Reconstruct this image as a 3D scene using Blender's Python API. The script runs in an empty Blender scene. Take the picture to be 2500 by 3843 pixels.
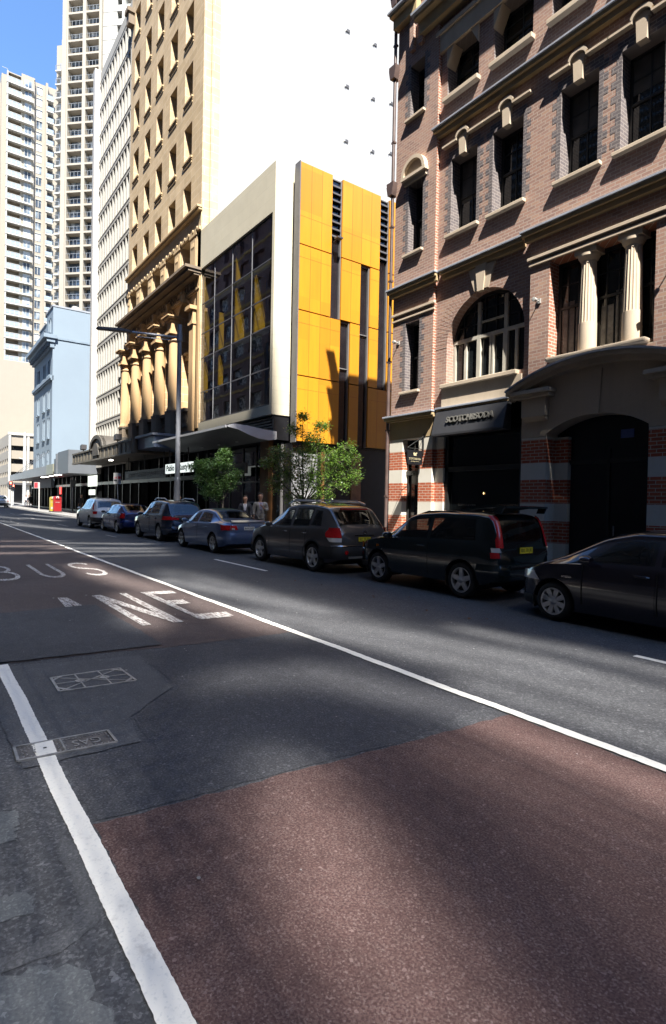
import bpy, bmesh, math, random
from mathutils import Vector, Matrix
from mathutils.geometry import tessellate_polygon
from math import radians as R, sin, cos, pi, sqrt, atan2
random.seed(7)
S = bpy.context.scene
COL = S.collection

# ------------------------------------------------------------------ camera
cam_d = bpy.data.cameras.new("camera"); cam = bpy.data.objects.new("camera", cam_d); COL.objects.link(cam)
cam_d.sensor_fit = 'VERTICAL'; cam_d.sensor_height = 36.0; cam_d.lens = 2132.07 / 3843 * 36
cam_d.clip_start = 0.05; cam_d.clip_end = 3000
YAW, PIT, ROL = R(-36.10142549), R(-0.86529989), R(1.1373652)
fw = Vector((cos(PIT) * cos(YAW), cos(PIT) * sin(YAW), sin(PIT)))
rt = Vector((sin(YAW), -cos(YAW), 0)); up = rt.cross(fw)
r2 = cos(ROL) * rt + sin(ROL) * up; u2 = -sin(ROL) * rt + cos(ROL) * up
cam.matrix_world = Matrix(((r2.x, u2.x, -fw.x, 0), (r2.y, u2.y, -fw.y, 0), (r2.z, u2.z, -fw.z, 1.75), (0, 0, 0, 1)))
S.camera = cam

# ------------------------------------------------------------------ light
KY, KZ = -0.40, -1.52                     # sun travels (1, KY, KZ)
sun_to = Vector((-1, -KY, -KZ)).normalized()
SUN_EL = math.asin(sun_to.z)
w = bpy.data.worlds.new("World"); S.world = w; w.use_nodes = True
nt = w.node_tree; nt.nodes.clear()
sky = nt.nodes.new('ShaderNodeTexSky'); sky.sky_type = 'NISHITA'; sky.sun_disc = False
sky.sun_elevation = SUN_EL; sky.sun_rotation = atan2(sun_to.x, sun_to.y)
sky.altitude = 0; sky.air_density = 1.15; sky.dust_density = .1; sky.ozone_density = 9.0
bg = nt.nodes.new('ShaderNodeBackground'); bg.inputs[1].default_value = 0.09
wo = nt.nodes.new('ShaderNodeOutputWorld')
nt.links.new(sky.outputs[0], bg.inputs[0]); nt.links.new(bg.outputs[0], wo.inputs[0])
sl = bpy.data.lights.new("sun", 'SUN'); sl.energy = 5.0; sl.angle = R(0.53); sl.color = (1, .955, .88)
so = bpy.data.objects.new("sun", sl); COL.objects.link(so)
so.rotation_mode = 'QUATERNION'; so.rotation_quaternion = sun_to.to_track_quat('Z', 'Y'); so.location = (0, 0, 90)
vs = S.view_settings; vs.view_transform = 'Standard'; vs.look = 'None'; vs.gamma = 1; vs.use_curve_mapping = False
vs.exposure = 1.9
S.cycles.max_bounces = 6; S.cycles.diffuse_bounces = 3; S.cycles.glossy_bounces = 3
S.cycles.transmission_bounces = 4; S.cycles.transparent_max_bounces = 6
S.cycles.caustics_reflective = False; S.cycles.caustics_refractive = False
S.cycles.use_denoising = True
S.cycles.sample_clamp_indirect = 4.0

# ------------------------------------------------------------------ tagging
def tag(o, label=None, cat=None, group=None, kind=None):
    if label: o['label'] = label
    if cat: o['category'] = cat
    if group: o['group'] = group
    if kind: o['kind'] = kind
    return o
def thing(name, label, cat, loc=(0, 0, 0), rz=0, group=None):
    o = bpy.data.objects.new(name, None); COL.objects.link(o); o.empty_display_size = .3
    o.location = loc; o.rotation_euler = (0, 0, rz)
    return tag(o, label, cat, group)
def dup(o, parent=None):
    c = o.copy(); COL.objects.link(c)
    if parent: c.parent = parent
    for ch in list(o.children): dup(ch, c)
    return c
def gh(x): return .0035 * max(0.0, x)

# ------------------------------------------------------------------ materials
MATS = {}
def nodes(name):
    m = bpy.data.materials.new(name); m.use_nodes = True
    n = m.node_tree; n.nodes.clear()
    o = n.nodes.new('ShaderNodeOutputMaterial'); p = n.nodes.new('ShaderNodeBsdfPrincipled')
    n.links.new(p.outputs[0], o.inputs[0]); MATS[name] = m
    return m, n, p
def N(n, t, **kw):
    x = n.nodes.new(t)
    for k, v in kw.items():
        if k[0] == 'i' and k[1:].isdigit(): x.inputs[int(k[1:])].default_value = v
        else: setattr(x, k, v)
    return x
def noise(n, scale, detail=4, rough=.55, vec=None):
    t = N(n, 'ShaderNodeTexNoise'); t.inputs['Scale'].default_value = scale
    t.inputs['Detail'].default_value = detail; t.inputs['Roughness'].default_value = rough
    if vec is not None: n.links.new(vec, t.inputs['Vector'])
    return t
def ramp(n, fac, stops, interp='LINEAR'):
    r = N(n, 'ShaderNodeValToRGB'); r.color_ramp.interpolation = interp
    e = r.color_ramp.elements
    while len(e) < len(stops): e.new(.5)
    for el, (p, c) in zip(e, stops):
        el.position = p; el.color = (*c, 1) if len(c) == 3 else c
    n.links.new(fac, r.inputs[0]); return r
def mix(n, fac, a, b, mode='MIX'):
    x = N(n, 'ShaderNodeMix', data_type='RGBA', blend_type=mode)
    for sock, v in ((x.inputs[0], fac), (x.inputs[6], a), (x.inputs[7], b)):
        if hasattr(v, 'links') or hasattr(v, 'is_linked'): n.links.new(v, sock)
        elif isinstance(v, (int, float)): sock.default_value = v
        else: sock.default_value = (*v, 1)
    return x.outputs[2]
def bump(n, p, h, strength=.3, dist=.01):
    b = N(n, 'ShaderNodeBump'); b.inputs['Strength'].default_value = strength; b.inputs['Distance'].default_value = dist
    n.links.new(h, b.inputs['Height']); n.links.new(b.outputs[0], p.inputs['Normal'])
def pos(n): return N(n, 'ShaderNodeNewGeometry').outputs['Position']
def pbr(p, rough=.6, metal=0, spec=.5, coat=0):
    p.inputs['Roughness'].default_value = rough; p.inputs['Metallic'].default_value = metal
    p.inputs['Specular IOR Level'].default_value = spec
    p.inputs['Coat Weight'].default_value = coat; p.inputs['Coat Roughness'].default_value = .03
def wallvec(n):
    """u = x + y, v = z: one brick layout that works on every axis-aligned wall and reveal"""
    s = N(n, 'ShaderNodeSeparateXYZ'); n.links.new(pos(n), s.inputs[0])
    a = N(n, 'ShaderNodeMath', operation='ADD'); n.links.new(s.outputs[0], a.inputs[0]); n.links.new(s.outputs[1], a.inputs[1])
    c = N(n, 'ShaderNodeCombineXYZ'); n.links.new(a.outputs[0], c.inputs[0]); n.links.new(s.outputs[2], c.inputs[1])
    return c.outputs[0], s.outputs[2]
def paint(name, col, rough=.55, var=.08, scale=1.2, metal=0, spec=.5, coat=0, bmp=0, bscale=40):
    m, n, p = nodes(name); pbr(p, rough, metal, spec, coat)
    t = noise(n, scale, 5, .6, pos(n))
    c0 = tuple(c * (1 - var * 2) for c in col); c1 = tuple(min(1, c * (1 + var)) for c in col)
    r = ramp(n, t.outputs[0], [(.25, c0), (.75, c1)]); n.links.new(r.outputs[0], p.inputs[0])
    if bmp:
        t2 = noise(n, bscale, 3, .6, pos(n)); bump(n, p, t2.outputs[0], bmp, .01)
    return m
def streaky(name, col, dark, rough=.75, amt=.5, bmp=.15):
    """stone or render with rain streaks and blotches of its own"""
    m, n, p = nodes(name); pbr(p, rough, 0, .3)
    mp = N(n, 'ShaderNodeMapping'); mp.inputs['Scale'].default_value = (3.0, 3.0, .25); n.links.new(pos(n), mp.inputs[0])
    a = noise(n, 1.0, 6, .65, mp.outputs[0]); b = noise(n, .8, 6, .6, pos(n)); g = noise(n, 60, 3, .6, pos(n))
    f = mix(n, .5, a.outputs[0], b.outputs[0])
    r = ramp(n, f, [(.36, (amt,) * 3), (.62, (0, 0, 0))])
    c = mix(n, r.outputs[0], col, dark)
    c = mix(n, .18, c, g.outputs[0], 'OVERLAY')
    n.links.new(c, p.inputs[0]); bump(n, p, g.outputs[0], bmp, .006)
    return m
def ashlar(name, col, col2, mortar, bw, bh, ms=.012, rough=.75, off=.5, amt=.35):
    m, n, p = nodes(name); pbr(p, rough, 0, .3)
    v, z = wallvec(n)
    b = N(n, 'ShaderNodeTexBrick', offset=off); b.inputs['Scale'].default_value = 1; b.inputs['Brick Width'].default_value = bw
    b.inputs['Row Height'].default_value = bh; b.inputs['Mortar Size'].default_value = ms; b.inputs['Mortar Smooth'].default_value = .2
    b.inputs['Color1'].default_value = (*col, 1); b.inputs['Color2'].default_value = (*col2, 1); b.inputs['Mortar'].default_value = (*mortar, 1)
    n.links.new(v, b.inputs['Vector'])
    t = noise(n, 1.3, 6, .65, pos(n)); g = noise(n, 45, 3, .6, pos(n))
    c = mix(n, amt, b.outputs[0], t.outputs[0], 'OVERLAY'); c = mix(n, .2, c, g.outputs[0], 'OVERLAY')
    n.links.new(c, p.inputs[0])
    h = mix(n, .7, g.outputs[0], b.outputs['Fac']); bump(n, p, b.outputs['Fac'], -.35, .006)
    return m
def brickmat(name, cols, mortar, bw=.235, bh=.0853, ms=.011, z0=0, var=.55):
    """face brick: random brick tones picked from a ramp, pale joints"""
    m, n, p = nodes(name); pbr(p, .8, 0, .25)
    v, z = wallvec(n)
    mp = N(n, 'ShaderNodeMapping'); mp.inputs['Location'].default_value = (0, -z0, 0); n.links.new(v, mp.inputs[0])
    b = N(n, 'ShaderNodeTexBrick', offset=.5); b.inputs['Scale'].default_value = 1; b.inputs['Brick Width'].default_value = bw
    b.inputs['Row Height'].default_value = bh; b.inputs['Mortar Size'].default_value = ms; b.inputs['Mortar Smooth'].default_value = .15
    b.inputs['Color1'].default_value = (0, 0, 0, 1); b.inputs['Color2'].default_value = (1, 1, 1, 1); b.inputs['Mortar'].default_value = (0, 0, 0, 1)
    n.links.new(mp.outputs[0], b.inputs['Vector'])
    k = len(cols); r = ramp(n, b.outputs[0], [(i / max(1, k - 1) * .9 + .05, c) for i, c in enumerate(cols)])
    t = noise(n, .9, 6, .65, pos(n)); g = noise(n, 30, 4, .65, pos(n))
    c = mix(n, var * .6, r.outputs[0], t.outputs[0], 'OVERLAY'); c = mix(n, .35, c, g.outputs[0], 'OVERLAY')
    c = mix(n, b.outputs['Fac'], c, mortar)
    n.links.new(c, p.inputs[0]); bump(n, p, b.outputs['Fac'], -.5, .008)
    return m
def glassmat(name, col=(.012, .014, .017), rough=.03, wav=.02, scale=1.5, spec=.5):
    m, n, p = nodes(name); pbr(p, rough, 0, spec)
    t = noise(n, .7, 3, .5, pos(n)); r = ramp(n, t.outputs[0], [(.3, tuple(c * .5 for c in col)), (.7, tuple(c * 1.6 for c in col))])
    n.links.new(r.outputs[0], p.inputs[0])
    t2 = noise(n, scale, 2, .5, pos(n)); bump(n, p, t2.outputs[0], wav, .1)
    return m
def emit(name, col, st):
    m, n, p = nodes(name); p.inputs[0].default_value = (*col, 1); p.inputs['Emission Color'].default_value = (*col, 1)
    p.inputs['Emission Strength'].default_value = st; return m

# ------------------------------------------------------------------ mesh builder
class MB:
    def __init__(s): s.v = []; s.f = []; s.m = []
    def add(s, vs, fs, mi=0):
        o = len(s.v); s.v += [tuple(a) for a in vs]; s.f += [tuple(i + o for i in f) for f in fs]; s.m += [mi] * len(fs); return s
    def quad(s, a, b, c, d, mi=0): return s.add([a, b, c, d], [(0, 1, 2, 3)], mi)
    def box(s, x0, x1, y0, y1, z0, z1, mi=0):
        x0, x1 = sorted((x0, x1)); y0, y1 = sorted((y0, y1)); z0, z1 = sorted((z0, z1))
        return s.add([(x0, y0, z0), (x1, y0, z0), (x1, y1, z0), (x0, y1, z0), (x0, y0, z1), (x1, y0, z1), (x1, y1, z1), (x0, y1, z1)],
                     [(0, 3, 2, 1), (4, 5, 6, 7), (0, 1, 5, 4), (1, 2, 6, 5), (2, 3, 7, 6), (3, 0, 4, 7)], mi)
    def prism(s, poly, fn, d0, d1, mi=0):
        """extrude 2D polygon; fn(a,b,d) -> 3D point"""
        n = len(poly); vs = [fn(a, b, d0) for a, b in poly] + [fn(a, b, d1) for a, b in poly]
        s.add(vs, [(i, (i + 1) % n, n + (i + 1) % n, n + i) for i in range(n)], mi)
        tri = tessellate_polygon([[Vector((a, b, 0)) for a, b in poly]])
        s.add(vs[:n], [tuple(t) for t in tri], mi); s.add(vs[n:], [tuple(reversed(t)) for t in tri], mi); return s
    def panel(s, outline, holes, fn, depth, mi=0, hmi=None, back=False):
        """flat wall with openings: front face at d=0, reveals going to d=depth"""
        polys = [[Vector((a, b, 0)) for a, b in outline]] + [[Vector((a, b, 0)) for a, b in h] for h in holes]
        flat = [p for pl in polys for p in pl]
        tri = tessellate_polygon(polys)
        s.add([fn(p.x, p.y, 0) for p in flat], [tuple(t) for t in tri], mi)
        for k, h in enumerate(holes):
            n = len(h); vs = [fn(a, b, 0) for a, b in h] + [fn(a, b, depth) for a, b in h]
            s.add(vs, [(i, (i + 1) % n, n + (i + 1) % n, n + i) for i in range(n)], mi if hmi is None else hmi)
        return s
    def arch_panel(s, x0, x1, z0, z1, arches, fn, depth, mi=0, hmi=None, k=20):
        """wall x0..x1, z0..z1 with round-headed openings [(cx, r, spring, sill)]"""
        hmi = mi if hmi is None else hmi; x = x0
        def qd(a, b, c, d): s.quad(fn(a, c, 0), fn(b, c, 0), fn(b, d, 0), fn(a, d, 0), mi)
        for cx, r, sp, zb in sorted(arches):
            qd(x, cx - r, z0, z1)
            if zb > z0: qd(cx - r, cx + r, z0, zb)
            for i in range(k):
                a, b = pi - pi * i / k, pi - pi * (i + 1) / k; xa, xb = cx + r * cos(a), cx + r * cos(b); za, zb_ = sp + r * sin(a), sp + r * sin(b)
                s.quad(fn(xa, za, 0), fn(xb, zb_, 0), fn(xb, z1, 0), fn(xa, z1, 0), mi); s.quad(fn(xa, za, 0), fn(xb, zb_, 0), fn(xb, zb_, depth), fn(xa, za, depth), hmi)
            for xx in (cx - r, cx + r): s.quad(fn(xx, zb, 0), fn(xx, sp, 0), fn(xx, sp, depth), fn(xx, zb, depth), hmi)
            s.quad(fn(cx - r, zb, 0), fn(cx + r, zb, 0), fn(cx + r, zb, depth), fn(cx - r, zb, depth), hmi); x = cx + r
        qd(x, x1, z0, z1); return s
    def grid_wall(s, xs, zs, holes, fn, depth, mi=0, hmi=None):
        """rectangular wall with rectangular holes [(x0,x1,z0,z1)] cut on a grid"""
        X = sorted(set([round(v, 4) for v in xs] + [round(v, 4) for h in holes for v in h[:2]]))
        Zs = sorted(set([round(v, 4) for v in zs] + [round(v, 4) for h in holes for v in h[2:4]]))
        for i in range(len(X) - 1):
            for j in range(len(Zs) - 1):
                cx, cz = (X[i] + X[i + 1]) / 2, (Zs[j] + Zs[j + 1]) / 2
                if any(min(h[0], h[1]) < cx < max(h[0], h[1]) and h[2] < cz < h[3] for h in holes): continue
                s.quad(fn(X[i], Zs[j], 0), fn(X[i + 1], Zs[j], 0), fn(X[i + 1], Zs[j + 1], 0), fn(X[i], Zs[j + 1], 0), mi)
        for h in holes:
            a, b, c, d = h[:4]; pts = [(a, c), (b, c), (b, d), (a, d)]
            vs = [fn(p, q, 0) for p, q in pts] + [fn(p, q, depth) for p, q in pts]
            s.add(vs, [(i, (i + 1) % 4, 4 + (i + 1) % 4, 4 + i) for i in range(4)], mi if hmi is None else hmi)
        return s
    def tube(s, pts, r, seg=8, mi=0, cap=True):
        pts = [Vector(p) for p in pts]; n = len(pts); rs = r if isinstance(r, (list, tuple)) else [r] * n
        rings = []
        for i, p in enumerate(pts):
            t = (pts[min(i + 1, n - 1)] - pts[max(i - 1, 0)]).normalized()
            a = t.cross(Vector((0, 0, 1)) if abs(t.z) < .95 else Vector((1, 0, 0))).normalized(); b = t.cross(a)
            rings.append([p + (a * cos(2 * pi * k / seg) + b * sin(2 * pi * k / seg)) * rs[i] for k in range(seg)])
        vs = [v for rg in rings for v in rg]
        fs = [(i * seg + k, i * seg + (k + 1) % seg, (i + 1) * seg + (k + 1) % seg, (i + 1) * seg + k) for i in range(n - 1) for k in range(seg)]
        if cap: fs += [tuple(range(seg))[::-1], tuple((n - 1) * seg + k for k in range(seg))]
        return s.add(vs, fs, mi)
    def lathe(s, prof, c=(0, 0, 0), seg=20, mi=0, axis='z', a0=0, a1=2 * pi):
        """prof: [(r, h)] turned about an axis through c"""
        full = abs(a1 - a0 - 2 * pi) < 1e-6; k = seg if full else seg + 1
        vs = []
        for rr, h in prof:
            for i in range(k):
                a = a0 + (a1 - a0) * i / seg; p, q = rr * cos(a), rr * sin(a)
                vs.append((c[0] + p, c[1] + q, c[2] + h) if axis == 'z' else (c[0] + p, c[1] + h, c[2] + q) if axis == 'y' else (c[0] + h, c[1] + p, c[2] + q))
        fs = []
        for j in range(len(prof) - 1):
            for i in range(seg if full else seg):
                i2 = (i + 1) % k if full else i + 1
                fs.append((j * k + i, j * k + i2, (j + 1) * k + i2, (j + 1) * k + i))
        return s.add(vs, fs, mi)
    def text(s, txt, size, fn, mi=0, depth=.01, bold=0, align='CENTER', sx=1, fit=None):
        c = bpy.data.curves.new("lettering", 'FONT'); c.body = txt; c.size = size; c.extrude = 0; c.align_x = align; c.align_y = 'CENTER'
        c.offset = bold; c.resolution_u = 3
        o = bpy.data.objects.new("lettering", c); COL.objects.link(o)
        dg = bpy.context.evaluated_depsgraph_get(); me = bpy.data.meshes.new_from_object(o.evaluated_get(dg))
        bpy.data.objects.remove(o); bpy.data.curves.remove(c)
        if fit:
            xs = [v.co.x for v in me.vertices]; sx = fit / (max(xs) - min(xs))
        vs = [fn(v.co.x * sx, v.co.y, depth) for v in me.vertices]
        fs = [tuple(p.vertices) for p in me.polygons]
        s.add(vs, fs, mi)
        if depth:
            vb = [fn(v.co.x * sx, v.co.y, 0) for v in me.vertices]
            cnt = {}
            for f in fs:
                for a, b in zip(f, f[1:] + f[:1]): cnt[(min(a, b), max(a, b))] = cnt.get((min(a, b), max(a, b)), 0) + 1
            for (a, b), k in cnt.items():
                if k == 1: s.add([vs[a], vs[b], vb[b], vb[a]], [(0, 1, 2, 3)], mi)
        bpy.data.meshes.remove(me); return s
    def build(s, name, mats, parent=None, smooth=False, loc=None, world=True, recalc=True, bevel=0):
        me = bpy.data.meshes.new(name); me.from_pydata(s.v, [], s.f)
        if not isinstance(mats, (list, tuple)): mats = [mats]
        for m in mats: me.materials.append(MATS[m] if isinstance(m, str) else m)
        me.polygons.foreach_set('material_index', s.m)
        if recalc:
            b = bmesh.new(); b.from_mesh(me); bmesh.ops.remove_doubles(b, verts=b.verts, dist=1e-5)
            bmesh.ops.recalc_face_normals(b, faces=b.faces); b.to_mesh(me); b.free()
        if smooth:
            me.polygons.foreach_set('use_smooth', [True] * len(me.polygons))
            if smooth != 'all': me.set_sharp_from_angle(angle=R(38))
        me.update()
        o = bpy.data.objects.new(name, me); COL.objects.link(o)
        if bevel:
            bm_ = o.modifiers.new('bevel', 'BEVEL'); bm_.width = bevel; bm_.segments = 2; bm_.limit_method = 'ANGLE'; bm_.angle_limit = R(50)
        if parent:
            o.parent = parent
            if world:
                o.matrix_parent_inverse = (Matrix.Translation(parent.location) @ Matrix.Rotation(parent.rotation_euler.z, 4, 'Z')).inverted()
        if loc: o.location = loc
        return o
def arc(cx, cz, r, a0, a1, n): return [(cx + r * cos(a0 + (a1 - a0) * i / n), cz + r * sin(a0 + (a1 - a0) * i / n)) for i in range(n + 1)]
def front(y0): return lambda a, b, d: (a, y0 - d, b)         # facade plane: x, z, depth into the building
def facing(x0): return lambda a, b, d: (x0 + d, a, b)         # wall facing the camera: y, z, depth
def streettext(x, y, z): return lambda a, b, d: (x - a, y + d, z + b)
def camtext(x, y, z): return lambda a, b, d: (x - d, y - a, z + b)
# ------------------------------------------------------------------ ground materials
def asphaltmat(name, base, stone, dark, sp=1.0, tint=None):
    m, n, p = nodes(name); pbr(p, .82, 0, .35)
    ps = pos(n)
    big = noise(n, .35, 5, .6, ps); mid = noise(n, 3.2, 5, .65, ps)
    v = N(n, 'ShaderNodeTexVoronoi'); v.inputs['Scale'].default_value = 85 * sp; n.links.new(ps, v.inputs['Vector'])
    v2 = N(n, 'ShaderNodeTexVoronoi'); v2.inputs['Scale'].default_value = 48 * sp; n.links.new(ps, v2.inputs['Vector'])
    f1 = noise(n, 55 * sp, 3, .6, ps)
    c = mix(n, ramp(n, mid.outputs[0], [(.3, (0, 0, 0)), (.7, (.55,) * 3)]).outputs[0], base, dark)
    sepr = N(n, 'ShaderNodeSeparateColor'); n.links.new(v.outputs['Color'], sepr.inputs[0])
    sel = ramp(n, sepr.outputs[0], [(.62, (0, 0, 0)), (1.0, (.85,) * 3)])
    c = mix(n, sel.outputs[0], c, stone)
    c = mix(n, ramp(n, f1.outputs[0], [(.40, (.9,) * 3), (.56, (0, 0, 0))]).outputs[0], c, dark)
    sep2 = N(n, 'ShaderNodeSeparateColor'); n.links.new(v2.outputs['Color'], sep2.inputs[0])
    c = mix(n, ramp(n, sep2.outputs[1], [(.982, (0, 0, 0)), (.995, (.4,) * 3)]).outputs[0], c, tuple(min(1, s * 1.7) for s in stone))
    med = noise(n, 9, 4, .7, ps); c = mix(n, .3, c, med.outputs[0], 'OVERLAY')
    c = mix(n, .45, c, big.outputs[0], 'OVERLAY')
    if tint: c = mix(n, .5, c, tint, 'MULTIPLY')
    n.links.new(c, p.inputs[0])
    hh = mix(n, .5, f1.outputs[0], v.outputs['Distance']); bump(n, p, hh, .45, .006)
    return m
asphaltmat('asphalt', (.066, .068, .073), (.125, .127, .132), (.034, .035, .039))
asphaltmat('asphalt_new', (.055, .056, .062), (.10, .101, .106), (.028, .029, .033), 1.25)
asphaltmat('asphalt_old', (.105, .112, .115), (.15, .156, .156), (.075, .08, .084), 1.3)
asphaltmat('asphalt_grey', (.080, .082, .087), (.11, .112, .115), (.05, .051, .054), 1.3)
asphaltmat('red_surface', (.104, .064, .057), (.158, .116, .106), (.045, .021, .019), 1.55)
asphaltmat('red_surface_worn', (.078, .060, .056), (.125, .105, .10), (.045, .030, .028), 1.35)
m, n, p = nodes('road_paint'); pbr(p, .6, 0, .4)
a = noise(n, 9, 6, .7, pos(n)); b = noise(n, 60, 3, .6, pos(n)); sc_ = noise(n, 1.6, 5, .6, pos(n))
c = mix(n, ramp(n, a.outputs[0], [(.28, (.7,) * 3), (.42, (0, 0, 0))]).outputs[0], (.70, .68, .62), (.42, .40, .37))
c = mix(n, ramp(n, b.outputs[0], [(.3, (.6,) * 3), (.45, (0, 0, 0))]).outputs[0], c, (.5, .5, .48)); n.links.new(c, p.inputs[0])
bump(n, p, b.outputs[0], .3, .004)
m, n, p = nodes('worn_paint'); pbr(p, .65, 0, .4)
mp = N(n, 'ShaderNodeMapping'); mp.inputs['Scale'].default_value = (1.2, 6, 1); n.links.new(pos(n), mp.inputs[0])
a = noise(n, 6, 7, .75, mp.outputs[0])
c = mix(n, ramp(n, a.outputs[0], [(.43, (1, 1, 1)), (.56, (0, 0, 0))]).outputs[0], (.46, .45, .43), (.12, .09, .085)); n.links.new(c, p.inputs[0])
paint('iron', (.11, .10, .095), .55, .25, 9, .3, .5, 0, .4, 60)
paint('iron_worn', (.27, .265, .26), .45, .3, 12, .4)
paint('dark_fill', (.035, .034, .033), .9, .2, 20, bmp=.4)
paint('concrete', (.34, .33, .31), .85, .12, 2, bmp=.2)
m, n, p = nodes('paving'); pbr(p, .75, 0, .35)
bt = N(n, 'ShaderNodeTexBrick', offset=.5); bt.inputs['Scale'].default_value = 1; bt.inputs['Brick Width'].default_value = .6; bt.inputs['Row Height'].default_value = .6
bt.inputs['Mortar Size'].default_value = .008; bt.inputs['Color1'].default_value = (.17, .165, .16, 1); bt.inputs['Color2'].default_value = (.22, .215, .205, 1); bt.inputs['Mortar'].default_value = (.08, .08, .08, 1)
n.links.new(pos(n), bt.inputs['Vector']); g = noise(n, 25, 4, .6, pos(n)); c = mix(n, .35, bt.outputs[0], g.outputs[0], 'OVERLAY'); n.links.new(c, p.inputs[0])

def jag(poly, step=.06, amp=.012, seed=1):
    rnd = random.Random(seed); out = []
    for i, a in enumerate(poly):
        b = poly[(i + 1) % len(poly)]; d = math.hypot(b[0] - a[0], b[1] - a[1]); k = max(1, min(160, int(d / step)))
        for j in range(k):
            t = j / k; out.append((a[0] + (b[0] - a[0]) * t + rnd.uniform(-amp, amp) * (j > 0), a[1] + (b[1] - a[1]) * t + rnd.uniform(-amp, amp) * (j > 0)))
    return out
def sheet(name, poly, mat, lift, **kw):
    """a surface laid on the road; follows its gentle rise"""
    mb = MB(); tri = tessellate_polygon([[Vector((a, b, 0)) for a, b in poly]])
    mb.add([(a, b, gh(a) + lift) for a, b in poly], [tuple(t) for t in tri]); o = mb.build(name, mat, recalc=False)
    me = o.data
    if sum(p.normal.z for p in me.polygons) < 0: me.flip_normals()
    return tag(o, kind='structure')
def strip(name, x0, x1, y0, y1, mat, lift, step=1.0, amp=0, seed=3, wob=0):
    rnd = random.Random(seed); k = max(1, int((x1 - x0) / step)); mb = MB(); vs = []
    for i in range(k + 1):
        x = x0 + (x1 - x0) * i / k; wv = wob * sin(x * 2.1) + wob * .6 * sin(x * 5.3 + 1)
        vs += [(x, y0 + wv + rnd.uniform(-amp, amp), gh(x) + lift), (x, y1 + wv + rnd.uniform(-amp, amp), gh(x) + lift)]
    mb.add(vs, [(2 * i, 2 * i + 1, 2 * i + 3, 2 * i + 2) for i in range(k)]); return tag(mb.build(name, mat), kind='structure')

# ground sheet to the horizon, then road
mb = MB(); xs = [-900, -60, 0, 30, 60, 90, 120, 160, 900]; vs = []
for x in xs: vs += [(x, -900, gh(min(x, 160)) - .06), (x, 900, gh(min(x, 160)) - .06)]
mb.add(vs, [(2 * i, 2 * i + 2, 2 * i + 3, 2 * i + 1) for i in range(len(xs) - 1)])
tag(mb.build('ground', 'concrete'), kind='structure')
mb = MB(); xs = [-40, 0, 15, 30, 45, 60, 75, 92]; vs = []
for x in xs: vs += [(x, -10.05, gh(x)), (x, 5.9, gh(x))]
mb.add(vs, [(2 * i, 2 * i + 2, 2 * i + 3, 2 * i + 1) for i in range(len(xs) - 1)])
o4 = len(mb.v); xs = [92, 114]; vs = []
for x in xs: vs += [(x, -70, gh(x)), (x, 60, gh(x))]
mb.add(vs, [(0, 2, 3, 1)]); 
vs = []
for x in (114, 152): vs += [(x, -10.05, gh(x)), (x, 30, gh(x))]
mb.add(vs, [(0, 2, 3, 1)])
tag(mb.build('road', 'asphalt'), kind='structure')
# red bus-lane surfacing, newer patches
sheet('bus_lane_surface', jag([(2.93, -4.0), (2.98, -3.2), (3.0, -2.9), (3.07, -2.02), (3.12, -1.18), (3.16, -.76), (-3, -.76), (-3, -4.0)], .07, .014, 5), 'red_surface', .004)
sheet('bus_lane_surface', jag([(6.40, -4.02), (6.47, -2.42), (6.62, -1.68), (6.69, -.78), (62, -.62), (62, -4.12)], .09, .016, 6), 'red_surface_worn', .004)
sheet('asphalt_patch', jag([(6.60, -2.34), (7.56, -2.35), (9.57, -2.31), (9.64, -2.2), (9.57, -1.5), (9.50, -.55), (6.73, -.55), (6.64, -1.68)], .08, .012, 7), 'asphalt_new', .0165)
sheet('asphalt_patch', jag([(3.2, -3.98), (3.02, -2.9), (3.1, -2.02), (3.15, -1.18), (3.19, -.77), (4.0, -.78), (4.05, -1.34), (4.52, -1.38), (5.04, -1.95), (6.4, -2.0), (6.42, -3.98)], .09, .012, 8), 'asphalt_new', .004)
sheet('asphalt_patch', jag([(4.05, -.55), (4.05, -1.30), (4.55, -1.36), (5.08, -1.9), (6.3, -1.95), (6.55, -.79), (6.6, -.45)], .09, .012, 9), 'asphalt_grey', .008)
sheet('asphalt_patch', jag([(2.36, .6), (2.35, -.25), (2.33, -.45), (2.40, -.60), (2.52, -.66), (2.8, -.66), (3.08, -.655), (3.11, -.60), (2.95, -.55), (2.80, -.58), (2.55, -.57), (2.45, -.5), (2.42, -.3), (2.40, .6)], .04, .008, 10), 'asphalt_grey', .004)
sheet('asphalt_patch', jag([(2.34, .7), (2.33, -.26), (2.26, -.46), (2.18, -.52), (2.05, -.49), (1.96, -.55), (1.8, -.5), (1.2, -.45), (-1, -.4), (-1, .7)], .04, .02, 11), 'asphalt_old', .004)
for k, (a, b_, c_, d_) in enumerate([(3.2, 3.55, -.42, -.30), (2.62, 2.75, -.40, -.28), (2.95, 3.35, -.22, .1), (4.4, 5.6, -.2, .2)]):
    sheet('asphalt_patch', jag([(a, c_), (b_, c_ - .03), (b_ + .06, d_), (a + .05, d_ + .03)], .03, .025, 20 + k), 'asphalt_old', .004)
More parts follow.
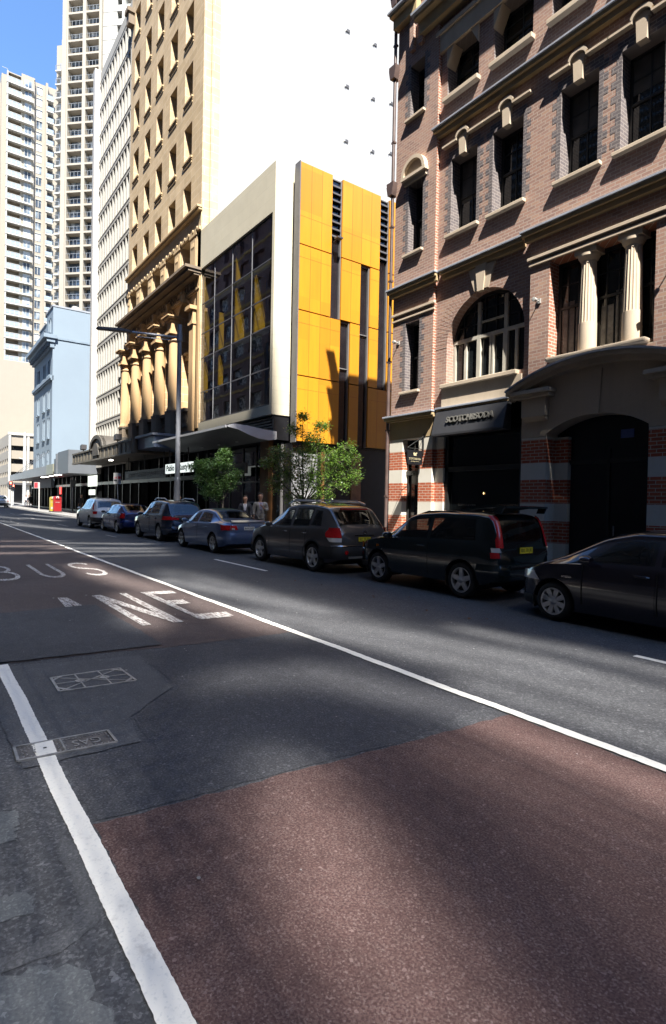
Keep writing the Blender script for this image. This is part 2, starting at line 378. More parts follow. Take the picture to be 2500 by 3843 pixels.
# lines
strip('edge_line', -2.5, 6.64, -.752, -.643, 'road_paint', .0125, .02, .0022, 3, .004)
strip('edge_line', 7.47, 12.0, -.77, -.66, 'road_paint', .0125, .05, .005, 4)
strip('lane_line', -3, 21.1, -4.105, -4.005, 'road_paint', .0125, .05, .005, 5, .006)
strip('lane_line', 21.45, 44, -4.12, -4.02, 'road_paint', .0125, .1, .005, 6)
strip('lane_line', 44, 88, -4.13, -4.03, 'worn_paint', .0125, .2, .005, 7)
for i, (a, b_, y) in enumerate([(-.1, 3.3, -6.88), (12.3, 15.35, -6.97), (25.5, 27.2, -6.96), (35.4, 38.6, -6.95), (47.2, 48.7, -6.95), (58, 61, -6.95), (70, 73, -6.95)]):
    strip('lane_dash', a, b_, y - .05, y + .05, 'worn_paint' if a > 20 else 'road_paint', .0045, .15, .004, 30 + i)
for i, (a, y) in enumerate([(38.8, -4.88), (42.3, -4.92), (46.7, -5.9), (45.0, -5.2), (35.4, -6.3)]):
    strip('lane_dash', a, a + .7, y - .05, y + .05, 'worn_paint', .0045, .15, .006, 50 + i)
# BUS LANE lettering painted on the road (x = up the letter, y to the left)
def letter(name, polys, holes=()):
    mb = MB()
    for k, pl in enumerate(polys):
        hs = holes[k] if k < len(holes) else []
        P_ = [[Vector((a, b, 0)) for a, b in q] for q in [pl] + list(hs)]; flat = [v for q in P_ for v in q]
        mb.add([(v.x, v.y, gh(v.x) + .0125) for v in flat], [tuple(t) for t in tessellate_polygon(P_)])
    tag(mb.build(name, 'worn_paint'), kind='structure')
X0, X1 = 13.15, 15.92
def stroke(path, wy, wx):
    """ribbon along a path: stroke wy wide across the lane, wx long up the lane"""
    L, Rr = [], []
    for i, (x, y) in enumerate(path):
        a, b = path[max(0, i - 1)], path[min(len(path) - 1, i + 1)]; dx, dy = (b[0] - a[0]) / wx, (b[1] - a[1]) / wy
        l = math.hypot(dx, dy) or 1; nx, ny = -dy / l, dx / l
        L.append((x + nx * wx / 2, y + ny * wy / 2)); Rr.append((x - nx * wx / 2, y - ny * wy / 2))
    return L + Rr[::-1]
def el(cx, cy, rx, ry, a0, a1, k=14): return [(cx + rx * sin(R(a0 + (a1 - a0) * i / k)), cy - ry * cos(R(a0 + (a1 - a0) * i / k))) for i in range(k + 1)]
# el: angle 0 -> right side (-y), 90 -> top (+x), 180 -> left side
letter('road_lettering', [stroke([(X1, -1.21), (X0, -1.21)], .085, .26), stroke([(X1 - .13, -1.2)] + el(15.2, -1.5, .59, .2, 90, -90)[0:] + [(14.61, -1.2)], .085, .25), stroke([(14.58, -1.2)] + el(13.93, -1.53, .65, .2, 90, -90) + [(13.29, -1.2)], .085, .25)])
letter('road_lettering', [stroke([(X1, -2.2), (14.1, -2.2)] + el(14.0, -2.41, .70, .215, 180, 360) + [(X1, -2.63)], .085, .26)])
letter('road_lettering', [stroke(el(15.2, -3.28, .6, .215, 20, 230, 14) + el(13.88, -3.28, .62, .215, 60, -160, 14), .085, .26)])
letter('road_lettering', [stroke([(10.5, -.92), (7.85, -.92), (7.85, -1.32)], .085, .26)])
letter('road_lettering', [[(10.55, -1.92), (10.52, -2.06), (7.7, -2.24), (7.7, -2.13), (9.95, -1.995), (7.7, -1.86), (7.7, -1.75)]])
letter('road_lettering', [[(10.51, -2.46), (10.53, -2.61), (8.5, -2.915), (10.54, -2.94), (10.52, -3.05), (7.69, -3.04), (7.70, -2.90), (9.7, -2.585), (7.73, -2.59), (7.73, -2.47)]])
letter('road_lettering', [[(10.49, -3.30), (10.40, -3.86), (10.08, -3.84), (10.14, -3.42), (9.42, -3.41), (9.38, -3.68), (9.0, -3.67), (9.02, -3.40), (8.12, -3.38), (8.05, -3.86), (7.70, -3.82), (7.70, -3.29)]])
# road studs / gum spots
mb = MB(); rnd = random.Random(4)
for _ in range(46):
    x, y = rnd.uniform(1.8, 11), rnd.uniform(-6.5, -.9); rr = rnd.uniform(.005, .012) * (.6 + .1 * x)
    mb.add([(x + rr * 1.2 * cos(a * pi / 4), y + rr * sin(a * pi / 4) * rnd.uniform(.7, 1.1), gh(x) + .0165) for a in range(8)], [tuple(range(8))])
tag(mb.build('gum_spots', 'iron_worn'), kind='stuff')
# frame-and-infill manhole
t = thing('manhole_cover', 'square steel pit cover of crossed ribs filled with asphalt, sunk in the road', 'manhole cover', (5.68, -1.35, .02))
Q = [(5.93, -1.03), (5.91, -1.66), (5.42, -1.68), (5.47, -1.02)]
def lerp2(u, v):
    a = [Q[0][i] * (1 - u) * (1 - v) + Q[1][i] * u * (1 - v) + Q[2][i] * u * v + Q[3][i] * (1 - u) * v for i in (0, 1)]
    return a
def rib(mb, p, q, wd, z=.036, h=.014):
    a, b = Vector((*lerp2(*p), 0)), Vector((*lerp2(*q), 0)); d = (b - a).normalized(); nn = Vector((-d.y, d.x, 0)) * wd / 2
    lo = [a + nn, b + nn, b - nn, a - nn]; mb.add([(v.x, v.y, z - h) for v in lo] + [(v.x, v.y, z) for v in lo], [(0, 1, 5, 4), (1, 2, 6, 5), (2, 3, 7, 6), (3, 0, 4, 7), (4, 5, 6, 7)])
mb = MB(); mb.add([(*lerp2(u, v), .024) for u, v in ((0, 0), (1, 0), (1, 1), (0, 1))], [(0, 1, 2, 3)]); mb.build('infill', 'dark_fill', t)
mb = MB()
for p_, q_ in (((0, 0), (1, 0)), ((1, 0), (1, 1)), ((1, 1), (0, 1)), ((0, 1), (0, 0))): rib(mb, p_, q_, .022)
for u in (0, 1):
    for v in (0, 1): rib(mb, (u + (.14 if u == 0 else -.14), v), (u, v + (.22 if v == 0 else -.22)), .03, .0365)
mb.build('frame', 'iron_worn', t)
mb = MB()
for i, (p_, q_) in enumerate((((0, 0), (1, 1)), ((1, 0), (0, 1)), ((.33, 0), (.33, 1)), ((.67, 0), (.67, 1)), ((0, .5), (1, .5)))): rib(mb, p_, q_, .014, .034 + .0006 * i)
for u in (.33, .67):
    c = lerp2(u, .5); mb.lathe([(.018, .0375), (.045, .0375), (.045, .03)], (c[0], c[1], 0), 12)
mb.build('rib', 'iron_worn', t)
# gas cover
t = thing('gas_cover', 'long iron gas cover lettered GAS, crossed by the white edge line', 'gas cover', (4.26, -.85, .02))
Q = [(4.41, -.54), (4.36, -1.145), (4.11, -1.145), (4.165, -.535)]
mb = MB(); mb.add([(*lerp2(u, v), .026) for u, v in ((0, 0), (1, 0), (1, 1), (0, 1))], [(0, 1, 2, 3)]); mb.build('lid', 'iron', t)
mb = MB()
for p_, q_ in (((0, 0), (1, 0)), ((1, 0), (1, 1)), ((1, 1), (0, 1)), ((0, 1), (0, 0))): rib(mb, p_, q_, .018, .036)
mb.build('frame', 'iron_worn', t)
mb = MB(); rnd = random.Random(2)
for i in range(26):
    for j in range(7):
        u, v = .05 + i * .036, .12 + j * .125
        if .50 < u < .93 and .22 < v < .8: continue
        if .12 < u < .34 and .25 < v < .75: continue
        rib(mb, (u, v), (u + .02, v + (.05 if (i + j) % 2 else -.05)), .006, .031, .005)
rib(mb, (.47, 0), (.47, 1), .012, .034); mb.build('tread', 'iron_worn', t)
mb = MB(); mb.text('GAS', .17, lambda a, b, d: (*lerp2(.72 - a * 1.0, .5 + b * 3.4), .0275 + d), depth=.004)
mb.text('O', .15, lambda a, b, d: (*lerp2(.22 - a, .5 + b * 3), .0275 + d), depth=.004); mb.build('lettering', 'iron_worn', t)
mb = MB(); mb.add([(4.375, -.66, .0385), (4.375, -.775, .0385), (4.15, -.765, .0385), (4.15, -.645, .0385)], [(0, 1, 2, 3)]); mb.build('paint_band', 'road_paint', t)
mb = MB(); mb.box(4.255, 4.275, -.72, -.70, .0388, .0402); mb.build('key_hole', 'dark_fill', t)

# kerb and footpath
def sidewalk(x0, x1, yk, yb):
    mb = MB(); k = max(1, int((x1 - x0) / 6)); vs = []; kb = MB(); kv = []
    for i in range(k + 1):
        x = x0 + (x1 - x0) * i / k; z = gh(x)
        vs += [(x, yk - .15, z + .15), (x, yb, z + .20)]
        kv += [(x, yk + .02, z - .03), (x, yk, z + .14), (x, yk - .02, z + .155), (x, yk - .15, z + .155), (x, yk - .15, z + .1)]
    mb.add(vs, [(2 * i, 2 * i + 2, 2 * i + 3, 2 * i + 1) for i in range(k)])
    kb.add(kv, [(5 * i + j, 5 * i + 5 + j, 5 * i + 6 + j, 5 * i + 1 + j) for i in range(k) for j in range(4)])
    for s in (0, k): kb.add(kv[5 * s:5 * s + 5], [(0, 1, 2, 3, 4)])
    tag(mb.build('footpath', 'paving'), kind='structure'); tag(kb.build('kerb', 'concrete'), kind='structure')
sidewalk(-30, 92, -10.05, -13.6); sidewalk(114, 156, -10.05, -15.5)

mb = MB(); rnd = random.Random(12)
for _ in range(26):
    x, y = rnd.uniform(4.5, 12), rnd.choice((rnd.uniform(-7.6, -6.4), rnd.uniform(-9.9, -9.3))); a = rnd.uniform(0, 6.3); l = rnd.uniform(.03, .07)
    mb.add([(x, y, gh(x) + .012), (x + l * cos(a), y + l * sin(a), gh(x) + .02), (x + l * 1.2 * cos(a + .7), y + l * 1.2 * sin(a + .7), gh(x) + .03), (x + l * .7 * cos(a + 1.3), y + l * .7 * sin(a + 1.3), gh(x) + .014)], [(0, 1, 2, 3)])
paint('dry_leaf', (.12, .06, .025), .8, .3, 20)
tag(mb.build('fallen_leaves', 'dry_leaf'), kind='stuff')
# ------------------------------------------------------------------ brick warehouse
MORT = (.385, .30, .25)
brickmat('brown_brick', [(.25, .155, .125), (.30, .182, .14), (.335, .20, .15), (.28, .175, .142), (.36, .228, .165)], MORT)
brickmat('orange_brick', [(.26, .10, .06), (.33, .14, .085), (.29, .12, .08)], (.45, .38, .32))
brickmat('slate_brick', [(.105, .090, .094), (.125, .108, .110), (.148, .124, .120)], (.235, .205, .192))
streaky('cream_stone', (.52, .425, .315), (.32, .26, .195), .8, .45)
streaky('pale_stone', (.6, .56, .47), (.36, .33, .28), .8, .3)
streaky('sand_render', (.40, .29, .155), (.24, .18, .11), .8, .5)
streaky('lead', (.30, .32, .36), (.16, .17, .20), .55, .6)
paint('black_paint', (.012, .012, .014), .32, .2, 3)
paint('dark_frame', (.022, .023, .022), .4, .2, 3)
paint('cream_frame', (.46, .43, .36), .5, .12, 3)
paint('pipe_brown', (.085, .055, .048), .5, .2, 4)
glassmat('window_glass', (.010, .012, .013), .035, .03, 1.2)
paint('blind', (.085, .082, .075), .8, .2, 3); paint('curtain_grey', (.16, .155, .15), .85, .3, 7)
# banded red brick and pale stone of the ground floor
m, n, p = nodes('banded_brick'); pbr(p, .78, 0, .3)
v, z = wallvec(n)
mp = N(n, 'ShaderNodeMapping'); mp.inputs['Location'].default_value = (0, -2.89, 0); n.links.new(v, mp.inputs[0])
b = N(n, 'ShaderNodeTexBrick', offset=.5); b.inputs['Scale'].default_value = 1; b.inputs['Brick Width'].default_value = .25; b.inputs['Row Height'].default_value = .0845
b.inputs['Mortar Size'].default_value = .0085; b.inputs['Color1'].default_value = (.45, .115, .052, 1); b.inputs['Color2'].default_value = (.35, .085, .042, 1); b.inputs['Mortar'].default_value = (.50, .42, .33, 1)
n.links.new(mp.outputs[0], b.inputs['Vector'])
dv = N(n, 'ShaderNodeMath', operation='DIVIDE'); n.links.new(z, dv.inputs[0]); dv.inputs[1].default_value = 5
K_, W_ = (0, 0, 0), (1, 1, 1)
rp = ramp(n, dv.outputs[0], [(0, K_), (.07, W_), (.165, K_), (.28, W_), (.37, K_), (.49, W_), (.578, K_), (.696, W_)], 'CONSTANT')
g = noise(n, 1.5, 6, .65, pos(n)); st = mix(n, .25, (.62, .58, .50), g.outputs[0], 'OVERLAY')
g2 = noise(n, 40, 3, .6, pos(n)); bc = mix(n, .4, b.outputs[0], g2.outputs[0], 'OVERLAY')
n.links.new(mix(n, rp.outputs[0], bc, st), p.inputs[0]); bump(n, p, g2.outputs[0], .2, .004)

BR = thing('brick_warehouse', 'four storey brown brick warehouse with cream sills and a banded red brick ground floor', 'building', (11, -12.8, .2))
YF, YB = -12.8, -12.93
def q(x): return x * 1.0102
def B(mb, name, mat, parent=None, **kw): return mb.build(name, mat, parent or BR, **kw)
# walls --------------------------------------------------------------
NW = [(13.10, 13.74, 5.43, 7.65), (13.07, 13.73, 9.88, 12.13), (13.10, 13.74, 14.25, 15.95)]
W2 = [(11.02, 12.01, 9.93, 12.2), (9.47, 10.47, 9.93, 12.2), (7.39, 8.38, 9.93, 12.2), (5.90, 6.86, 9.93, 12.2), (3.85, 4.80, 9.93, 12.2), (2.30, 3.28, 9.93, 12.2)]
W3 = [(11.04, 12.24, 14.12, 15.62), (9.25, 10.5, 14.12, 15.62), (7.44, 8.69, 14.12, 15.62), (5.63, 6.88, 14.12, 15.62), (3.8, 5.05, 14.12, 15.62)]
mb = MB()
mb.grid_wall([12.5, 14.35], [4.6, 18.95], NW, front(YF), .46, 0, 1)                    # narrow bay
mb.quad((12.5, YF, 4.6), (12.5, YB - .05, 4.6), (12.5, YB - .05, 18.95), (12.5, YF, 18.95), 2)
mb.quad((14.35, YF, 0), (14.35, -30, 0), (14.35, -30, 18.95), (14.35, YF, 18.95), 0)
mb.quad((14.35, -30, 18.95), (-6, -30, 18.95), (-6, YF, 18.95), (14.35, YF, 18.95), 0)
mb.grid_wall([-6, 12.5], [8.9, 18.95], W2 + W3, front(YB), .46, 0, 1)
ARC = arc(10.66, 6.55, 1.375, 0, pi, 28)
mb.arch_panel(8.9, 12.5, 4.6, 8.9, [(10.66, 1.375, 6.55, 5.42)], front(YB), .5, 0, 0, 28)
CW = (5.93, 8.49, 5.36, 7.96)
mb.grid_wall([-6, 9.05], [5.0, 8.9], [CW], front(YF), .42, 0, 2)
mb.quad((9.05, YF, 5.0), (9.05, YB - .02, 5.0), (9.05, YB - .02, 8.9), (9.05, YF, 8.9), 2)
B(mb, 'wall', ['brown_brick', 'slate_brick', 'orange_brick'])
mb = MB(); mb.box(-5.9, 14.25, -29.9, -13.55, .1, 18.8); B(mb, 'core', 'black_paint')
mb = MB(); mb.box(12.2, 13.1, -18.3, -17.2, 18.95, 19.9); mb.box(12.15, 13.15, -18.35, -17.15, 19.9, 20.05); B(mb, 'chimney', 'brown_brick')
# dark quoins beside openings
for (a, b_, c, d), y in [(h, YF) for h in NW] + [(h, YB) for h in W2]:
    for s_, x in ((1, b_), (-1, a)):
        mb = MB(); zz = c; k = 0
        while zz < d + .02:
            wd = .23 if k % 2 else .115
            mb.box(x, x + s_ * wd, y - .01, y + .004, zz, min(zz + .1706, d + .1)); zz += .1706; k += 1
        if y == YB and s_ == 1: mb.box(a - .1, b_ + .1, YB - .01, YB + .005, d + .002, d + .24)
        B(mb, 'quoin', 'slate_brick')
# sills, hoods, keystones
for a, b_, c, d in W2: B(MB().box(a - .12, b_ + .13, YB - .2, YB + .13, c - .095, c), 'window_sill', 'cream_stone', bevel=.012)
for a, b_, c, d in W3: B(MB().box(a - .07, b_ + .07, YB - .2, YB + .16, c - .13, c), 'window_sill', 'cream_stone', bevel=.012)
for a, b_, c, d in NW: B(MB().box(a - .07, b_ + .16, YF - .2, YF + .11, c - .08, c), 'window_sill', 'cream_stone', bevel=.01)
for a, b_, c, d in W2:
    cx = (a + b_) / 2; mb = MB()
    prof = [(cx - .765, 12.60), (cx - .21, 12.60)] + [(cx - .21 * cos(t), 12.60 + .20 * sin(t)) for t in [pi * i / 10 for i in range(1, 10)]] + [(cx + .21, 12.60), (cx + .765, 12.60)]
    inner = [(x, z + .055) if abs(x - cx) > .205 else (cx + (x - cx) * 1.26, 12.60 + (z - 12.60) * 1.27 + .03) for x, z in prof]
    for i in range(len(prof) - 1):
        p0, p1, i0, i1 = prof[i], prof[i + 1], inner[i], inner[i + 1]
        f0 = [(p0[0], YB, p0[1]), (p1[0], YB, p1[1]), (i1[0], YB, i1[1]), (i0[0], YB, i0[1])]; f1 = [(x, YB + .14, z) for x, _, z in f0]
        mb.add(f0 + f1, [(4, 5, 6, 7), (0, 1, 5, 4), (2, 3, 7, 6)] + ([(0, 4, 7, 3)] if i == 0 else []) + ([(1, 2, 6, 5)] if i == len(prof) - 2 else []))
    B(mb, 'hood_mould', 'cream_stone')
    mb = MB(); mb.prism([(cx - .11, 12.13), (cx + .11, 12.13), (cx + .135, 12.60), (cx - .135, 12.60)], front(YB), -.10, .1)
    mb.prism([(cx - .16, 12.6)] + [(cx - .17 * cos(pi * i / 8), 12.6 + .17 * sin(pi * i / 8)) for i in range(9)] + [(cx + .16, 12.6)], front(YB), -.07, .02)
    B(mb, 'keystone', 'cream_stone')
# semicircular hood on the narrow bay
mb = MB(); mb.prism(arc(13.40, 12.38, .40, 0, pi, 16), front(YF), -.05, .02)
ro, ri = arc(13.40, 12.36, .53, 0, pi, 18), arc(13.40, 12.36, .42, 0, pi, 18)
for i in range(18):
    f = [(ro[i][0], ro[i][1]), (ro[i + 1][0], ro[i + 1][1]), (ri[i + 1][0], ri[i + 1][1]), (ri[i][0], ri[i][1])]
    mb.prism(f, front(YF), -.17, .02)
mb.box(12.85, 13.95, YF - .02, YF + .17, 12.26, 12.355); mb.box(12.9, 13.9, YF - .02, YF + .07, 12.13, 12.262)
B(mb, 'hood_mould', 'cream_stone')
# 3F lintels and corbels
mb = MB(); mb.box(-6, 12.62, YB - .02, YB + .10, 15.62, 16.15); mb.box(-6, 12.62, YB - .02, YB + .16, 16.15, 16.28)
for a, b_, c, d in W3:
    for s, x in ((1, a), (-1, b_)): mb.prism([(x, 15.62), (x + s * .28, 15.62), (x + s * .05, 15.2), (x, 15.1)], front(YB + .06), 0, .4)
B(mb, 'lintel', 'cream_stone')
mb = MB()
for x in (13.22, 13.62): mb.box(x - .09, x + .09, YF - .02, YF + .12, 16.35, 17.45)
B(mb, 'rib', 'brown_brick')
# ledges: lead cap over stone moulding
def ledge(name, x0, x1, y, z, pr, h=.28, lead=.06):
    o = B(MB().box(x0, x1, y - .02, y + pr, z - lead, z), name, 'lead', bevel=.01)
    mb = MB(); mb.box(x0 + .02, x1 - .04, y - .02, y + pr * .82, z - lead - .09, z - lead - .001); mb.box(x0 + .02, x1 - .09, y - .02, y + pr * .5, z - h, z - lead - .092)
    B(mb, 'moulding', 'sand_render', o)
ledge('ledge', 12.28, 14.54, YF, 8.90, .22); ledge('ledge', 9.27, 12.275, YB, 8.91, .22); ledge('ledge', -6, 9.265, YF, 8.90, .23)
ledge('ledge', -6, 12.64, YB, 13.34, .26, .3)
ledge('ledge', 12.28, 14.56, YF, 4.68, .22, .2); ledge('ledge', 9.6, 12.275, YB, 4.72, .22, .1)
ledge('cornice', -6, 13.3, YB, 17.1, .62, .55, .09); ledge('cornice', 13.32, 14.5, YF, 17.95, .42, .5, .08)
ledge('cornice', -6, 14.55, YF, 19.6, .46, .7, .1)
for i in range(22): B(MB().box(12.35 - i * .85, 12.36 - i * .85, YB - .02, YB + .352, 13.308, 13.325), 'seam', 'lead') if 0 else None
# string courses
mb = MB(); mb.box(12.42, 14.37, YF - .02, YF + .07, 7.98, 8.06); mb.box(12.44, 14.36, YF - .02, YF + .04, 7.80, 7.86); B(mb, 'string_course', 'cream_stone', bevel=.008)
mb = MB(); mb.box(-6, 9.12, YF - .02, YF + .08, 8.12, 8.20); mb.box(-6, 9.08, YF - .02, YF + .05, 7.97, 8.05); B(mb, 'string_course', 'cream_stone', bevel=.008)
# sash windows -------------------------------------------------------
def sash(x0, x1, z0, z1, y, cols=2, rows=(2, 1), fr='dark_frame', fw=.07, split=.52, parent=None, blind=0):
    mb = MB(); d = .05
    mb.box(x0, x0 + fw, y - d, y, z0, z1); mb.box(x1 - fw, x1, y - d, y, z0, z1)
    mb.box(x0 + fw, x1 - fw, y - d, y, z1 - fw, z1); mb.box(x0 + fw, x1 - fw, y - d, y + .01, z0, z0 + fw * 1.2)
    zm = z0 + (z1 - z0) * split; mb.box(x0 + fw, x1 - fw, y - d, y + .012, zm - .03, zm + .03)
    for i in range(1, cols):
        xc = x0 + (x1 - x0) * i / cols; mb.box(xc - .014, xc + .014, y - d + .004, y - .006, z0 + fw, z1 - fw)
    for (a, b_), r in (((zm, z1), rows[0]), ((z0, zm), rows[1])):
        for j in range(1, r): zc = a + (b_ - a) * j / r; mb.box(x0 + fw, x1 - fw, y - d + .006, y - .008, zc - .012, zc + .012)
    o = B(mb, 'window', fr, parent)
    mb = MB(); mb.quad((x0, y - .03, z0), (x1, y - .03, z0), (x1, y - .03, z1), (x0, y - .03, z1)); mb.build('pane', 'window_glass', o)
    if blind: mb = MB(); mb.quad((x0 + fw, y - .026, z1 - (z1 - z0) * blind), (x1 - fw, y - .026, z1 - (z1 - z0) * blind), (x1 - fw, y - .026, z1), (x0 + fw, y - .026, z1)); mb.build('blind', 'blind', o)
    return o
for i, (a, b_, c, d) in enumerate(W2): sash(a, b_, c, d, YB - .40, blind=(.55, 0, .5, .38, 0, .3)[i])
for a, b_, c, d in W3: sash(a, b_, c, d, YB - .42)
for a, b_, c, d in NW: sash(a, b_, c, d, YF - .38, cols=2, fw=.05)
# arched window
mb = MB(); y = YB - .30
for x, wd in ((11.05, .13), (10.11, .15)): mb.box(x - wd / 2, x + wd / 2, y - .1, y + .02, 5.42, 6.68)
for x in (11.98, 11.55, 10.62, 10.56, 9.75, 9.34): mb.box(x - .045, x + .045, y - .09, y + .005, 5.42, 6.68)
mb.box(9.28, 12.04, y - .1, y + .015, 6.66, 6.76); mb.box(9.28, 12.04, y - .1, y + .03, 5.42, 5.50)
B(mb, 'window', 'cream_frame'); aw = bpy.context.scene.objects['window.%03d' % 0] if 0 else None
mb = MB(); y -= .02
for x in (11.05, 10.11): mb.box(x - .04, x + .04, y - .06, y + .01, 6.76, 7.85)
for k in range(1, 7):
    x = 9.28 + k * .394; h = sqrt(max(0, 1.375 ** 2 - (x - 10.66) ** 2)); mb.box(x - .014, x + .014, y - .05, y, 6.76, 6.55 + h)
for z_ in (7.12, 7.5): 
    h = sqrt(1.375 ** 2 - (z_ - 6.55) ** 2); mb.box(10.66 - h, 10.66 + h, y - .048, y - .002, z_ - .012, z_ + .012)
for i in range(24):
    a0, a1 = pi * i / 24, pi * (i + 1) / 24
    mb.prism([(10.66 + 1.38 * cos(a0), 6.55 + 1.38 * sin(a0)), (10.66 + 1.38 * cos(a1), 6.55 + 1.38 * sin(a1)), (10.66 + 1.29 * cos(a1), 6.55 + 1.29 * sin(a1)), (10.66 + 1.29 * cos(a0), 6.55 + 1.29 * sin(a0))], front(y), -.02, .06)
fan = B(mb, 'fanlight', ['dark_frame'])
mb = MB()
for x in (11.05, 10.11): mb.box(x - .06, x + .06, y - .08, y + .03, 6.765, 7.72)
mb.box(10.11, 11.05, y - .05, y + .022, 7.1, 7.15); mb.build('mullion', 'cream_frame', fan)
mb = MB(); mb.prism([(12.04, 5.42)] + ARC[::-1][0:0] + arc(10.66, 6.55, 1.385, 0, pi, 28)[::1] + [(9.28, 5.42)], front(YB - .36), 0, .01); mb.build('pane', 'window_glass', fan)
B(MB().box(9.42, 12.16, YB - .35, YB + .16, 5.30, 5.42), 'window_sill', 'cream_stone', bevel=.015)
B(MB().box(9.3, 12.14, YB - .1, YB + .07, 4.70, 5.298), 'panel', 'cream_stone')
mb = MB(); rnd = random.Random(3)
for i in range(44):
    a0, a1 = pi * (i + .06) / 44, pi * (i + .94) / 44; f = [(10.66 + r_ * cos(a), 6.55 + r_ * sin(a)) for r_, a in ((1.375, a0), (1.84, a0), (1.84, a1), (1.375, a1))]
    if f[1][0] > 12.49: f = [(min(x, 12.49), z) for x, z in f]
    if f[2][0] < 9.06: f = [(max(x, 9.06), z) for x, z in f]
    if i == 20: B(mb, 'arch', 'brown_brick'); mb = MB()
    if 19.5 < i < 23.5: continue
    mb.prism(f, front(YB), -.006, .01)
B(mb, 'arch', 'brown_brick')
for s, (p0, p1, q0, q1) in enumerate(((-.07, .13, -.16, .22), (.13, .27, .22, .50), (-.21, -.07, -.44, -.16))):
    z0, z1 = (7.88, 8.62) if s == 0 else (7.93, 8.58)
    B(MB().prism([(10.70 + p0, z0), (10.70 + p1, z0), (10.70 + q1, z1), (10.70 + q0, z1)], front(YB), -.10 if s == 0 else -.06, .05), 'keystone', 'cream_stone')
# column window
y = YF - .42
for a, b_ in ((5.93, 6.48), (6.62, 7.52), (7.66, 8.49)): sash(a, b_, 5.4, 7.96, y + .02, cols=3 if b_ - a > .7 else 2, rows=(2, 1), fr='dark_frame', fw=.09, split=.55)
for x0, x1, z1 in ((6.7, 7.0, 6.9), (7.05, 7.35, 6.6), (7.75, 8.0, 6.8), (8.05, 8.35, 6.95), (6.0, 6.15, 7.0)):
    mb = MB(); mb.quad((x0, y - .008, 5.5), (x1, y - .008, 5.5), (x1, y - .008, z1), (x0, y - .008, z1)); B(mb, 'curtain', 'curtain_grey')
mb = MB(); mb.quad((5.9, y - .06, 5.3), (8.52, y - .06, 5.3), (8.52, y - .06, 8), (5.9, y - .06, 8)); B(mb, 'lining', 'black_paint')
mb = MB(); mb.box(7.52, 7.66, y - .05, y + .08, 5.4, 7.96); mb.box(6.48, 6.62, y - .05, y + .08, 5.4, 7.96); B(mb, 'mullion', 'cream_frame')
def column(cx, cy):
    mb = MB(); seg = 72
    rings = [(5.50, .215, 0), (5.56, .215, 0), (6.20, .212, 0), (6.205, .205, 1), (7.0, .19, 1), (7.62, .172, 1), (7.625, .176, 0), (7.68, .176, 0), (7.70, .20, 0), (7.78, .25, 0), (7.84, .255, 0)]
    vs = []
    for z_, r_, f in rings:
        for i in range(seg):
            a = 2 * pi * i / seg; k = r_ * (1 - .085 * abs(sin(a * 9)) ** .7 * f) if f else r_ * .985
            vs.append((cx + k * cos(a), cy + k * sin(a), z_))
    mb.add(vs, [(j * seg + i, j * seg + (i + 1) % seg, (j + 1) * seg + (i + 1) % seg, (j + 1) * seg + i) for j in range(len(rings) - 1) for i in range(seg)])
    mb.box(cx - .27, cx + .27, cy - .27, cy + .2, 7.84, 7.965)
    B(mb, 'column', 'cream_stone')
column(7.56, -13.0); column(6.50, -13.0)
B(MB().box(6.02, 8.46, -13.24, -12.62, 5.385, 5.50), 'window_sill', 'cream_stone', bevel=.04)
B(MB().box(5.8, 8.6, -13.22, -12.805, 5.2, 5.384), 'panel', 'cream_stone')
# wall lights
def wall_light(x, z, y=YF): 
    mb = MB(); mb.box(x - .05, x + .05, y, y + .03, z - .06, z + .06); mb.tube([(x, y + .03, z), (x, y + .17, z - .01)], .014); mb.lathe([(.0, -.05), (.05, -.05), (.055, .05), (.0, .06)], (x, y + .2, z), 10, axis='y')
    o = mb.build('wall_light', 'concrete', smooth=True); return o
tag(wall_light(8.77, 7.03), 'small pale wall light between the arched window and the columned window', 'wall light', 'wall lights on the brick warehouse')
tag(wall_light(14.05, 7.1), 'small pale wall light beside the narrow first floor window near the drainpipe', 'wall light', 'wall lights on the brick warehouse')
tag(wall_light(5.5, 7.05), 'small wall light right of the columned window at the picture edge', 'wall light', 'wall lights on the brick warehouse')
# drainpipe
mb = MB(); mb.tube([(14.44, -12.74, .2), (14.44, -12.74, 18.6)], .055, 10)
for z_ in (12.05, 15.9, 18.3):
    mb.prism([(-.10, 0), (.10, 0), (.16, .28), (.16, .42), (-.16, .42), (-.16, .28)], lambda a, b, d, z_=z_: (14.44 + a, -12.60 - d, z_ + b), 0, .26)
for z_ in (2, 4.2, 6.5, 9.2, 11, 13.8, 17): mb.box(14.37, 14.51, -12.8, -12.69, z_, z_ + .06)
B(mb, 'drainpipe', 'pipe_brown', smooth=True)

# ground floor -------------------------------------------------------
Z0 = .1
mb = MB(); D0 = (13.0, 13.75, Z0, 3.88)
mb.grid_wall([12.42, 14.38], [Z0, 3.9], [D0], front(YF), .42)
mb.quad((12.42, YF, Z0), (12.42, YB - .4, Z0), (12.42, YB - .4, 3.9), (12.42, YF, 3.9))
mb.quad((14.385, YF, Z0), (14.385, -13.6, Z0), (14.385, -13.6, 3.9), (14.385, YF, 3.9))
mb.box(12.06, 12.419, YB - .4, YB, Z0, 3.9)
B(mb, 'banded_wall', 'banded_brick'); mb = MB()
mb.grid_wall([9.2, 8.47], [Z0, 3.55], [], front(YF), .4); mb.quad((9.2, YF, Z0), (9.2, -13.4, Z0), (9.2, -13.4, 3.55), (9.2, YF, 3.55))
mb.quad((8.47, YF, Z0), (8.47, -13.3, Z0), (8.47, -13.3, 3.55), (8.47, YF, 3.55))
mb.box(8.11, 8.47, -13.4, -13.2, Z0, 3.55); B(mb, 'banded_wall', 'banded_brick'); mb = MB()
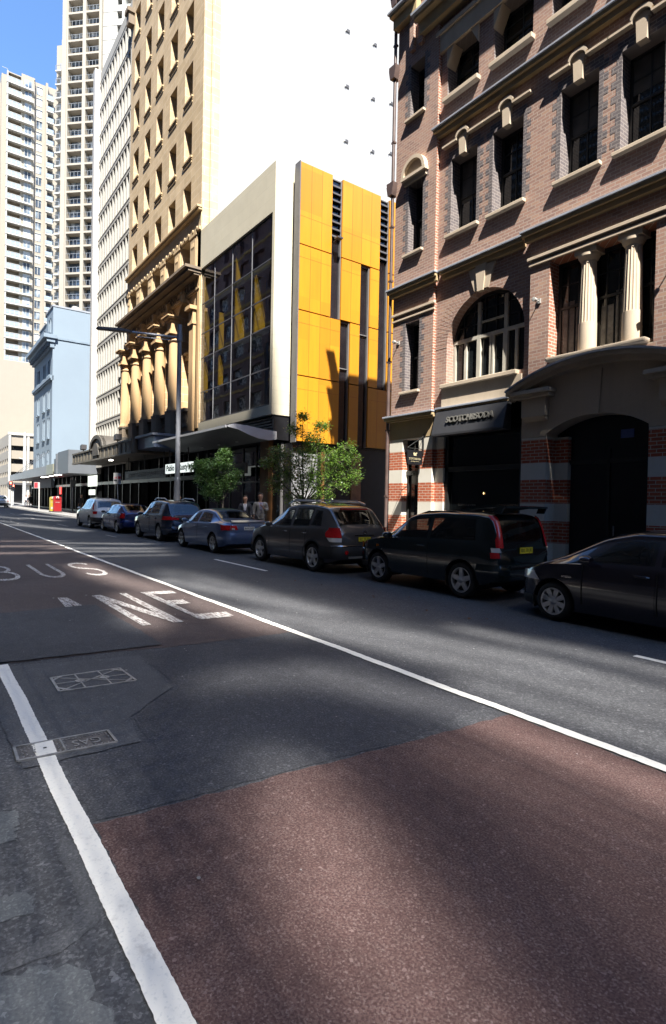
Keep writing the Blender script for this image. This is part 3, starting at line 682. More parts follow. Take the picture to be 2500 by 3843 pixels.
mb.grid_wall([-6, 5.97], [Z0, 3.55], [], front(YF), .4); mb.quad((5.97, YF, Z0), (5.97, -13.3, Z0), (5.97, -13.3, 3.55), (5.97, YF, 3.55))
mb.box(5.97, 6.11, -13.4, -13.2, Z0, 3.55)
B(mb, 'banded_wall', 'banded_brick')
mb = MB(); mb.box(12.40, 14.40, YF - .4, YF + .01, 3.905, 4.57); B(mb, 'lintel', 'sand_render')
# spandrel with door arch
cx = 7.22
def segarc(x0, x1, zs, rise, k=20):
    hw = (x1 - x0) / 2; r_ = (hw * hw + rise * rise) / (2 * rise); c0 = zs + rise - r_; th = math.asin(hw / r_)
    return [((x0 + x1) / 2 + r_ * sin(-th + 2 * th * i / k), c0 + r_ * cos(-th + 2 * th * i / k)) for i in range(k + 1)]
da = segarc(5.97, 8.47, 3.62, .37)
out = [(9.2, 3.552)] + [(9.2, 4.72)] + segarc(5.0, 9.2, 4.72, .56)[::-1] + [(-6, 4.72), (-6, 3.552), (5.97, 3.552)] + da + [(8.47, 3.552)]
mb = MB(); tri = tessellate_polygon([[Vector((a, b, 0)) for a, b in out]]); mb.add([(a, YF + .012, b) for a, b in out], [tuple(t) for t in tri])
dpts = [(5.97, 3.552)] + da + [(8.47, 3.552)]
mb.add([(a, YF + .012, b) for a, b in dpts] + [(a, -13.3, b) for a, b in dpts], [(i, i + 1, len(dpts) + i + 1, len(dpts) + i) for i in range(len(dpts) - 1)])
mb.quad((9.2, YF + .012, 3.552), (9.2, -13.3, 3.552), (9.2, -13.3, 4.72), (9.2, YF + .012, 4.72))
mb.quad((9.2, YF + .012, 3.552), (8.47, YF + .012, 3.552), (8.47, YF - .3, 3.552), (9.2, YF - .3, 3.552))
B(mb, 'spandrel', 'cream_stone')
B(MB().prism([(7.09, 3.97), (7.39, 3.97), (7.47, 5.02), (7.03, 5.02)], front(YF), -.06, .02), 'keystone', 'cream_stone')
ped = MB()
for y0, y1, t0, t1 in ((YF - .02, -12.38, .0, .05), (YF - .02, -12.43, -.09, -.002), (YF - .02, -12.56, -.20, -.092)):
    for k, mat in ((0, 0),):
        a0, a1 = segarc(4.72, 9.46, 4.73 + t0, .58, 28), segarc(4.72, 9.46, 4.73 + t1, .58, 28)
        for i in range(28):
            f = [(a0[i][0], y1, a0[i][1]), (a0[i + 1][0], y1, a0[i + 1][1]), (a1[i + 1][0], y1, a1[i + 1][1]), (a1[i][0], y1, a1[i][1])]; b4 = [(x, y0, z) for x, _, z in f]
            ped.add(f + b4, [(0, 1, 2, 3), (0, 4, 5, 1), (3, 2, 6, 7)] + ([(0, 3, 7, 4)] if i == 0 else []) + ([(1, 5, 6, 2)] if i == 27 else []), 1 if t0 == 0 else 0)
B(ped, 'pediment', ['cream_stone', 'lead'])
for x0, x1 in ((8.2, 9.34), (4.85, 5.95)):
    mb = MB(); mb.box(x0, x1, YF + .01, -12.42, 4.62, 4.72); mb.box(x0 + .05, x1 - .05, YF + .01, -12.50, 4.53, 4.619); mb.box(x0 + .2, x1 - .25, YF + .01, -12.6, 4.05, 4.529)
    mb.prism([(0, 4.05), (.17, 4.05), (.1, 3.98), (0, 3.95)], lambda a, b, d, x0=x0, x1=x1: (x0 + .22 + d * (x1 - x0 - .49), YF + .01 + a, b), 0, 1); B(mb, 'bracket', 'cream_stone', bevel=.012)
# door in archway
mb = MB(); mb.box(6.0, 8.2, -13.45, -13.35, Z0, 4.0)
dr = B(mb, 'door', 'black_paint'); mb = MB(); mb.box(7.08, 7.14, -13.352, -13.3, Z0 + .1, 3.2); mb.box(6.11, 8.11, -13.35, -13.3, 2.85, 2.95); mb.build('frame', 'dark_frame', dr)
mb = MB(); mb.tube([(6.95, -13.29, 1.0), (6.95, -13.29, 1.35)], .018); mb.build('handle', 'iron_worn', dr)
mb = MB(); mb.box(6.55, 6.85, -13.35, -13.33, 3.42, 3.62); tag(mb.build('door_notice', paint('notice_blue', (.12, .18, .45)) and 'notice_blue'), 'small blue notice on the dark door under the archway', 'sign')
# shopfront
sf = B(MB().box(9.2, 12.06, -13.45, -13.3, Z0, 4.0), 'shopfront', 'black_paint')
mb = MB()
for x in (12.0, 9.32): mb.box(x - .07, x + .07, -13.3, -13.0, Z0, 3.9)
mb.box(9.25, 12.06, -13.3, -13.0, 2.78, 2.92); mb.box(9.25, 12.06, -13.3, -12.98, .15, .6)
mb.build('frame', 'dark_frame', sf)
mb = MB(); mb.quad((9.3, -13.10, .6), (12.0, -13.10, .6), (12.0, -13.10, 2.8), (9.3, -13.10, 2.8)); mb.quad((9.3, -13.10, 2.9), (12.0, -13.10, 2.9), (12.0, -13.10, 3.9), (9.3, -13.10, 3.9)); mb.build('pane', 'window_glass', sf)
paint('gold_letters', (.42, .36, .22), .5); paint('grey_letters', (.105, .10, .088), .5); paint('sign_grey', (.034, .034, .037), .5, .1, 3)
mb = MB(); mb.text('SCOTCH & SODA', .085, streettext(11.25, -13.095, 1.78), depth=.002); mb.text('0-5', .08, streettext(10.5, -13.095, 1.72), depth=.002); mb.text('50%', .11, streettext(10.5, -13.095, 1.58), depth=.002)
mb.build('lettering', 'grey_letters', sf)
emit('bulb', (1, .66, .25), 1.2)
mb = MB(); mb.lathe([(0, -.03), (.014, -.01), (.014, .015), (0, .04)], (10.62, -13.07, 2.12), 8); mb.build('lamp', 'bulb', sf)
sb = MB(); fn = lambda a, b, d: (9.62 + d * 2.62, a, b)
sb.prism([(-12.9, 4.60), (-12.74, 4.60), (-12.56, 3.90), (-12.56, 3.84), (-12.9, 3.84)], fn, 0, 1)
SG = tag(sb.build('shop_sign', 'sign_grey'), 'long charcoal fascia sign reading SCOTCH & SODA over the dark shop window', 'sign')
nx = Vector((0, .968, .249)); upv = Vector((0, .249, -.968)) * -1
def fas(a, b, d): 
    p = Vector((10.85 - a, -12.655, 4.27)) + Vector((0, -.249, .968)) * b + nx * (d + .004); return tuple(p)
mb = MB(); mb.text('SCOTCH&SODA', .26, fas, depth=.05, bold=.006, fit=1.72); mb.build('lettering', 'grey_letters', SG)
# narrow bay door
dr = B(MB().box(13.0, 13.75, -13.22, -13.1, Z0, 3.88), 'door', 'black_paint')
mb = MB(); mb.box(13.0, 13.75, -13.1, -12.98, 2.72, 2.86); mb.box(13.68, 13.75, -13.1, -13.02, Z0, 3.88); mb.box(13.0, 13.06, -13.1, -13.02, Z0, 3.88); mb.build('frame', 'dark_frame', dr)
mb = MB(); mb.quad((13.1, -13.09, 2.95), (13.64, -13.09, 2.95), (13.64, -13.09, 3.8), (13.1, -13.09, 3.8)); mb.quad((13.16, -13.09, 1.2), (13.58, -13.09, 1.2), (13.58, -13.09, 2.4), (13.16, -13.09, 2.4)); mb.build('pane', 'window_glass', dr)
mb = MB(); mb.box(13.2, 13.5, -13.09, -13.07, 1.15, 1.35); mb.build('notice', 'grey_letters', dr)
# hanging sign
t = thing('hanging_sign', 'black hanging sign board on an iron bracket over the narrow door', 'sign', (12.78, -12.8, 3.2))
mb = MB(); mb.tube([(12.78, -12.78, 3.35), (12.78, -12.78, 3.98)], .016); mb.tube([(12.78, -12.78, 3.50), (12.78, -12.1, 3.50)], .013); mb.tube([(12.78, -12.78, 3.92), (12.78, -12.1, 3.51)], .010)
mb.build('bracket', 'dark_frame', t)
bd = MB().prism([(-12.70, 3.0), (-12.12, 3.0), (-12.09, 3.05), (-12.09, 3.40), (-12.12, 3.45), (-12.70, 3.45), (-12.73, 3.40), (-12.73, 3.05)], facing(12.765), 0, .03).build('board', 'black_paint', t)
mb = MB(); mb.text('SCOTCH&SODA', .085, camtext(12.765, -12.41, 3.18), depth=.003, fit=.5); mb.text('AMSTERDAM COUTURE', .032, camtext(12.765, -12.41, 3.10), depth=.003, fit=.36); mb.build('lettering', 'gold_letters', bd)
mb = MB(); mb.prism([(-.06, 0), (.06, 0), (.06, .05), (.1, .09), (.05, .1), (.02, .07), (-.03, .1), (-.08, .08), (-.06, .04)], lambda a, b, d: (12.765 - d, -12.41 - a, 3.28 + b), 0, .003); mb.build('emblem', 'gold_letters', bd)
# ------------------------------------------------------------------ cream and orange infill building
def panelmat(name, col, var, seam, bw, bh):
    return ashlar(name, col, tuple(min(1, c * var) for c in col), seam, bw, bh, .006, .5, .5, .12)
panelmat('cream_cladding', (.50, .455, .345), 1.05, (.42, .38, .28), 1.9, .62)
m, n, p = nodes('orange_panel'); pbr(p, .38, 0, .5)
ps = pos(n); sp_ = N(n, 'ShaderNodeSeparateXYZ'); n.links.new(ps, sp_.inputs[0])
mp = N(n, 'ShaderNodeMapping'); mp.inputs['Scale'].default_value = (1, 1.2, .12); n.links.new(ps, mp.inputs[0]); a = noise(n, 2.5, 6, .65, mp.outputs[0])
def cell(sock, k, off):
    q1 = N(n, 'ShaderNodeMath', operation='ADD'); n.links.new(sock, q1.inputs[0]); q1.inputs[1].default_value = off
    q2 = N(n, 'ShaderNodeMath', operation='DIVIDE'); n.links.new(q1.outputs[0], q2.inputs[0]); q2.inputs[1].default_value = k
    q3 = N(n, 'ShaderNodeMath', operation='FLOOR'); n.links.new(q2.outputs[0], q3.inputs[0]); return q3.outputs[0]
cc = N(n, 'ShaderNodeCombineXYZ'); n.links.new(cell(sp_.outputs[1], .5855, 13.63), cc.inputs[0]); n.links.new(cell(sp_.outputs[2], 1.9, .4), cc.inputs[1])
wn = N(n, 'ShaderNodeTexWhiteNoise'); n.links.new(cc.outputs[0], wn.inputs[0])
c = mix(n, ramp(n, wn.outputs[0], [(.45, (0, 0, 0)), (1, (.8,) * 3)]).outputs[0], (.50, .222, .013), (.42, .17, .012))
c = mix(n, ramp(n, a.outputs[0], [(.35, (.35,) * 3), (.6, (0, 0, 0))]).outputs[0], c, (.38, .15, .013)); n.links.new(c, p.inputs[0])
paint('panel_seam', (.30, .06, .01), .5); paint('charcoal', (.055, .052, .055), .5, .1, 2); paint('grey_fin', (.13, .125, .125), .45, .1, 2)
glassmat('tinted_glass', (.012, .011, .014), .012, .05, .55, .75)
paint('mull', (.22, .22, .23), .4); paint('yellow_blade', (.62, .36, .01), .45); paint('interior_grey', (.10, .11, .10), .8, .3, 1)
m, n, p = nodes('clear_tint'); n.nodes.remove(p)
g1 = N(n, 'ShaderNodeBsdfGlossy'); g1.inputs['Roughness'].default_value = .012; g1.inputs['Color'].default_value = (.9, .9, .95, 1)
tr = N(n, 'ShaderNodeBsdfTransparent'); tr.inputs['Color'].default_value = (.42, .43, .44, 1)
lw = N(n, 'ShaderNodeLayerWeight'); lw.inputs['Blend'].default_value = .5
pw = N(n, 'ShaderNodeMath', operation='POWER'); n.links.new(lw.outputs['Facing'], pw.inputs[0]); pw.inputs[1].default_value = 4.0
fr = N(n, 'ShaderNodeMath', operation='MULTIPLY_ADD'); n.links.new(pw.outputs[0], fr.inputs[0]); fr.inputs[1].default_value = .85; fr.inputs[2].default_value = .08
bp = N(n, 'ShaderNodeBump'); bp.inputs['Strength'].default_value = .05; bp.inputs['Distance'].default_value = .1; tt = noise(n, .5, 2, .5, pos(n)); n.links.new(tt.outputs[0], bp.inputs['Height']); n.links.new(bp.outputs[0], g1.inputs['Normal'])
ms = N(n, 'ShaderNodeMixShader'); n.links.new(fr.outputs[0], ms.inputs[0]); n.links.new(tr.outputs[0], ms.inputs[1]); n.links.new(g1.outputs[0], ms.inputs[2])
n.links.new(ms.outputs[0], n.nodes['Material Output'].inputs[0])

OB = thing('infill_building', 'low modern infill building with a cream frame, dark glass front and orange side panels', 'building', (26.5, -12.8, .25))
def O(mb, name, mat, parent=None, **kw): return mb.build(name, mat, parent or OB, **kw)
XC, XO, YC = 22.4, 21.6, -12.8
gl = (22.62, 31.2, 6.16, 14.85)
mb = MB(); mb.grid_wall([22.4, 31.35], [5.72, 17.05], [gl], front(YC), .12)
mb.quad((22.4, YC, 5.72), (22.4, -13.8, 5.72), (22.4, -13.8, 17.05), (22.4, YC, 17.05))
mb.quad((31.35, YC, 5.72), (31.35, -14, 5.72), (31.35, -14, 17.05), (31.35, YC, 17.05))
mb.quad((22.4, YC, 17.05), (31.35, YC, 17.05), (31.35, -24, 17.0), (22.4, -24, 17.0)); mb.quad((22.4, YC, 5.72), (31.35, YC, 5.72), (31.35, -14, 5.72), (22.4, -14, 5.72))
O(mb, 'frame_wall', 'cream_cladding')
mb = MB(); mb.box(22.15, 31.3, -24, -13.85, 4.5, 16.9); O(mb, 'core', 'black_paint')
# curtain wall
cwl = MB()
for x in (22.68, 24.74, 26.87, 29.03, 31.14): cwl.box(x - .02, x + .02, YC - .145, YC - .105, 6.16, 14.85)
for z_ in (6.22, 7.9, 9.82, 11.2, 12.88, 14.79): cwl.box(22.62, 31.2, YC - .14, YC - .11, z_ - .03, z_ + .03, 1)
W_ = O(cwl, 'curtain_wall', ['mull', 'charcoal'])
mb = MB()
for i, (a, b_) in enumerate(zip((22.68, 24.74, 26.87, 29.03), (24.74, 26.87, 29.03, 31.14))):
    for j, (c, d) in enumerate(zip((6.22, 7.9, 9.82, 11.2, 12.88), (7.9, 9.82, 11.2, 12.88, 14.79))):
        t_ = .004 * math.sin(i * 7.1 + j * 3.3); mb.quad((a, YC - .12 + t_, d), (b_, YC - .12 - t_, d), (b_, YC - .12 - t_, c), (a, YC - .12 + t_, c))
mb.build('pane', 'clear_tint', W_, recalc=False)
# inside the glass: back wall, floors, yellow raking blades
mb = MB(); mb.quad((22.5, -13.82, 6), (31.3, -13.82, 6), (31.3, -13.82, 15), (22.5, -13.82, 15))
for z_ in (9.75, 12.8): mb.box(22.5, 31.3, -13.8, -13.05, z_ - .15, z_ + .15)
mb.box(22.5, 31.3, -13.8, -12.95, 14.86, 14.95); O(mb, 'interior', 'interior_grey')
mb = MB()
for x, z0, z1, y1 in ((24.5, 9.9, 12.65, -13.55), (26.6, 9.9, 12.65, -13.5), (26.55, 12.95, 14.8, -13.3), (28.5, 8.0, 9.6, -13.25), (28.5, 9.9, 11.9, -13.25), (30.4, 7.9, 9.6, -13.2), (30.4, 9.9, 12.65, -13.25), (30.5, 12.95, 14.4, -13.6)):
    mb.box(x, x + .1, y1, -12.98, z0, z1)
O(mb, 'blade', 'yellow_blade')
# orange side
YK = lambda k: -13.63 - k * .5855
ZT = [4.5, 7.46, 10.38, 13.3, 16.95]
Rg = {3: [(0, 3), (4, 8), (9, 14)], 2: [(0, 3), (4, 6), (7, 8), (9, 14)], 1: [(0, 4), (5, 6), (7, 8), (9, 14)], 0: [(0, 4), (5, 6), (7, 14)]}
for row, cols in Rg.items():
    for a, b_ in cols:
        y0, y1 = YK(a), YK(b_) + .02; z0, z1 = ZT[row] + .035, ZT[row + 1] - .02
        o = O(MB().box(XO, XO + .2, y1, y0, z0, z1), 'panel', 'orange_panel')
        mb = MB()
        for k in range(a + 1, b_): mb.box(XO - .002, XO + .01, YK(k) - .007, YK(k) + .007, z0 + .001, z1 - .001)
        zj = z0 + (z1 - z0) * (.34 if row == 3 else .81 if row else .80); mb.box(XO - .0025, XO + .01, y1 + .002, y0 - .002, zj - .005, zj + .005)
        mb.build('seam', 'panel_seam', o)
mb = MB(); mb.box(XO, 22.02, -13.625, -13.58, 4.47, 16.97); mb.box(22.02, 22.12, -13.7, -13.62, 4.5, 16.6); O(mb, 'edge_fin', 'grey_fin')
mb = MB(); mb.box(XO + .22, XO + .4, -24, -13.64, 4.45, 16.88); O(mb, 'backing', 'black_paint')
def slot(k, z0, z1, louv=None):
    mb = MB(); y0, y1 = YK(k), YK(k + 1)
    mb.box(XO + .06, XO + .2, y1 + .02, y1 + .08, z0, z1); mb.box(XO + .1, XO + .2, y0 - .03, y0, z0, z1); mb.box(XO + .1, XO + .2, y1 + .02, y0, z1 - .05, z1)
    if not louv:
        zb = z0 + (z1 - z0) * .62; mb.box(XO + .09, XO + .2, y1 + .02, y0, zb, zb + .05)
    o = O(mb, 'slot_window', 'grey_fin'); mb = MB(); mb.quad((XO + .17, y0, z0), (XO + .17, y1, z0), (XO + .17, y1, z1), (XO + .17, y0, z1)); mb.build('pane', 'tinted_glass', o)
    if louv:
        mb = MB(); zz = louv
        while zz < z1 - .2:
            mb.quad((XO + .02, y0 - .03, zz), (XO + .02, y1 + .08, zz), (XO + .15, y1 + .08, zz + .16), (XO + .15, y0 - .03, zz + .16)); mb.box(XO + .015, XO + .05, y1 + .08, y0 - .03, zz - .012, zz + .012); zz += .33
        mb.build('louvre', 'charcoal', o)
slot(3, 10.42, 16.85, 14.15); slot(8, 7.5, 16.85, 13.9); slot(6, 4.5, 13.27); slot(4, 4.5, 10.35)
mb = MB(); mb.tube([(XO + .05, -15.5, 13.9), (XO - .2, -15.55, 13.98)], .02); mb.box(XO - .42, XO - .14, -15.72, -15.42, 13.95, 14.02); tag(mb.build('floodlight', 'charcoal'), 'small dark floodlight on an arm in front of the orange panels', 'light')
# ground floor of the infill building
paint('timber', (.20, .09, .03), .55, .3, 2); paint('pale_panel', (.24, .24, .25), .6, .1)
mb = MB(); mb.box(21.9, 31.3, -24, -13.6, .15, 4.46); O(mb, 'base', 'black_paint')
mb = MB(); mb.box(23.4, 24.2, -13.52, -13.25, .2, 4.9); mb.box(21.86, 21.9, -17.6, -17.0, .2, 4.2); mb.box(21.86, 21.9, -15.4, -15.2, .2, 4.2); O(mb, 'timber_post', 'timber')
mb = MB(); mb.box(21.75, 21.9, -14.9, -13.6, .2, 4.0); O(mb, 'side_panel', 'pale_panel')
mb = MB()
for x in (22.6, 25.0, 26.4, 27.9, 29.4, 31.0): mb.box(x - .03, x + .03, -13.58, -13.45, .2, 4.5)
mb.box(22.6, 31, -13.56, -13.46, 2.7, 2.78)
g_ = O(mb, 'shopfront', 'grey_fin'); mb = MB(); mb.quad((22.6, -13.5, .2), (31, -13.5, .2), (31, -13.5, 4.5), (22.6, -13.5, 4.5)); mb.build('pane', 'window_glass', g_)
mb = MB()
for i in range(6): mb.box(22.5, 31.3, -13.5, -12.9 - .02 * i, 4.85 + i * .14, 4.93 + i * .14)
mb.box(22.45, 22.6, -13.75, -12.95, 4.6, 5.7); O(mb, 'louvre_band', 'black_paint')
# winged awning
paint('awning_white', (.5, .5, .51), .35, .06, 2); paint('awning_grey', (.11, .115, .12), .5, .1, 2)
prof = [(-10.55, 4.98), (-10.9, 5.10), (-11.6, 5.06), (-12.3, 4.98), (-13.0, 4.94), (-13.0, 4.58), (-12.6, 4.52), (-12.1, 4.55), (-11.6, 4.68), (-11.1, 4.86), (-10.6, 4.93)]
mb = MB(); mb.prism(prof, lambda a, b, d: (d, a, b), 22.3, 31.6)
AW = tag(mb.build('awning', 'awning_grey', smooth=True), 'wing shaped grey awning with a bright front edge below the dark glass front', 'awning')
mb = MB(); mb.box(22.28, 31.6, -10.56, -10.49, 4.90, 5.0); mb.build('front_edge', 'awning_white', AW)
mb = MB(); mb.prism(prof, lambda a, b, d: (d, a, b), 22.24, 22.29); mb.build('end_plate', 'awning_white', AW)
mb = MB()
for x in (24, 26, 28, 30): mb.lathe([(0, 0), (.07, 0), (.07, .03)], (x, -11.9, 4.50), 10)
mb.build('downlight', 'awning_white', AW)

# ------------------------------------------------------------------ sandstone club building
ashlar('sandstone', (.42, .315, .19), (.48, .365, .23), (.56, .46, .33), 1.15, .46, .014, .8, .5, .35)
streaky('sandstone_plain', (.44, .325, .19), (.30, .22, .14), .8, .4)
streaky('sandstone_warm', (.51, .335, .17), (.34, .235, .14), .8, .4)
ashlar('sandstone_arcade', (.46, .305, .16), (.52, .36, .195), (.58, .48, .34), 1.15, .46, .014, .8, .5, .35)
streaky('sandstone_dark', (.20, .155, .11), (.11, .09, .075), .8, .5)
streaky('white_render', (.285, .285, .28), (.255, .255, .25), .6, .35, .03)
SD = thing('sandstone_building', 'tall tan sandstone club building with rows of deep square windows above five arches', 'building', (37.5, -12.8, .3))
def T(mb, name, mat, parent=None, **kw): return mb.build(name, mat, parent or SD, **kw)
XR, XL = 30.75, 44.6
wins = []
WX = [(32.33, 33.55), (34.87, 36.1), (37.44, 38.66), (39.95, 41.15), (42.53, 43.75)]
for k in range(9):
    for a, b_ in WX: wins.append((a, b_, 18.47 + 3.51 * k, 20.53 + 3.51 * k))
low = [(a - .12, b_ + .12, 15.02, 17.05) for a, b_ in WX]
mb = MB(); mb.grid_wall([XR, XL], [5.0, 50], wins + low + [(31.95, 44.05, 7.2, 13.75)], front(YC), .72)
mb.quad((XR, YC, 5), (XR, -13.25, 5), (XR, -13.25, 50), (XR, YC, 50)); mb.quad((XL, YC, 5), (XL, -20, 5), (XL, -20, 50), (XL, YC, 50))
mb.box(XR - .11, XR + .5, -13.75, -13.25, 14, 50)
T(mb, 'wall', 'sandstone')
mb = MB(); mb.box(30.9, 44.5, -40, -13.5, 3.5, 49.9); T(mb, 'core', 'black_paint')
mb = MB(); mb.quad((30.72, -13.752, 5), (30.72, -60, 5), (30.72, -60, 50), (30.72, -13.752, 50)); mb.quad((30.72, -60, 5), (44, -60, 5), (44, -60, 50), (30.72, -60, 50)); mb.quad((30.72, -13.75, 50), (44.6, -13.75, 50), (44.6, -60, 50), (30.72, -60, 50))
T(mb, 'party_wall', 'white_render')
for (a, b_, c, d) in wins:
    mb = MB(); y = YC - .5; xm = (a + b_) / 2
    mb.box(a, a + .07, y - .08, y, c, d); mb.box(b_ - .07, b_, y - .08, y, c, d); mb.box(a + .07, b_ - .07, y - .08, y, d - .08, d); mb.box(a + .07, b_ - .07, y - .08, y, c, c + .08); mb.box(a + .07, b_ - .07, y - .07, y + .01, (c + d) / 2 - .03, (c + d) / 2 + .03)
    w_ = T(mb, 'window', 'dark_frame'); mb = MB(); mb.quad((a, y - .05, c), (b_, y - .05, c), (b_, y - .05, d), (a, y - .05, d)); mb.build('pane', 'window_glass', w_)
    mb = MB(); mb.box(a - .1, b_ + .1, YC - .12, YC + .10, c - .11, c - .003); mb.box(a - .06, b_ + .06, YC - .1, YC + .05, c - .20, c - .112); mb.box(a - .02, b_ + .02, YC - .1, YC + .04, c - .36, c - .27); mb.build('sill', 'sandstone_plain', w_)
for (a, b_, c, d) in low:
    w_ = T(MB().box(a, b_, YC - .68, YC - .6, c, d), 'window', 'dark_frame'); mb = MB(); mb.quad((a + .08, YC - .59, c + .08), (b_ - .08, YC - .59, c + .08), (b_ - .08, YC - .59, d), (a + .08, YC - .59, d)); mb.build('pane', 'window_glass', w_)
xs = [31.0] + [x for a, b_ in WX for x in (a, b_)] + [44.5]
for k in range(6):
    a, b_ = xs[2 * k], xs[2 * k + 1]
    if b_ - a < .5: continue
    mb = MB(); mb.box(a + .2, b_ - .2, YC - .02, YC + .08, 15.02, 17.05); mb.box(a + .14, b_ - .14, YC - .02, YC + .14, 16.95, 17.1); mb.box(a + .3, b_ - .3, YC + .08, YC + .11, 15.2, 16.8)
    for s in (-.14, 0, .14): mb.box((a + b_) / 2 + s - .04, (a + b_) / 2 + s + .04, YC + .11, YC + .14, 16.35, 16.6)
    T(mb, 'pilaster', 'sandstone_plain')
mb = MB(); mb.box(XR - .1, XL, YC - .02, YC + .30, 18.32, 18.44); mb.box(XR - .06, XL, YC - .02, YC + .2, 18.2, 18.318); T(mb, 'string_course', 'sandstone_plain')
mb = MB(); mb.box(XR, XL, YC - .02, YC + .12, 17.12, 17.3); x = XR + .3
while x < XL: mb.lathe([(0, .05), (.09, .04), (.12, 0)], (x, YC + .12, 17.26), 8, axis='y'); x += .62
T(mb, 'frieze', 'sandstone_plain')
mb = MB(); mb.box(XR - .12, XL + .1, YC - .02, YC + .95, 14.78, 14.93); mb.box(XR - .05, XL + .06, YC - .02, YC + .75, 14.62, 14.778); mb.box(XR, XL, YC - .02, YC + .4, 14.5, 14.618); T(mb, 'cornice', 'sandstone_dark')
mb = MB(); mb.text('MASONIC CLUB', .62, streettext(34.6, YC + .012, 14.2), depth=.03, fit=6.0); mb.text('NEW SOUTH WALES', .62, streettext(41.0, YC + .012, 14.2), depth=.03, fit=5.6); T(mb, 'lettering', 'sandstone_dark')
mb = MB(); mb.box(XR + .02, XL - .02, YC - .02, YC + .10, 13.80, 13.92); mb.box(XR + .02, XL - .02, YC - .02, YC + .06, 13.70, 13.78); T(mb, 'string_course', 'sandstone_plain')
# arcade screen
AX = [32.94, 35.48, 38.05, 40.55, 43.14]
mb = MB(); mb.arch_panel(31.9, 44.1, 7.2, 13.8, [(c, .84, 12.75, 7.21) for c in AX], front(YC - .05), .75, 0, 0, 14)
T(mb, 'arcade', 'sandstone_arcade')
for c in AX:
    mb = MB(); o_, i_ = arc(c, 12.75, 1.0, 0, pi, 16), arc(c, 12.75, .84, 0, pi, 16)
    for i in range(16): mb.prism([o_[i], o_[i + 1], i_[i + 1], i_[i]], front(YC), -.10, .1)
    T(mb, 'archivolt', 'sandstone_warm')
    mb = MB(); mb.prism([(c - .1, 13.5), (c + .1, 13.5), (c + .17, 14.0), (c - .17, 14.0)], front(YC), -.28, .1); mb.box(c - .2, c + .2, YC, YC + .3, 14.0, 14.1); T(mb, 'keystone', 'sandstone_plain', bevel=.03)
    mb = MB(); mb.box(c - .84, c + .84, YC - .78, YC - .74, 7.2, 13.6)
    w_ = T(mb, 'window', 'dark_frame')
    mb = MB(); mb.box(c - .86, c + .86, YC - .76, YC - .35, 10.3, 10.6); mb.box(c - .9, c + .9, YC - .76, YC - .22, 10.6, 10.72); mb.box(c - .86, c + .86, YC - .76, YC - .5, 9.6, 10.3); mb.build('transom', 'sandstone_plain', w_)
    mb = MB(); mb.quad((c - .7, YC - .735, 7.4), (c + .7, YC - .735, 7.4), (c + .7, YC - .735, 9.5), (c - .7, YC - .735, 9.5)); mb.build('pane', 'window_glass', w_)
    mb = MB(); mb.box(c - .8, c + .8, YC - .1, YC + .25, 6.1, 6.3); mb.box(c - .8, c + .8, YC - .1, YC + .3, 7.0, 7.18)
    for s in range(6): mb.lathe([(.05, 6.3), (.09, 6.5), (.05, 6.75), (.07, 7.0)], (c - .62 + s * .25, YC + .12, 0), 8)
    T(mb, 'balustrade', 'sandstone_dark')
for i, c in enumerate([34.21, 36.77, 39.3, 41.85, 44.35]):
    y = YC + .17
    mb = MB(); mb.box(c - .46, c + .46, YC - .02, y + .36, 5.7, 7.2); mb.box(c - .5, c + .5, YC - .02, y + .4, 7.1, 7.22); T(mb, 'pedestal', 'sandstone_dark')
    mb = MB(); mb.lathe([(.42, 7.22), (.42, 7.32), (.37, 7.4), (.36, 7.5), (.355, 9), (.31, 11.35), (.31, 11.4), (.37, 11.45), (.37, 11.52), (.31, 11.58), (.34, 11.72), (.44, 11.85)], (c, y, 0), 24)
    mb.box(c - .46, c + .46, YC - .02, y + .46, 11.86, 12.0); mb.box(c - .40, c + .40, YC - .02, y + .40, 12.0, 12.14)
    T(mb, 'column', 'sandstone_warm', smooth=True)
    mb = MB(); mb.box(c - .36, c + .36, YC - .02, y + .34, 12.14, 12.62); mb.box(c - .42, c + .42, YC - .02, y + .42, 12.62, 12.76); mb.box(c - .55, c + .55, YC - .02, y + .6, 12.76, 12.84); mb.box(c - .6, c + .6, YC - .02, y + .66, 12.84, 12.93); T(mb, 'impost', 'sandstone_warm', bevel=.015)
mb = MB(); mb.box(XR, 31.05, YC - .02, YC + .06, 5.9, 14.6); mb.box(31.3, 31.9, YC - .02, YC + .16, 5.7, 12.0); mb.box(31.25, 31.95, YC - .02, YC + .24, 11.9, 12.1); mb.box(31.2, 32.0, YC - .02, YC + .42, 12.72, 12.93); mb.box(31.3, 31.9, YC - .02, YC + .2, 12.1, 12.72); T(mb, 'pilaster', 'sandstone_warm')
mb = MB(); mb.box(XR, XL, YC - .02, YC + .5, 5.2, 5.7); T(mb, 'base_course', 'sandstone_dark')
mb = MB(); mb.box(43.9, XL + .1, YC - .02, YC + .55, 38.1, 38.4); mb.box(44.0, XL, YC - .02, YC + .42, 37.3, 38.098); T(mb, 'balcony', 'sandstone_dark')
T(MB().box(42.0, 44.0, YC - .02, YC + .25, 41.4, 41.7), 'cornice', 'sandstone_dark')
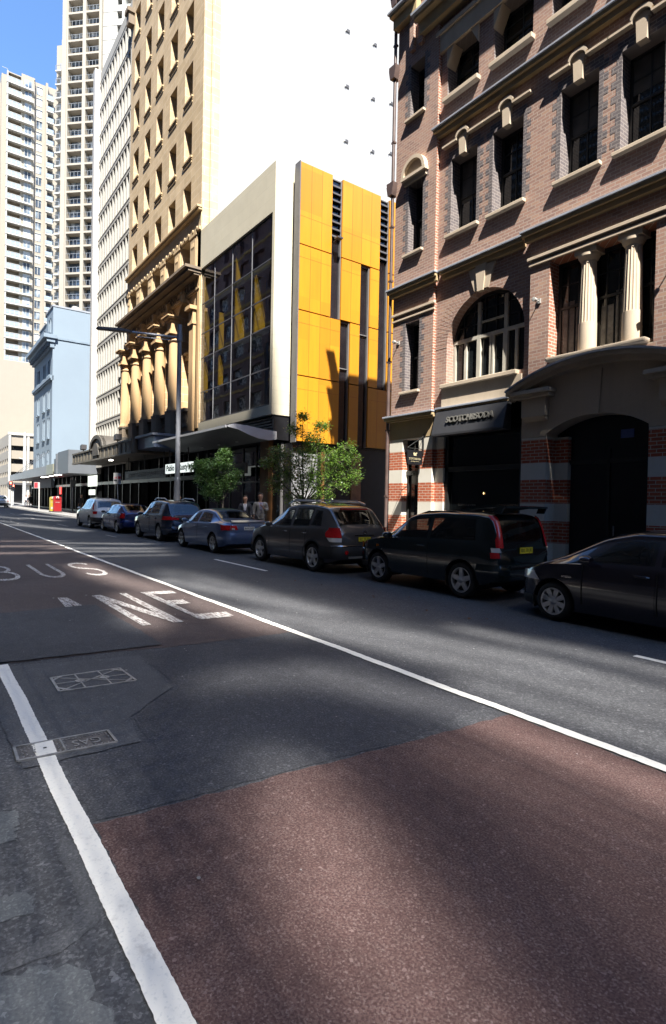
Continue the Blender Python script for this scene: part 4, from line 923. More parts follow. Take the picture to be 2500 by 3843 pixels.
# vents on the white party wall
mb = MB()
paint('vent_dark', (.05, .05, .055), .7); paint('vent_white', (.7, .7, .7), .6)
for y, z in [(-22.82, 33.18), (-25.17, 33.42), (-22.84, 29.54), (-25.1, 29.7), (-26.77, 30.1), (-22.86, 25.94), (-25.14, 26.12), (-26.79, 26.6), (-27.6, 33.5), (-29.2, 30.2)]:
    mb = MB(); mb.box(30.66, 30.72, y - .16, y + .16, z - .09, z + .09); v_ = T(mb, 'vent', 'vent_dark'); mb = MB(); mb.box(30.6, 30.72, y + .16, y + .2, z - .1, z + .22); mb.build('hood', 'vent_white', v_)
mb = MB(); mb.tube([(30.8, -26.3, 24.47), (30.3, -28.6, 24.55)], .03); mb.tube([(30.8, -26.3, 24.12), (30.3, -28.6, 24.2)], .05); T(mb, 'cable_tray', 'vent_white')
# ------------------------------------------------------------------ pale concrete office block with fins
streaky('fin_concrete', (.37, .355, .32), (.28, .27, .24), .8, .35)
paint('bright_render', (.42, .40, .37), .6, .03)
WO = thing('office_block', 'pale concrete office block with rows of narrow fins and slit windows', 'building', (49.5, -12.8, .3))
wins = []
NF, PX = 12, .79
for k in range(14):
    z0 = 6.15 + 2.325 * k
    for i in range(NF): wins.append((44.72 + PX * i + .10, 44.72 + PX * i + .66, z0 + .1, z0 + 1.92))
mb = MB(); mb.grid_wall([44.6, 54.3], [4.5, 39.6], wins, front(-12.8), .55)
mb.quad((44.6, -12.8, 39.6), (54.3, -12.8, 39.6), (54.3, -40, 39.6), (44.6, -40, 39.6)); mb.quad((54.3, -12.8, 4), (54.3, -40, 4), (54.3, -40, 39.6), (54.3, -12.8, 39.6)); mb.quad((44.62, -12.8, 4), (44.62, -40, 4), (44.62, -40, 39.6), (44.62, -12.8, 39.6))
mb.build('wall', 'fin_concrete', WO)
for k in range(14):
    z0 = 6.15 + 2.325 * k
    MB().box(44.6, 54.3, -13.4, -13.33, z0 + .05, z0 + 2.0).build('strip_window', 'window_glass', WO)
    mb = MB(); mb.box(44.6, 54.3, -12.82, -12.78, z0 + 1.98, z0 + 2.02); mb.box(44.6, 54.3, -12.82, -12.775, z0 + 2.30, z0 + 2.34); mb.build('floor_band', 'fin_concrete', WO)
mb = MB()
for k in range(14):
    z0 = 6.15 + 2.325 * k
    for i in range(NF + 1): mb.box(44.76 + PX * i - .05, 44.76 + PX * i + .05, -12.82, -12.785, z0 + .05, z0 + 1.95)
mb.build('fin', 'fin_concrete', WO)
mb = MB(); mb.box(54.0, 54.6, -40, -12.35, 4, 39.9); mb.build('end_wall', 'bright_render', WO)
# ------------------------------------------------------------------ blue building
m, n, p = nodes('blue_paint'); pbr(p, .65, 0, .3); t = noise(n, .25, 5, .6, pos(n)); r_ = ramp(n, t.outputs[0], [(.3, (.18, .225, .27)), (.7, (.195, .245, .292))]); n.links.new(r_.outputs[0], p.inputs[0])
paint('blue_trim', (.17, .22, .27), .6, .12, 1); paint('roof_grey', (.25, .27, .30), .6, .1, 1)
m, n, p = nodes('sky_glass'); pbr(p, .06, 0, .9); p.inputs[0].default_value = (.10, .14, .18, 1)
BL = thing('blue_building', 'pale blue painted old building with a heavy grey cornice and paired windows', 'building', (82, -12.8, .4))
wins = []
BX = [(76.55, 77.15), (77.45, 78.05), (79.75, 80.4), (80.7, 81.35), (83.9, 84.6), (85.0, 85.7)]
for z0, z1 in ((4.7, 7.6), (9.1, 11.55), (12.7, 14.95), (16.7, 18.6)):
    for a, b_ in BX: wins.append((a, b_, z0, z1))
att = [(76.2, 76.9, 21.9, 23.6), (77.3, 78.0, 21.9, 23.6), (80.2, 81, 21.6, 23), (81.4, 82.2, 21.6, 23)]
mb = MB(); mb.grid_wall([75, 88.4], [3, 21.0], wins, front(-12.8), .45)
mb.quad((75, -12.8, 3), (75, -45, 3), (75, -45, 24.6), (75, -12.8, 24.6)); mb.grid_wall([75, 79.2], [21, 24.6], att[:2], front(-12.8), .3); mb.grid_wall([79.2, 84.2], [21, 23.5], att[2:], front(-12.8), .3)
mb.quad((79.2, -12.8, 23.4), (79.2, -14.5, 23.4), (79.2, -14.5, 24.6), (79.2, -12.8, 24.6)); mb.quad((84.2, -12.8, 21), (84.2, -45, 21), (84.2, -45, 23.5), (84.2, -12.8, 23.5)); mb.quad((75, -12.8, 24.6), (79.2, -12.8, 24.6), (79.2, -45, 24.6), (75, -45, 24.6)); mb.quad((79.2, -12.8, 23.5), (84.2, -12.8, 23.5), (84.2, -45, 23.5), (79.2, -45, 23.5))
mb.quad((88.4, -12.8, 3), (88.4, -45, 3), (88.4, -45, 21), (88.4, -12.8, 21)); mb.quad((84.2, -12.8, 21), (88.4, -12.8, 21), (88.4, -45, 21), (84.2, -45, 21))
mb.build('wall', 'blue_paint', BL)
for a, b_, c, d in wins + att:
    mb = MB(); y = -13.05; mb.box(a, b_, y - .1, y - .02, c, d); w_ = mb.build('window', 'sky_glass', BL)
    MB().box(a - .06, b_ + .06, -12.9, -12.62, c - .18, c - .003).build('sill', 'blue_trim', w_)
mb = MB(); mb.box(74.6, 88.6, -13.2, -11.75, 20.75, 21.2); mb.box(74.75, 88.5, -13, -12.1, 20.3, 20.748); mb.box(74.9, 88.4, -12.95, -12.5, 19.7, 20.298); mb.box(74.9, 75, -25, -12.5, 20.75, 20.98); mb.build('cornice', 'blue_trim', BL)
mb = MB()
for i in range(14): mb.box(75.1 + i * .98, 75.35 + i * .98, -12.9, -12.2, 19.9, 20.3)
mb.box(75, 88.4, -12.9, -12.5, 16.05, 16.4); mb.box(75, 88.4, -12.9, -12.62, 15.85, 16.045); mb.build('string_course', 'blue_trim', BL)
mb = MB(); mb.box(74.95, 79.3, -30, -12.7, 24.6, 24.8); mb.box(79.25, 84.3, -30, -12.7, 23.5, 23.65); mb.build('parapet', 'roof_grey', BL)
def dish(x, y, z, r_, lab):
    t = thing('satellite_dish', lab, 'satellite dish', (x, y, z), 0, 'satellite dishes on the blue building roof')
    mb = MB(); pr = [(r_ * i / 6, .22 * r_ * (i / 6) ** 2) for i in range(7)]; mb.lathe(pr, (0, 0, 0), 20, axis='x'); mt = Matrix.Rotation(R(200), 3, 'Z') @ Matrix.Rotation(R(-25), 3, 'Y')
    mb.v = [tuple(mt @ Vector(v) + Vector((x, y, z + r_ * 1.15))) for v in mb.v]; mb.build('reflector', 'pale_stone', t, smooth=True)
    mb = MB(); mb.tube([(x, y, z - .05), (x, y, z + r_)], .05); a_ = mt @ Vector((r_ * .9, 0, 0)); mb.tube([(x, y, z + r_ * 1.15), (x + a_.x, y + a_.y, z + r_ * 1.15 + a_.z)], .02); mb.build('mast', 'roof_grey', t)
dish(77, -21.3, 24.6, .85, 'round satellite dish on a short mast at the right of the blue roof'); dish(77, -15.8, 24.2, .75, 'low satellite dish half hidden behind the blue roof edge')
# ------------------------------------------------------------------ towers
streaky('beige_concrete', (.29, .26, .21), (.23, .20, .16), .8, .3, .05); streaky('beige_wall', (.265, .235, .19), (.22, .195, .16), .8, .3, .05)
paint('white_slab', (.38, .37, .34), .6, .05); paint('rail_grey', (.22, .23, .24), .4)
m, n, p = nodes('tower_glass'); pbr(p, .08, 0, .8); t = noise(n, .33, 1, .5, pos(n)); r_ = ramp(n, t.outputs[0], [(.38, (.05, .065, .09)), (.48, (.15, .19, .23)), (.56, (.36, .38, .40))]); n.links.new(r_.outputs[0], p.inputs[0])
m, n, p = nodes('rail_glass'); pbr(p, .1, 0, .7); p.inputs[0].default_value = (.24, .29, .35, 1)
TB = thing('tall_apartment_tower', 'taller beige apartment tower with a deep concrete grid of balconies', 'building', (122.3, -22.7, .4))
U = Vector((-.70, -.714, 0)).normalized(); Nn = Vector((-.714, .70, 0)); P0 = Vector((122.29, -22.68, 0))
def tf(a, b, d): p = P0 + U * a - Nn * d; return (p.x, p.y, b)
def tbox(mb, u0, u1, d0, d1, z0, z1): 
    pts = [tf(u, z, d) for z in (z0, z1) for u, d in ((u0, d0), (u1, d0), (u1, d1), (u0, d1))]
    return mb.add(pts, [(0, 1, 2, 3), (7, 6, 5, 4), (0, 4, 5, 1), (1, 5, 6, 2), (2, 6, 7, 3), (3, 7, 4, 0)])
FZ = [40.4 - 2.65 * 9 + 2.65 * k for k in range(38)]
mb = MB(); hol = []
for z in FZ: hol += [(.28, 3.33, z + .28, z + 2.55), (4.02, 6.75, z + .28, z + 2.55)]
mb.grid_wall([-.95, 7.25], [12, 116], hol, tf, 1.5)
tbox(mb, 7.25, 7.3, .01, 5.5, 12, 116); tbox(mb, -.95, 7.25, 1.52, 12, 12, 115.9); tbox(mb, -.3, 0, -.12, .02, 12, 116)
mb.build('wall', 'beige_concrete', TB)
cnt = 0
rows_ = []
for z in FZ:
    for a, b_ in ((.28, 3.33), (4.02, 6.75)):
        if z < 20 or z > 108: continue
        mb = MB(); mb.add([tf(a, z + .28, 1.45), tf(b_, z + .28, 1.45), tf(b_, z + 2.55, 1.45), tf(a, z + 2.55, 1.45)], [(0, 1, 2, 3)]); w_ = mb.build('window', 'tower_glass', TB)
        mb = MB()
        for u in (a + .05, a + (b_ - a) * .4, b_ - .05): tbox(mb, u - .05, u + .05, 1.34, 1.42, z + .28, z + 2.55)
        tbox(mb, a, b_, 1.35, 1.41, z + 1.55, z + 1.65); mb.build('frame', 'charcoal', w_)
        mb = MB(); tbox(mb, a, b_, .1, .14, z + 1.28, z + 1.33)
        for k in range(1, 4): tbox(mb, a + (b_ - a) * k / 4 - .03, a + (b_ - a) * k / 4 + .03, .1, .14, z + .28, z + 1.3)
        mb.build('railing', 'rail_grey', w_)
# left wing with small projecting balconies
mb = MB(); tbox(mb, -1.25, -.95, .3, 10, 12, 91.5); tbox(mb, -2.9, -1.25, 1.2, 10, 12, 91.2); mb.build('wing', 'beige_wall', TB)
for z in FZ:
    if z > 88 or z < 20: continue
    mb = MB(); tbox(mb, -2.45, -1.25, .1, 1.2, z - .1, z + .12); b_ = mb.build('balcony', 'white_slab', TB)
    mb = MB(); tbox(mb, -2.42, -2.36, .15, .2, z + .12, z + 1.1); tbox(mb, -1.4, -1.34, .15, .2, z + .12, z + 1.1); tbox(mb, -2.42, -1.34, .12, .2, z + 1.02, z + 1.1); tbox(mb, -2.1, -1.5, 1.1, 1.19, z + .3, z + 2.2); mb.build('railing', 'rail_grey', b_)
# right side: slab wall then a set-back stack of balconies
mb = MB(); tbox(mb, 7.3, 10.2, .55, 8, 12, 116); 
for z in FZ: tbox(mb, 7.3, 10.22, .5, .549, z - .03, z + .03)
tbox(mb, 11.3, 11.9, .3, 8, 12, 116); tbox(mb, 10.2, 14, 2.2, 8, 12, 116); mb.build('side_wall', 'fin_concrete', TB)
for z in FZ:
    if z < 84 or z > 108: continue
    mb = MB(); tbox(mb, 10.2, 14, .4, 2.2, z - .12, z + .28); tbox(mb, 10.22, 14, .38, .5, z + .28, z + 1.0); mb.build('balcony', 'white_slab', TB)
# lower apartment tower
TA = thing('apartment_tower', 'beige apartment tower with white edged balconies, its top against the blue sky at far left', 'building', (158, -19, .5))
def fa(a, b, d): return (158 + d, a, b)
mb = MB(); FA = [34.6 + 2.76 * k for k in range(25)]
hb = [(-19.3, -16.5, z + .1, z + 2.5) for z in FA]
mb.grid_wall([-22.2, -16.3], [30, 103.6], hb, fa, 2.2)
mb.box(158, 170, -16.3, -15.2, 30, 102.6); mb.box(159.5, 172, -15.2, -12, 30, 101); mb.box(159.2, 172, -22.2, -16.3, 30, 103.5); mb.box(158.02, 158.5, -22.3, -19.4, 103, 104.4)
mb.box(158.9, 172, -25.0, -22.21, 30, 104.2); mb.box(159.6, 172, -29, -25, 30, 104.8); mb.box(158.6, 159.6, -25.3, -24.8, 30, 104.9)
mb.build('wall', 'beige_wall', TA)
mb = MB(); mb.box(158.02, 158.35, -22.35, -22.15, 30, 104); mb.build('joint', 'charcoal', TA)
for z in FA:
    mb = MB(); mb.box(157.2, 158.1, -22.0, -16.2, z - .16, z + .2); mb.box(157.3, 158.0, -16.5, -16.25, z + .2, z + 2.5); b_ = mb.build('balcony', 'white_slab', TA)
    mb = MB(); mb.box(157.25, 157.3, -19.3, -16.4, z + .3, z + 1.15); mb.build('balustrade', 'rail_glass', b_)
    mb = MB(); mb.box(157.2, 157.32, -19.35, -16.3, z + 1.15, z + 1.25); mb.box(157.2, 157.3, -19.4, -19.3, z + .2, z + 1.2); mb.box(157.2, 157.3, -17.4, -17.32, z + .2, z + 1.2); mb.box(157.2, 157.3, -18.35, -18.27, z + .2, z + 1.2); mb.build('railing', 'white_slab', b_)
    mb = MB(); mb.quad((157.95, -21.6, z + .3), (157.95, -20.1, z + .3), (157.95, -20.1, z + 2.4), (157.95, -21.6, z + 2.4)); w_ = mb.build('window', 'tower_glass', TA)
    mb = MB(); mb.box(157.88, 157.96, -20.9, -20.8, z + .3, z + 2.4); mb.box(157.88, 157.96, -21.65, -21.55, z + .3, z + 2.4); mb.box(157.88, 157.96, -20.15, -20.05, z + .3, z + 2.4); mb.build('frame', 'white_slab', w_)
    mb = MB(); mb.quad((158.85, -24.0, z + .5), (158.85, -22.8, z + .5), (158.85, -22.8, z + 2.3), (158.85, -24, z + 2.3)); w_ = mb.build('window', 'tower_glass', TA)
    mb = MB(); mb.box(158.8, 158.88, -23.45, -23.35, z + .5, z + 2.3); mb.box(158.7, 158.9, -24.05, -22.75, z + 2.3, z + 2.42); mb.build('frame', 'white_slab', w_)
    mb = MB(); mb.box(158.4, 159.6, -26.6, -25.0, z - .16, z + .2); b_ = mb.build('balcony', 'white_slab', TA)
    mb = MB(); mb.box(158.4, 158.45, -26.6, -25.0, z + .3, z + 1.1); mb.build('balustrade', 'rail_glass', b_)
    mb = MB(); mb.box(159.5, 159.62, -26.5, -25.1, z + .25, z + 2.3); mb.build('door', 'charcoal', TA)
mb = MB(); mb.box(157.3, 157.36, -16.4, -15.2, 103.6, 103.7); mb.box(157.3, 157.36, -16.4, -16.34, 102.7, 103.7); mb.build('railing', 'rail_grey', TA)
# blank podium wall and car park
PD = thing('tower_podium', 'large blank cream podium wall rising behind the multi-storey car park', 'building', (156, -18, .5))
MB().box(156.5, 175, -40, -9, 0, 34.5).build('wall', 'beige_wall', PD)
CP = thing('car_park', 'cream multi-storey car park with long dark openings at the far corner', 'building', (128, -16, .45))
mb = MB(); op = [(-17.35, -14.62, 10.97, 11.95), (-17.35, -14.62, 8.33, 9.34), (-17.35, -14.62, 5.75, 6.77), (-24, -17.85, 10.97, 11.95), (-24, -17.85, 8.33, 9.34), (-24, -17.85, 5.75, 6.77), (-17.3, -14.7, .3, 4.2), (-24, -18, .3, 4.2)]
mb.grid_wall([-30, -14.2], [0, 14.4], op, facing(128), 1.0)
sw = []
for z0, z1 in ((11.0, 12.0), (8.35, 9.4), (5.8, 6.8)):
    for x in range(9): sw.append((129.5 + x * 2.9, 131.3 + x * 2.9, z0, z1))
for x in range(8): sw.append((129.3 + x * 3.2, 131.2 + x * 3.2, .3, 4.3))
mb.grid_wall([128, 156], [0, 14.3], sw, front(-14.2), .9)
mb.quad((128, -14.2, 14.3), (156, -14.2, 14.3), (156, -30, 14.3), (128, -30, 14.3)); mb.build('wall', 'beige_wall', CP)
MB().box(129.2, 155.9, -30, -15.2, .2, 14.2).build('core', 'black_paint', CP)
mb = MB(); mb.box(127.7, 128.02, -30, -14, 14.0, 14.5); mb.box(127.75, 128.0, -17.8, -17.4, .2, 13.9); mb.box(127.75, 128.0, -14.55, -14.15, .2, 13.9); mb.build('trim', 'white_slab', CP)
mb = MB(); mb.box(127.1, 128, -30, -14, 4.2, 4.6); mb.box(127, 128.02, -22, -14.4, .3, .5); mb.build('canopy', 'charcoal', CP)

# ------------------------------------------------------------------ street level: awnings and shopfronts
paint('awning_dark', (.075, .066, .055), .6, .25, 2); paint('awning_band', (.13, .115, .09), .6, .2, 2); paint('blue_metal', (.10, .13, .20), .35, .1, 2); paint('panel_grey', (.105, .115, .13), .5, .06, 1); paint('slate_awning', (.17, .17, .19), .45, .1, 1); paint('olive_awning', (.21, .21, .16), .45, .1, 1)
t = thing('club_awning', 'dark ornate awning with a small arched pediment below the sandstone arches', 'awning', (44, -11.5, 4.6))
mb = MB(); mb.box(35.2, 51.6, -12.9, -10.5, 4.62, 4.85); mb.build('soffit', 'awning_dark', t)
mb = MB(); mb.box(35.2, 51.6, -10.6, -10.45, 4.6, 5.38); mb.box(35.15, 51.65, -10.65, -10.38, 5.34, 5.46); mb.box(35.15, 51.65, -10.65, -10.38, 4.56, 4.68)
for x in range(17): mb.box(35.5 + x, 35.58 + x, -10.46, -10.41, 4.7, 5.3)
mb.build('fascia', 'awning_band', t)
mb = MB(); o_, i_ = arc(43.85, 5.35, 1.9, 0, pi, 20), arc(43.85, 5.35, 1.55, 0, pi, 20)
o_ = [(x, 5.35 + (z - 5.35) * .55) for x, z in o_]; i_ = [(x, 5.35 + (z - 5.35) * .5) for x, z in i_]
mb.prism(o_, front(-10.55), -.08, .12)
for i in range(20): mb.prism([o_[i], o_[i + 1], i_[i + 1], i_[i]], front(-10.5), -.12, 2.3)
sh = arc(43.85, 4.9, .9, 0, pi, 14); mb.prism(sh, front(-10.5), -.14, .05); mb.build('pediment', 'awning_dark', t, smooth=True)
mb = MB(); mb.box(35.0, 35.9, -12.9, -10.42, 4.6, 5.5); mb.build('end_pier', 'sandstone_dark', t); mb = MB(); mb.prism([(-11.6, 4.75), (-11.1, 4.75), (-11.1, 5.1)] + arc(-11.35, 5.1, .25, 0, pi, 8) + [(-11.6, 5.1)], facing(34.99), 0, .02); mb.build('niche', 'black_paint', t)
mb = MB(); mb.prism([(-10.7, 4.75), (-10.7, 5.42), (-12.9, 5.42), (-12.9, 4.75)], lambda a, b, d: (d, a, b), 31.9, 34.9); mb.build('metal_box', 'blue_metal', t)
mb = MB(); mb.box(31.8, 35, -12.9, -10.55, 5.42, 5.55); mb.build('cap', 'lead', t)
for x, lab in ((39.6, 'small dark floodlight standing on the ornate awning right of its arch'), (49.5, 'small dark floodlight standing at the far end of the ornate awning')):
    tt_ = thing('floodlight', lab, 'light', (x, -10.8, 5.46)); mb = MB(); mb.tube([(x, -10.8, 5.4), (x, -10.8, 5.8)], .04); mb.build('stem', 'charcoal', tt_)
    mb = MB(); mb.prism([(-.28, -.16), (.28, -.22), (.24, .14), (-.28, .2)], lambda a, b, d, x=x: (x + a, -10.8 + d, 5.92 + b), -.2, .2); mb.build('lamp_head', 'charcoal', tt_)
AB = thing('block_awning', 'deep pale grey box awning next to the ornate awning', 'awning', (55, -11.6, 4)); mb = MB(); mb.box(53.7, 58.4, -12.9, -10.5, 3.95, 6.0); mb.build('box', 'panel_grey', AB)
AB = thing('block_awning', 'lower pale grey box awning with a slatted top, farther along', 'awning', (60, -11.6, 4)); mb = MB(); mb.box(59.1, 59.4, -12.9, -10.5, 4.0, 5.95); mb.box(59.4, 60.5, -12.9, -10.55, 4.05, 5.5)
mb.build('box', 'panel_grey', AB); mb = MB()
for k in range(5): mb.box(58.5, 59.1, -12.8 + k * .4, -12.65 + k * .4, 5.6, 5.7)
mb.build('slat', 'charcoal', AB)
AB = thing('long_awning', 'long flat awning under the blue building with a grey and olive fascia', 'awning', (78, -11.6, 4.1))
mb = MB(); mb.box(60.5, 92.5, -13, -10.5, 4.06, 4.3); mb.build('soffit', 'slate_awning', AB)
mb = MB(); mb.box(60.5, 64, -10.56, -10.45, 4.05, 5.05); mb.build('fascia', 'olive_awning', AB)
mb = MB(); mb.box(64.002, 80, -10.56, -10.45, 4.05, 5.0); mb.box(80, 92.5, -10.57, -10.44, 4.06, 4.85); mb.box(92.45, 92.55, -13, -10.45, 4.06, 4.8); mb.build('fascia', 'slate_awning', AB)
mb = MB()
for a in (82, 85, 88): mb.tube([(a, -10.6, 4.9), (a - 5, -12.8, 7.4)], .03)
mb.build('stay_rod', 'rail_grey', AB)
glassmat('shop_glass', (.012, .013, .014), .5, .02, 1, .02).node_tree.nodes['Principled BSDF'].inputs['IOR'].default_value = 1.03
emit('lamp_on', (1, .95, .85), 5)
mb = MB()
for x in (61.5, 63.5, 66, 68.5, 71): mb.box(x - .25, x + .25, -11.4, -11.1, 4.03, 4.058)
mb.build('downlight', 'lamp_on', AB)
mb = MB(); mb.box(43.3, 43.7, -11.5, -11.3, 4.58, 4.618); mb.build('downlight', 'lamp_on', t)
# shopfronts under the awnings
SHN = [(31.5, 40.4, 'dark shopfront beneath the white lettered light box', 'black_paint'), (40.4, 53, 'dark recessed shopfront below the sandstone club', 'black_paint'), (53, 59, 'glass fronted bank entrance under the grey box awnings', 'black_paint'), (59, 75, 'long dark shopfront left of the red post box', 'black_paint'), (75, 92, 'corner shopfront under the blue building', 'black_paint')]
for i, (a, b_, lab, mt) in enumerate(SHN):
    t = thing('shopfront', lab, 'shopfront', ((a + b_) / 2, -13.5, .3))
    zt = 4.6 if i < 2 else 4.4; mb = MB(); mb.box(a, b_, -16, -13.4, .2, zt); mb.build('back_wall', 'black_paint', t)
    mb = MB(); x = a
    while x < b_ + .01: mb.box(x - .05, x + .05, -13.4, -13.15, .2, zt); x += (b_ - a) / max(2, round((b_ - a) / 2.2))
    mb.box(a, b_, -13.4, -13.15, 3.0, 3.25); mb.box(a, b_, -13.4, -13.1, .2, .6); mb.build('frame', mt, t)
    mb = MB(); mb.quad((a, -13.3, .6), (b_, -13.3, .6), (b_, -13.3, zt), (a, -13.3, zt)); mb.build('pane', 'shop_glass', t)
    mb = MB(); mb.box(a, b_, -16, -13.0, zt, 5.2); mb.build('bulkhead', 'black_paint', t) if i < 2 else mb.build('bulkhead', 'charcoal', t)
emit('shop_glow', (.75, .8, .7), .5); emit('red_glow', (.8, .05, .04), 1.2)
mb = MB(); mb.box(54.5, 58, -13.12, -13.1, 2.9, 3.9); mb.box(55.2, 57.6, -13.12, -13.1, 2.1, 2.6)
tag(mb.build('lit_window', 'shop_glow'), 'pale lit shop window under the grey box awnings', 'window')
mb = MB(); mb.box(70.5, 71.3, -13.1, -13.05, 2.2, 3.0); tag(mb.build('neon_sign', 'red_glow'), 'small red lit shop sign beyond the red post box', 'sign')
# ------------------------------------------------------------------ unseen surroundings: opposite building, plus blockers added to shape sun and sky light
paint('blocker_brown', (.055, .048, .043), .9, .2, .3)  # dark brown shared by the two added light blockers
STROKES = [  # x0,y0,x1,y1,half width,strength of the sun patch the sheet lets through
 ((11.7, -4.35), (7.4, -5.2), .33, .85), ((13.4, -3.35), (10, -3.75), .35, .6), ((10, -3.75), (6.9, -4.05), .35, .75), ((10.2, -3.1), (8, -2.6), .3, .4), ((15.2, -3.4), (13.2, -3.3), .3, .6), ((11.7, -5.05), (8.4, -5.3), .2, .45),
 ((7.6, -4.3), (6.1, -5.0), .34, .8), ((6.1, -5.0), (3.9, -5.62), .3, .85), ((3.9, -5.62), (1.5, -5.7), .27, .7), ((6.3, -4.45), (5.2, -4.66), .24, .65), ((5.2, -4.66), (3.7, -5.0), .24, .85), ((3.7, -5.0), (1.2, -5.2), .24, .8),
 ((5.2, -6.2), (3.6, -6.45), .18, .55), ((3.6, -6.45), (1.5, -6.5), .2, .5), ((3.5, -4.4), (1.2, -4.55), .2, .6), ((5.0, -2.7), (4.6, -3.3), .34, .22), ((4.6, -3.3), (3.1, -3.85), .28, .34),
 ((2.8, -3.72), (.8, -3.75), .24, .5), ((3.0, -1.95), (2.45, -1.72), .24, .30), ((2.45, -1.72), (1.85, -1.5), .28, .40), ((1.85, -1.5), (1.2, -1.4), .26, .26), ((2.6, -3.2), (1.0, -2.6), .3, .08), ((3.6, -.6), (1.0, -.45), .4, .10), ((2.4, -3.1), (1.2, -3.3), .3, .14),
 ((22.4, -1.2), (21.6, -3.95), .30, .6), ((20.7, -3.9), (19.6, -6.4), .3, .75), ((19.25, -4.4), (18.4, -6.3), .22, .95), ((19.6, -1.4), (19.2, -3.2), .25, .55), ((24.9, -1), (24.1, -4.4), .25, .35), ((23.1, -4.2), (21.6, -6.8), .25, .65), ((17.6, -4.2), (17.2, -6.2), .2, .4),
 ((7.6, -4.9), (1.5, -5.25), .62, .36), ((12.5, -4.85), (7.6, -5.15), .5, .26), ((38, -4.6), (31, -6.7), .4, .6), ((49, -6.6), (44, -7.9), .4, .7), ((44, -4.4), (36, -5.6), .3, .35), ((27.5, -11.1), (22.8, -11.7), .8, .11), ((35, -11.75), (25.2, -11.78), .22, .5), ((58, -8), (50, -9.4), .5, .7), ((56, -4.5), (47, -6), .4, .4)]
def lit(x, y):
    f = 0
    for (a, b, hw, s) in STROKES:
        dx, dy = b[0] - a[0], b[1] - a[1]; L2 = dx * dx + dy * dy; t = max(0, min(1, ((x - a[0]) * dx + (y - a[1]) * dy) / L2))
        d = math.hypot((x - a[0] - t * dx) * (.55 if hw < .5 else .4), y - a[1] - t * dy) if abs(dx) > abs(dy) else math.hypot(x - a[0] - t * dx, (y - a[1] - t * dy) * .6)
        f = max(f, min(1.0, 1.65 * s) * math.exp(-(d / (hw * 1.06)) ** 2))
    base = 0
    if -6.9 < y < .8 and -1 < x < 62: base = .062 if y > -6.2 else .062 - .03 * (-6.2 - y) / .7
    elif -10.4 < y <= -6.9 and 0 < x < 48: base = .015 if x < 11 else .03
    return max(f * .92 + base * .8, base) if f < .9 else f
TOPZ = [(-64, 76.4), (-37.1, 76.4), (-34.8, 72.6), (-31.8, 67.5), (-27.4, 62.5), (-26.4, 62.5), (-26.1, 77.2), (-24.7, 80.2), (-23.8, 80.2), (-22.5, 77.6), (-16.2, 77.6), (-15.2, 79.2), (-2.4, 79.2), (-2.2, 60.5), (52, 60.5)]  # top edge of the added sheet, drawn to set facade shade lines
def topz(x):
    for (a, za), (b, zb) in zip(TOPZ, TOPZ[1:]):
        if a <= x <= b: return za + (zb - za) * (x - a) / (b - a)
    return 60.5
mb = MB(); cw, chh = .2, .6; zlow = 0.0
nx_ = int((52 + 64) / cw)
for i in range(nx_):
    xa, xb = -64 + i * cw, -64 + (i + 1) * cw; z = zlow; run = None; za = None
    zt = min(topz(xa + .01), topz(xb - .01))
    while z < zt:
        z2 = min(z + chh, zt); xm, zm = (xa + xb) / 2, (z + z2) / 2; t = zm / 1.52; y = 6 + KY * t; f = lit(xm + t, y) if y > -12.6 else 0
        if f < .012:
            if run is None: run = z
        else:
            if run is not None: mb.quad((xa, 6, run), (xb, 6, run), (xb, 6, z), (xa, 6, z)); run = None
            if f < .93:
                k = sqrt(min(1, f)); hx, hz = cw * k / 2, (z2 - z) * k / 2
                vs = [(xa, 6, z), (xb, 6, z), (xb, 6, z2), (xa, 6, z2), (xm - hx, 6, zm - hz), (xm + hx, 6, zm - hz), (xm + hx, 6, zm + hz), (xm - hx, 6, zm + hz)]
                mb.add(vs, [(0, 1, 5, 4), (1, 2, 6, 5), (2, 3, 7, 6), (3, 0, 4, 7)])
        z = z2
    if run is not None: mb.quad((xa, 6, run), (xb, 6, run), (xb, 6, zt), (xa, 6, zt))
SC_ = thing('scaffold', 'tall sheeted scaffold across the street, outside the picture, dappling the road', 'scaffold', (0, 6, 0))  # invented screen: holes place sun patches, sheet shades road and lower facades
mb.build('sun_mask_sheet', 'blocker_brown', SC_, recalc=False)
mb = MB()
for x in range(-63, 53, 12): mb.tube([(x, 6.1, 0), (x, 6.1, topz(x) - .5)], .03, 6)
for z in (3, 23.2, 61): mb.tube([(-64, 6.08, z), (52, 6.08, z)], .025, 6)
mb.build('pole', 'charcoal', SC_)  # supports added for the light-shaping sheet
# brown building reflected in the dark glass
paint('maroon_render', (.17, .10, .10), .7, .15, .3); paint('ochre_band', (.42, .27, .07), .6, .1, 1)
OP = thing('opposite_building', 'maroon building with curtained windows across the street, mirrored in the dark glass', 'building', (85, 8, 0))
hol = []
for k in range(11):
    for i in range(13): hol.append((56 + i * 4.2, 58.6 + i * 4.2, 3 + k * 3.4, 4.9 + k * 3.4))
mb = MB(); mb.grid_wall([54.5, 112], [0, 41], hol, lambda a, b, d: (a, 7 + d, b), .4); mb.box(54.5, 112, 7.42, 20, 0, 40.9); mb.build('wall', 'maroon_render', OP)
mb = MB()
for k in range(11): mb.box(54.5, 112, 6.9, 7.0, 5.6 + k * 3.4, 5.9 + k * 3.4)
mb.build('band', 'ochre_band', OP)
mb = MB()
for a, b, c, d in hol[:100]: mb.quad((a, 7.35, c), (b, 7.35, c), (b, 7.35, d), (a, 7.35, d))
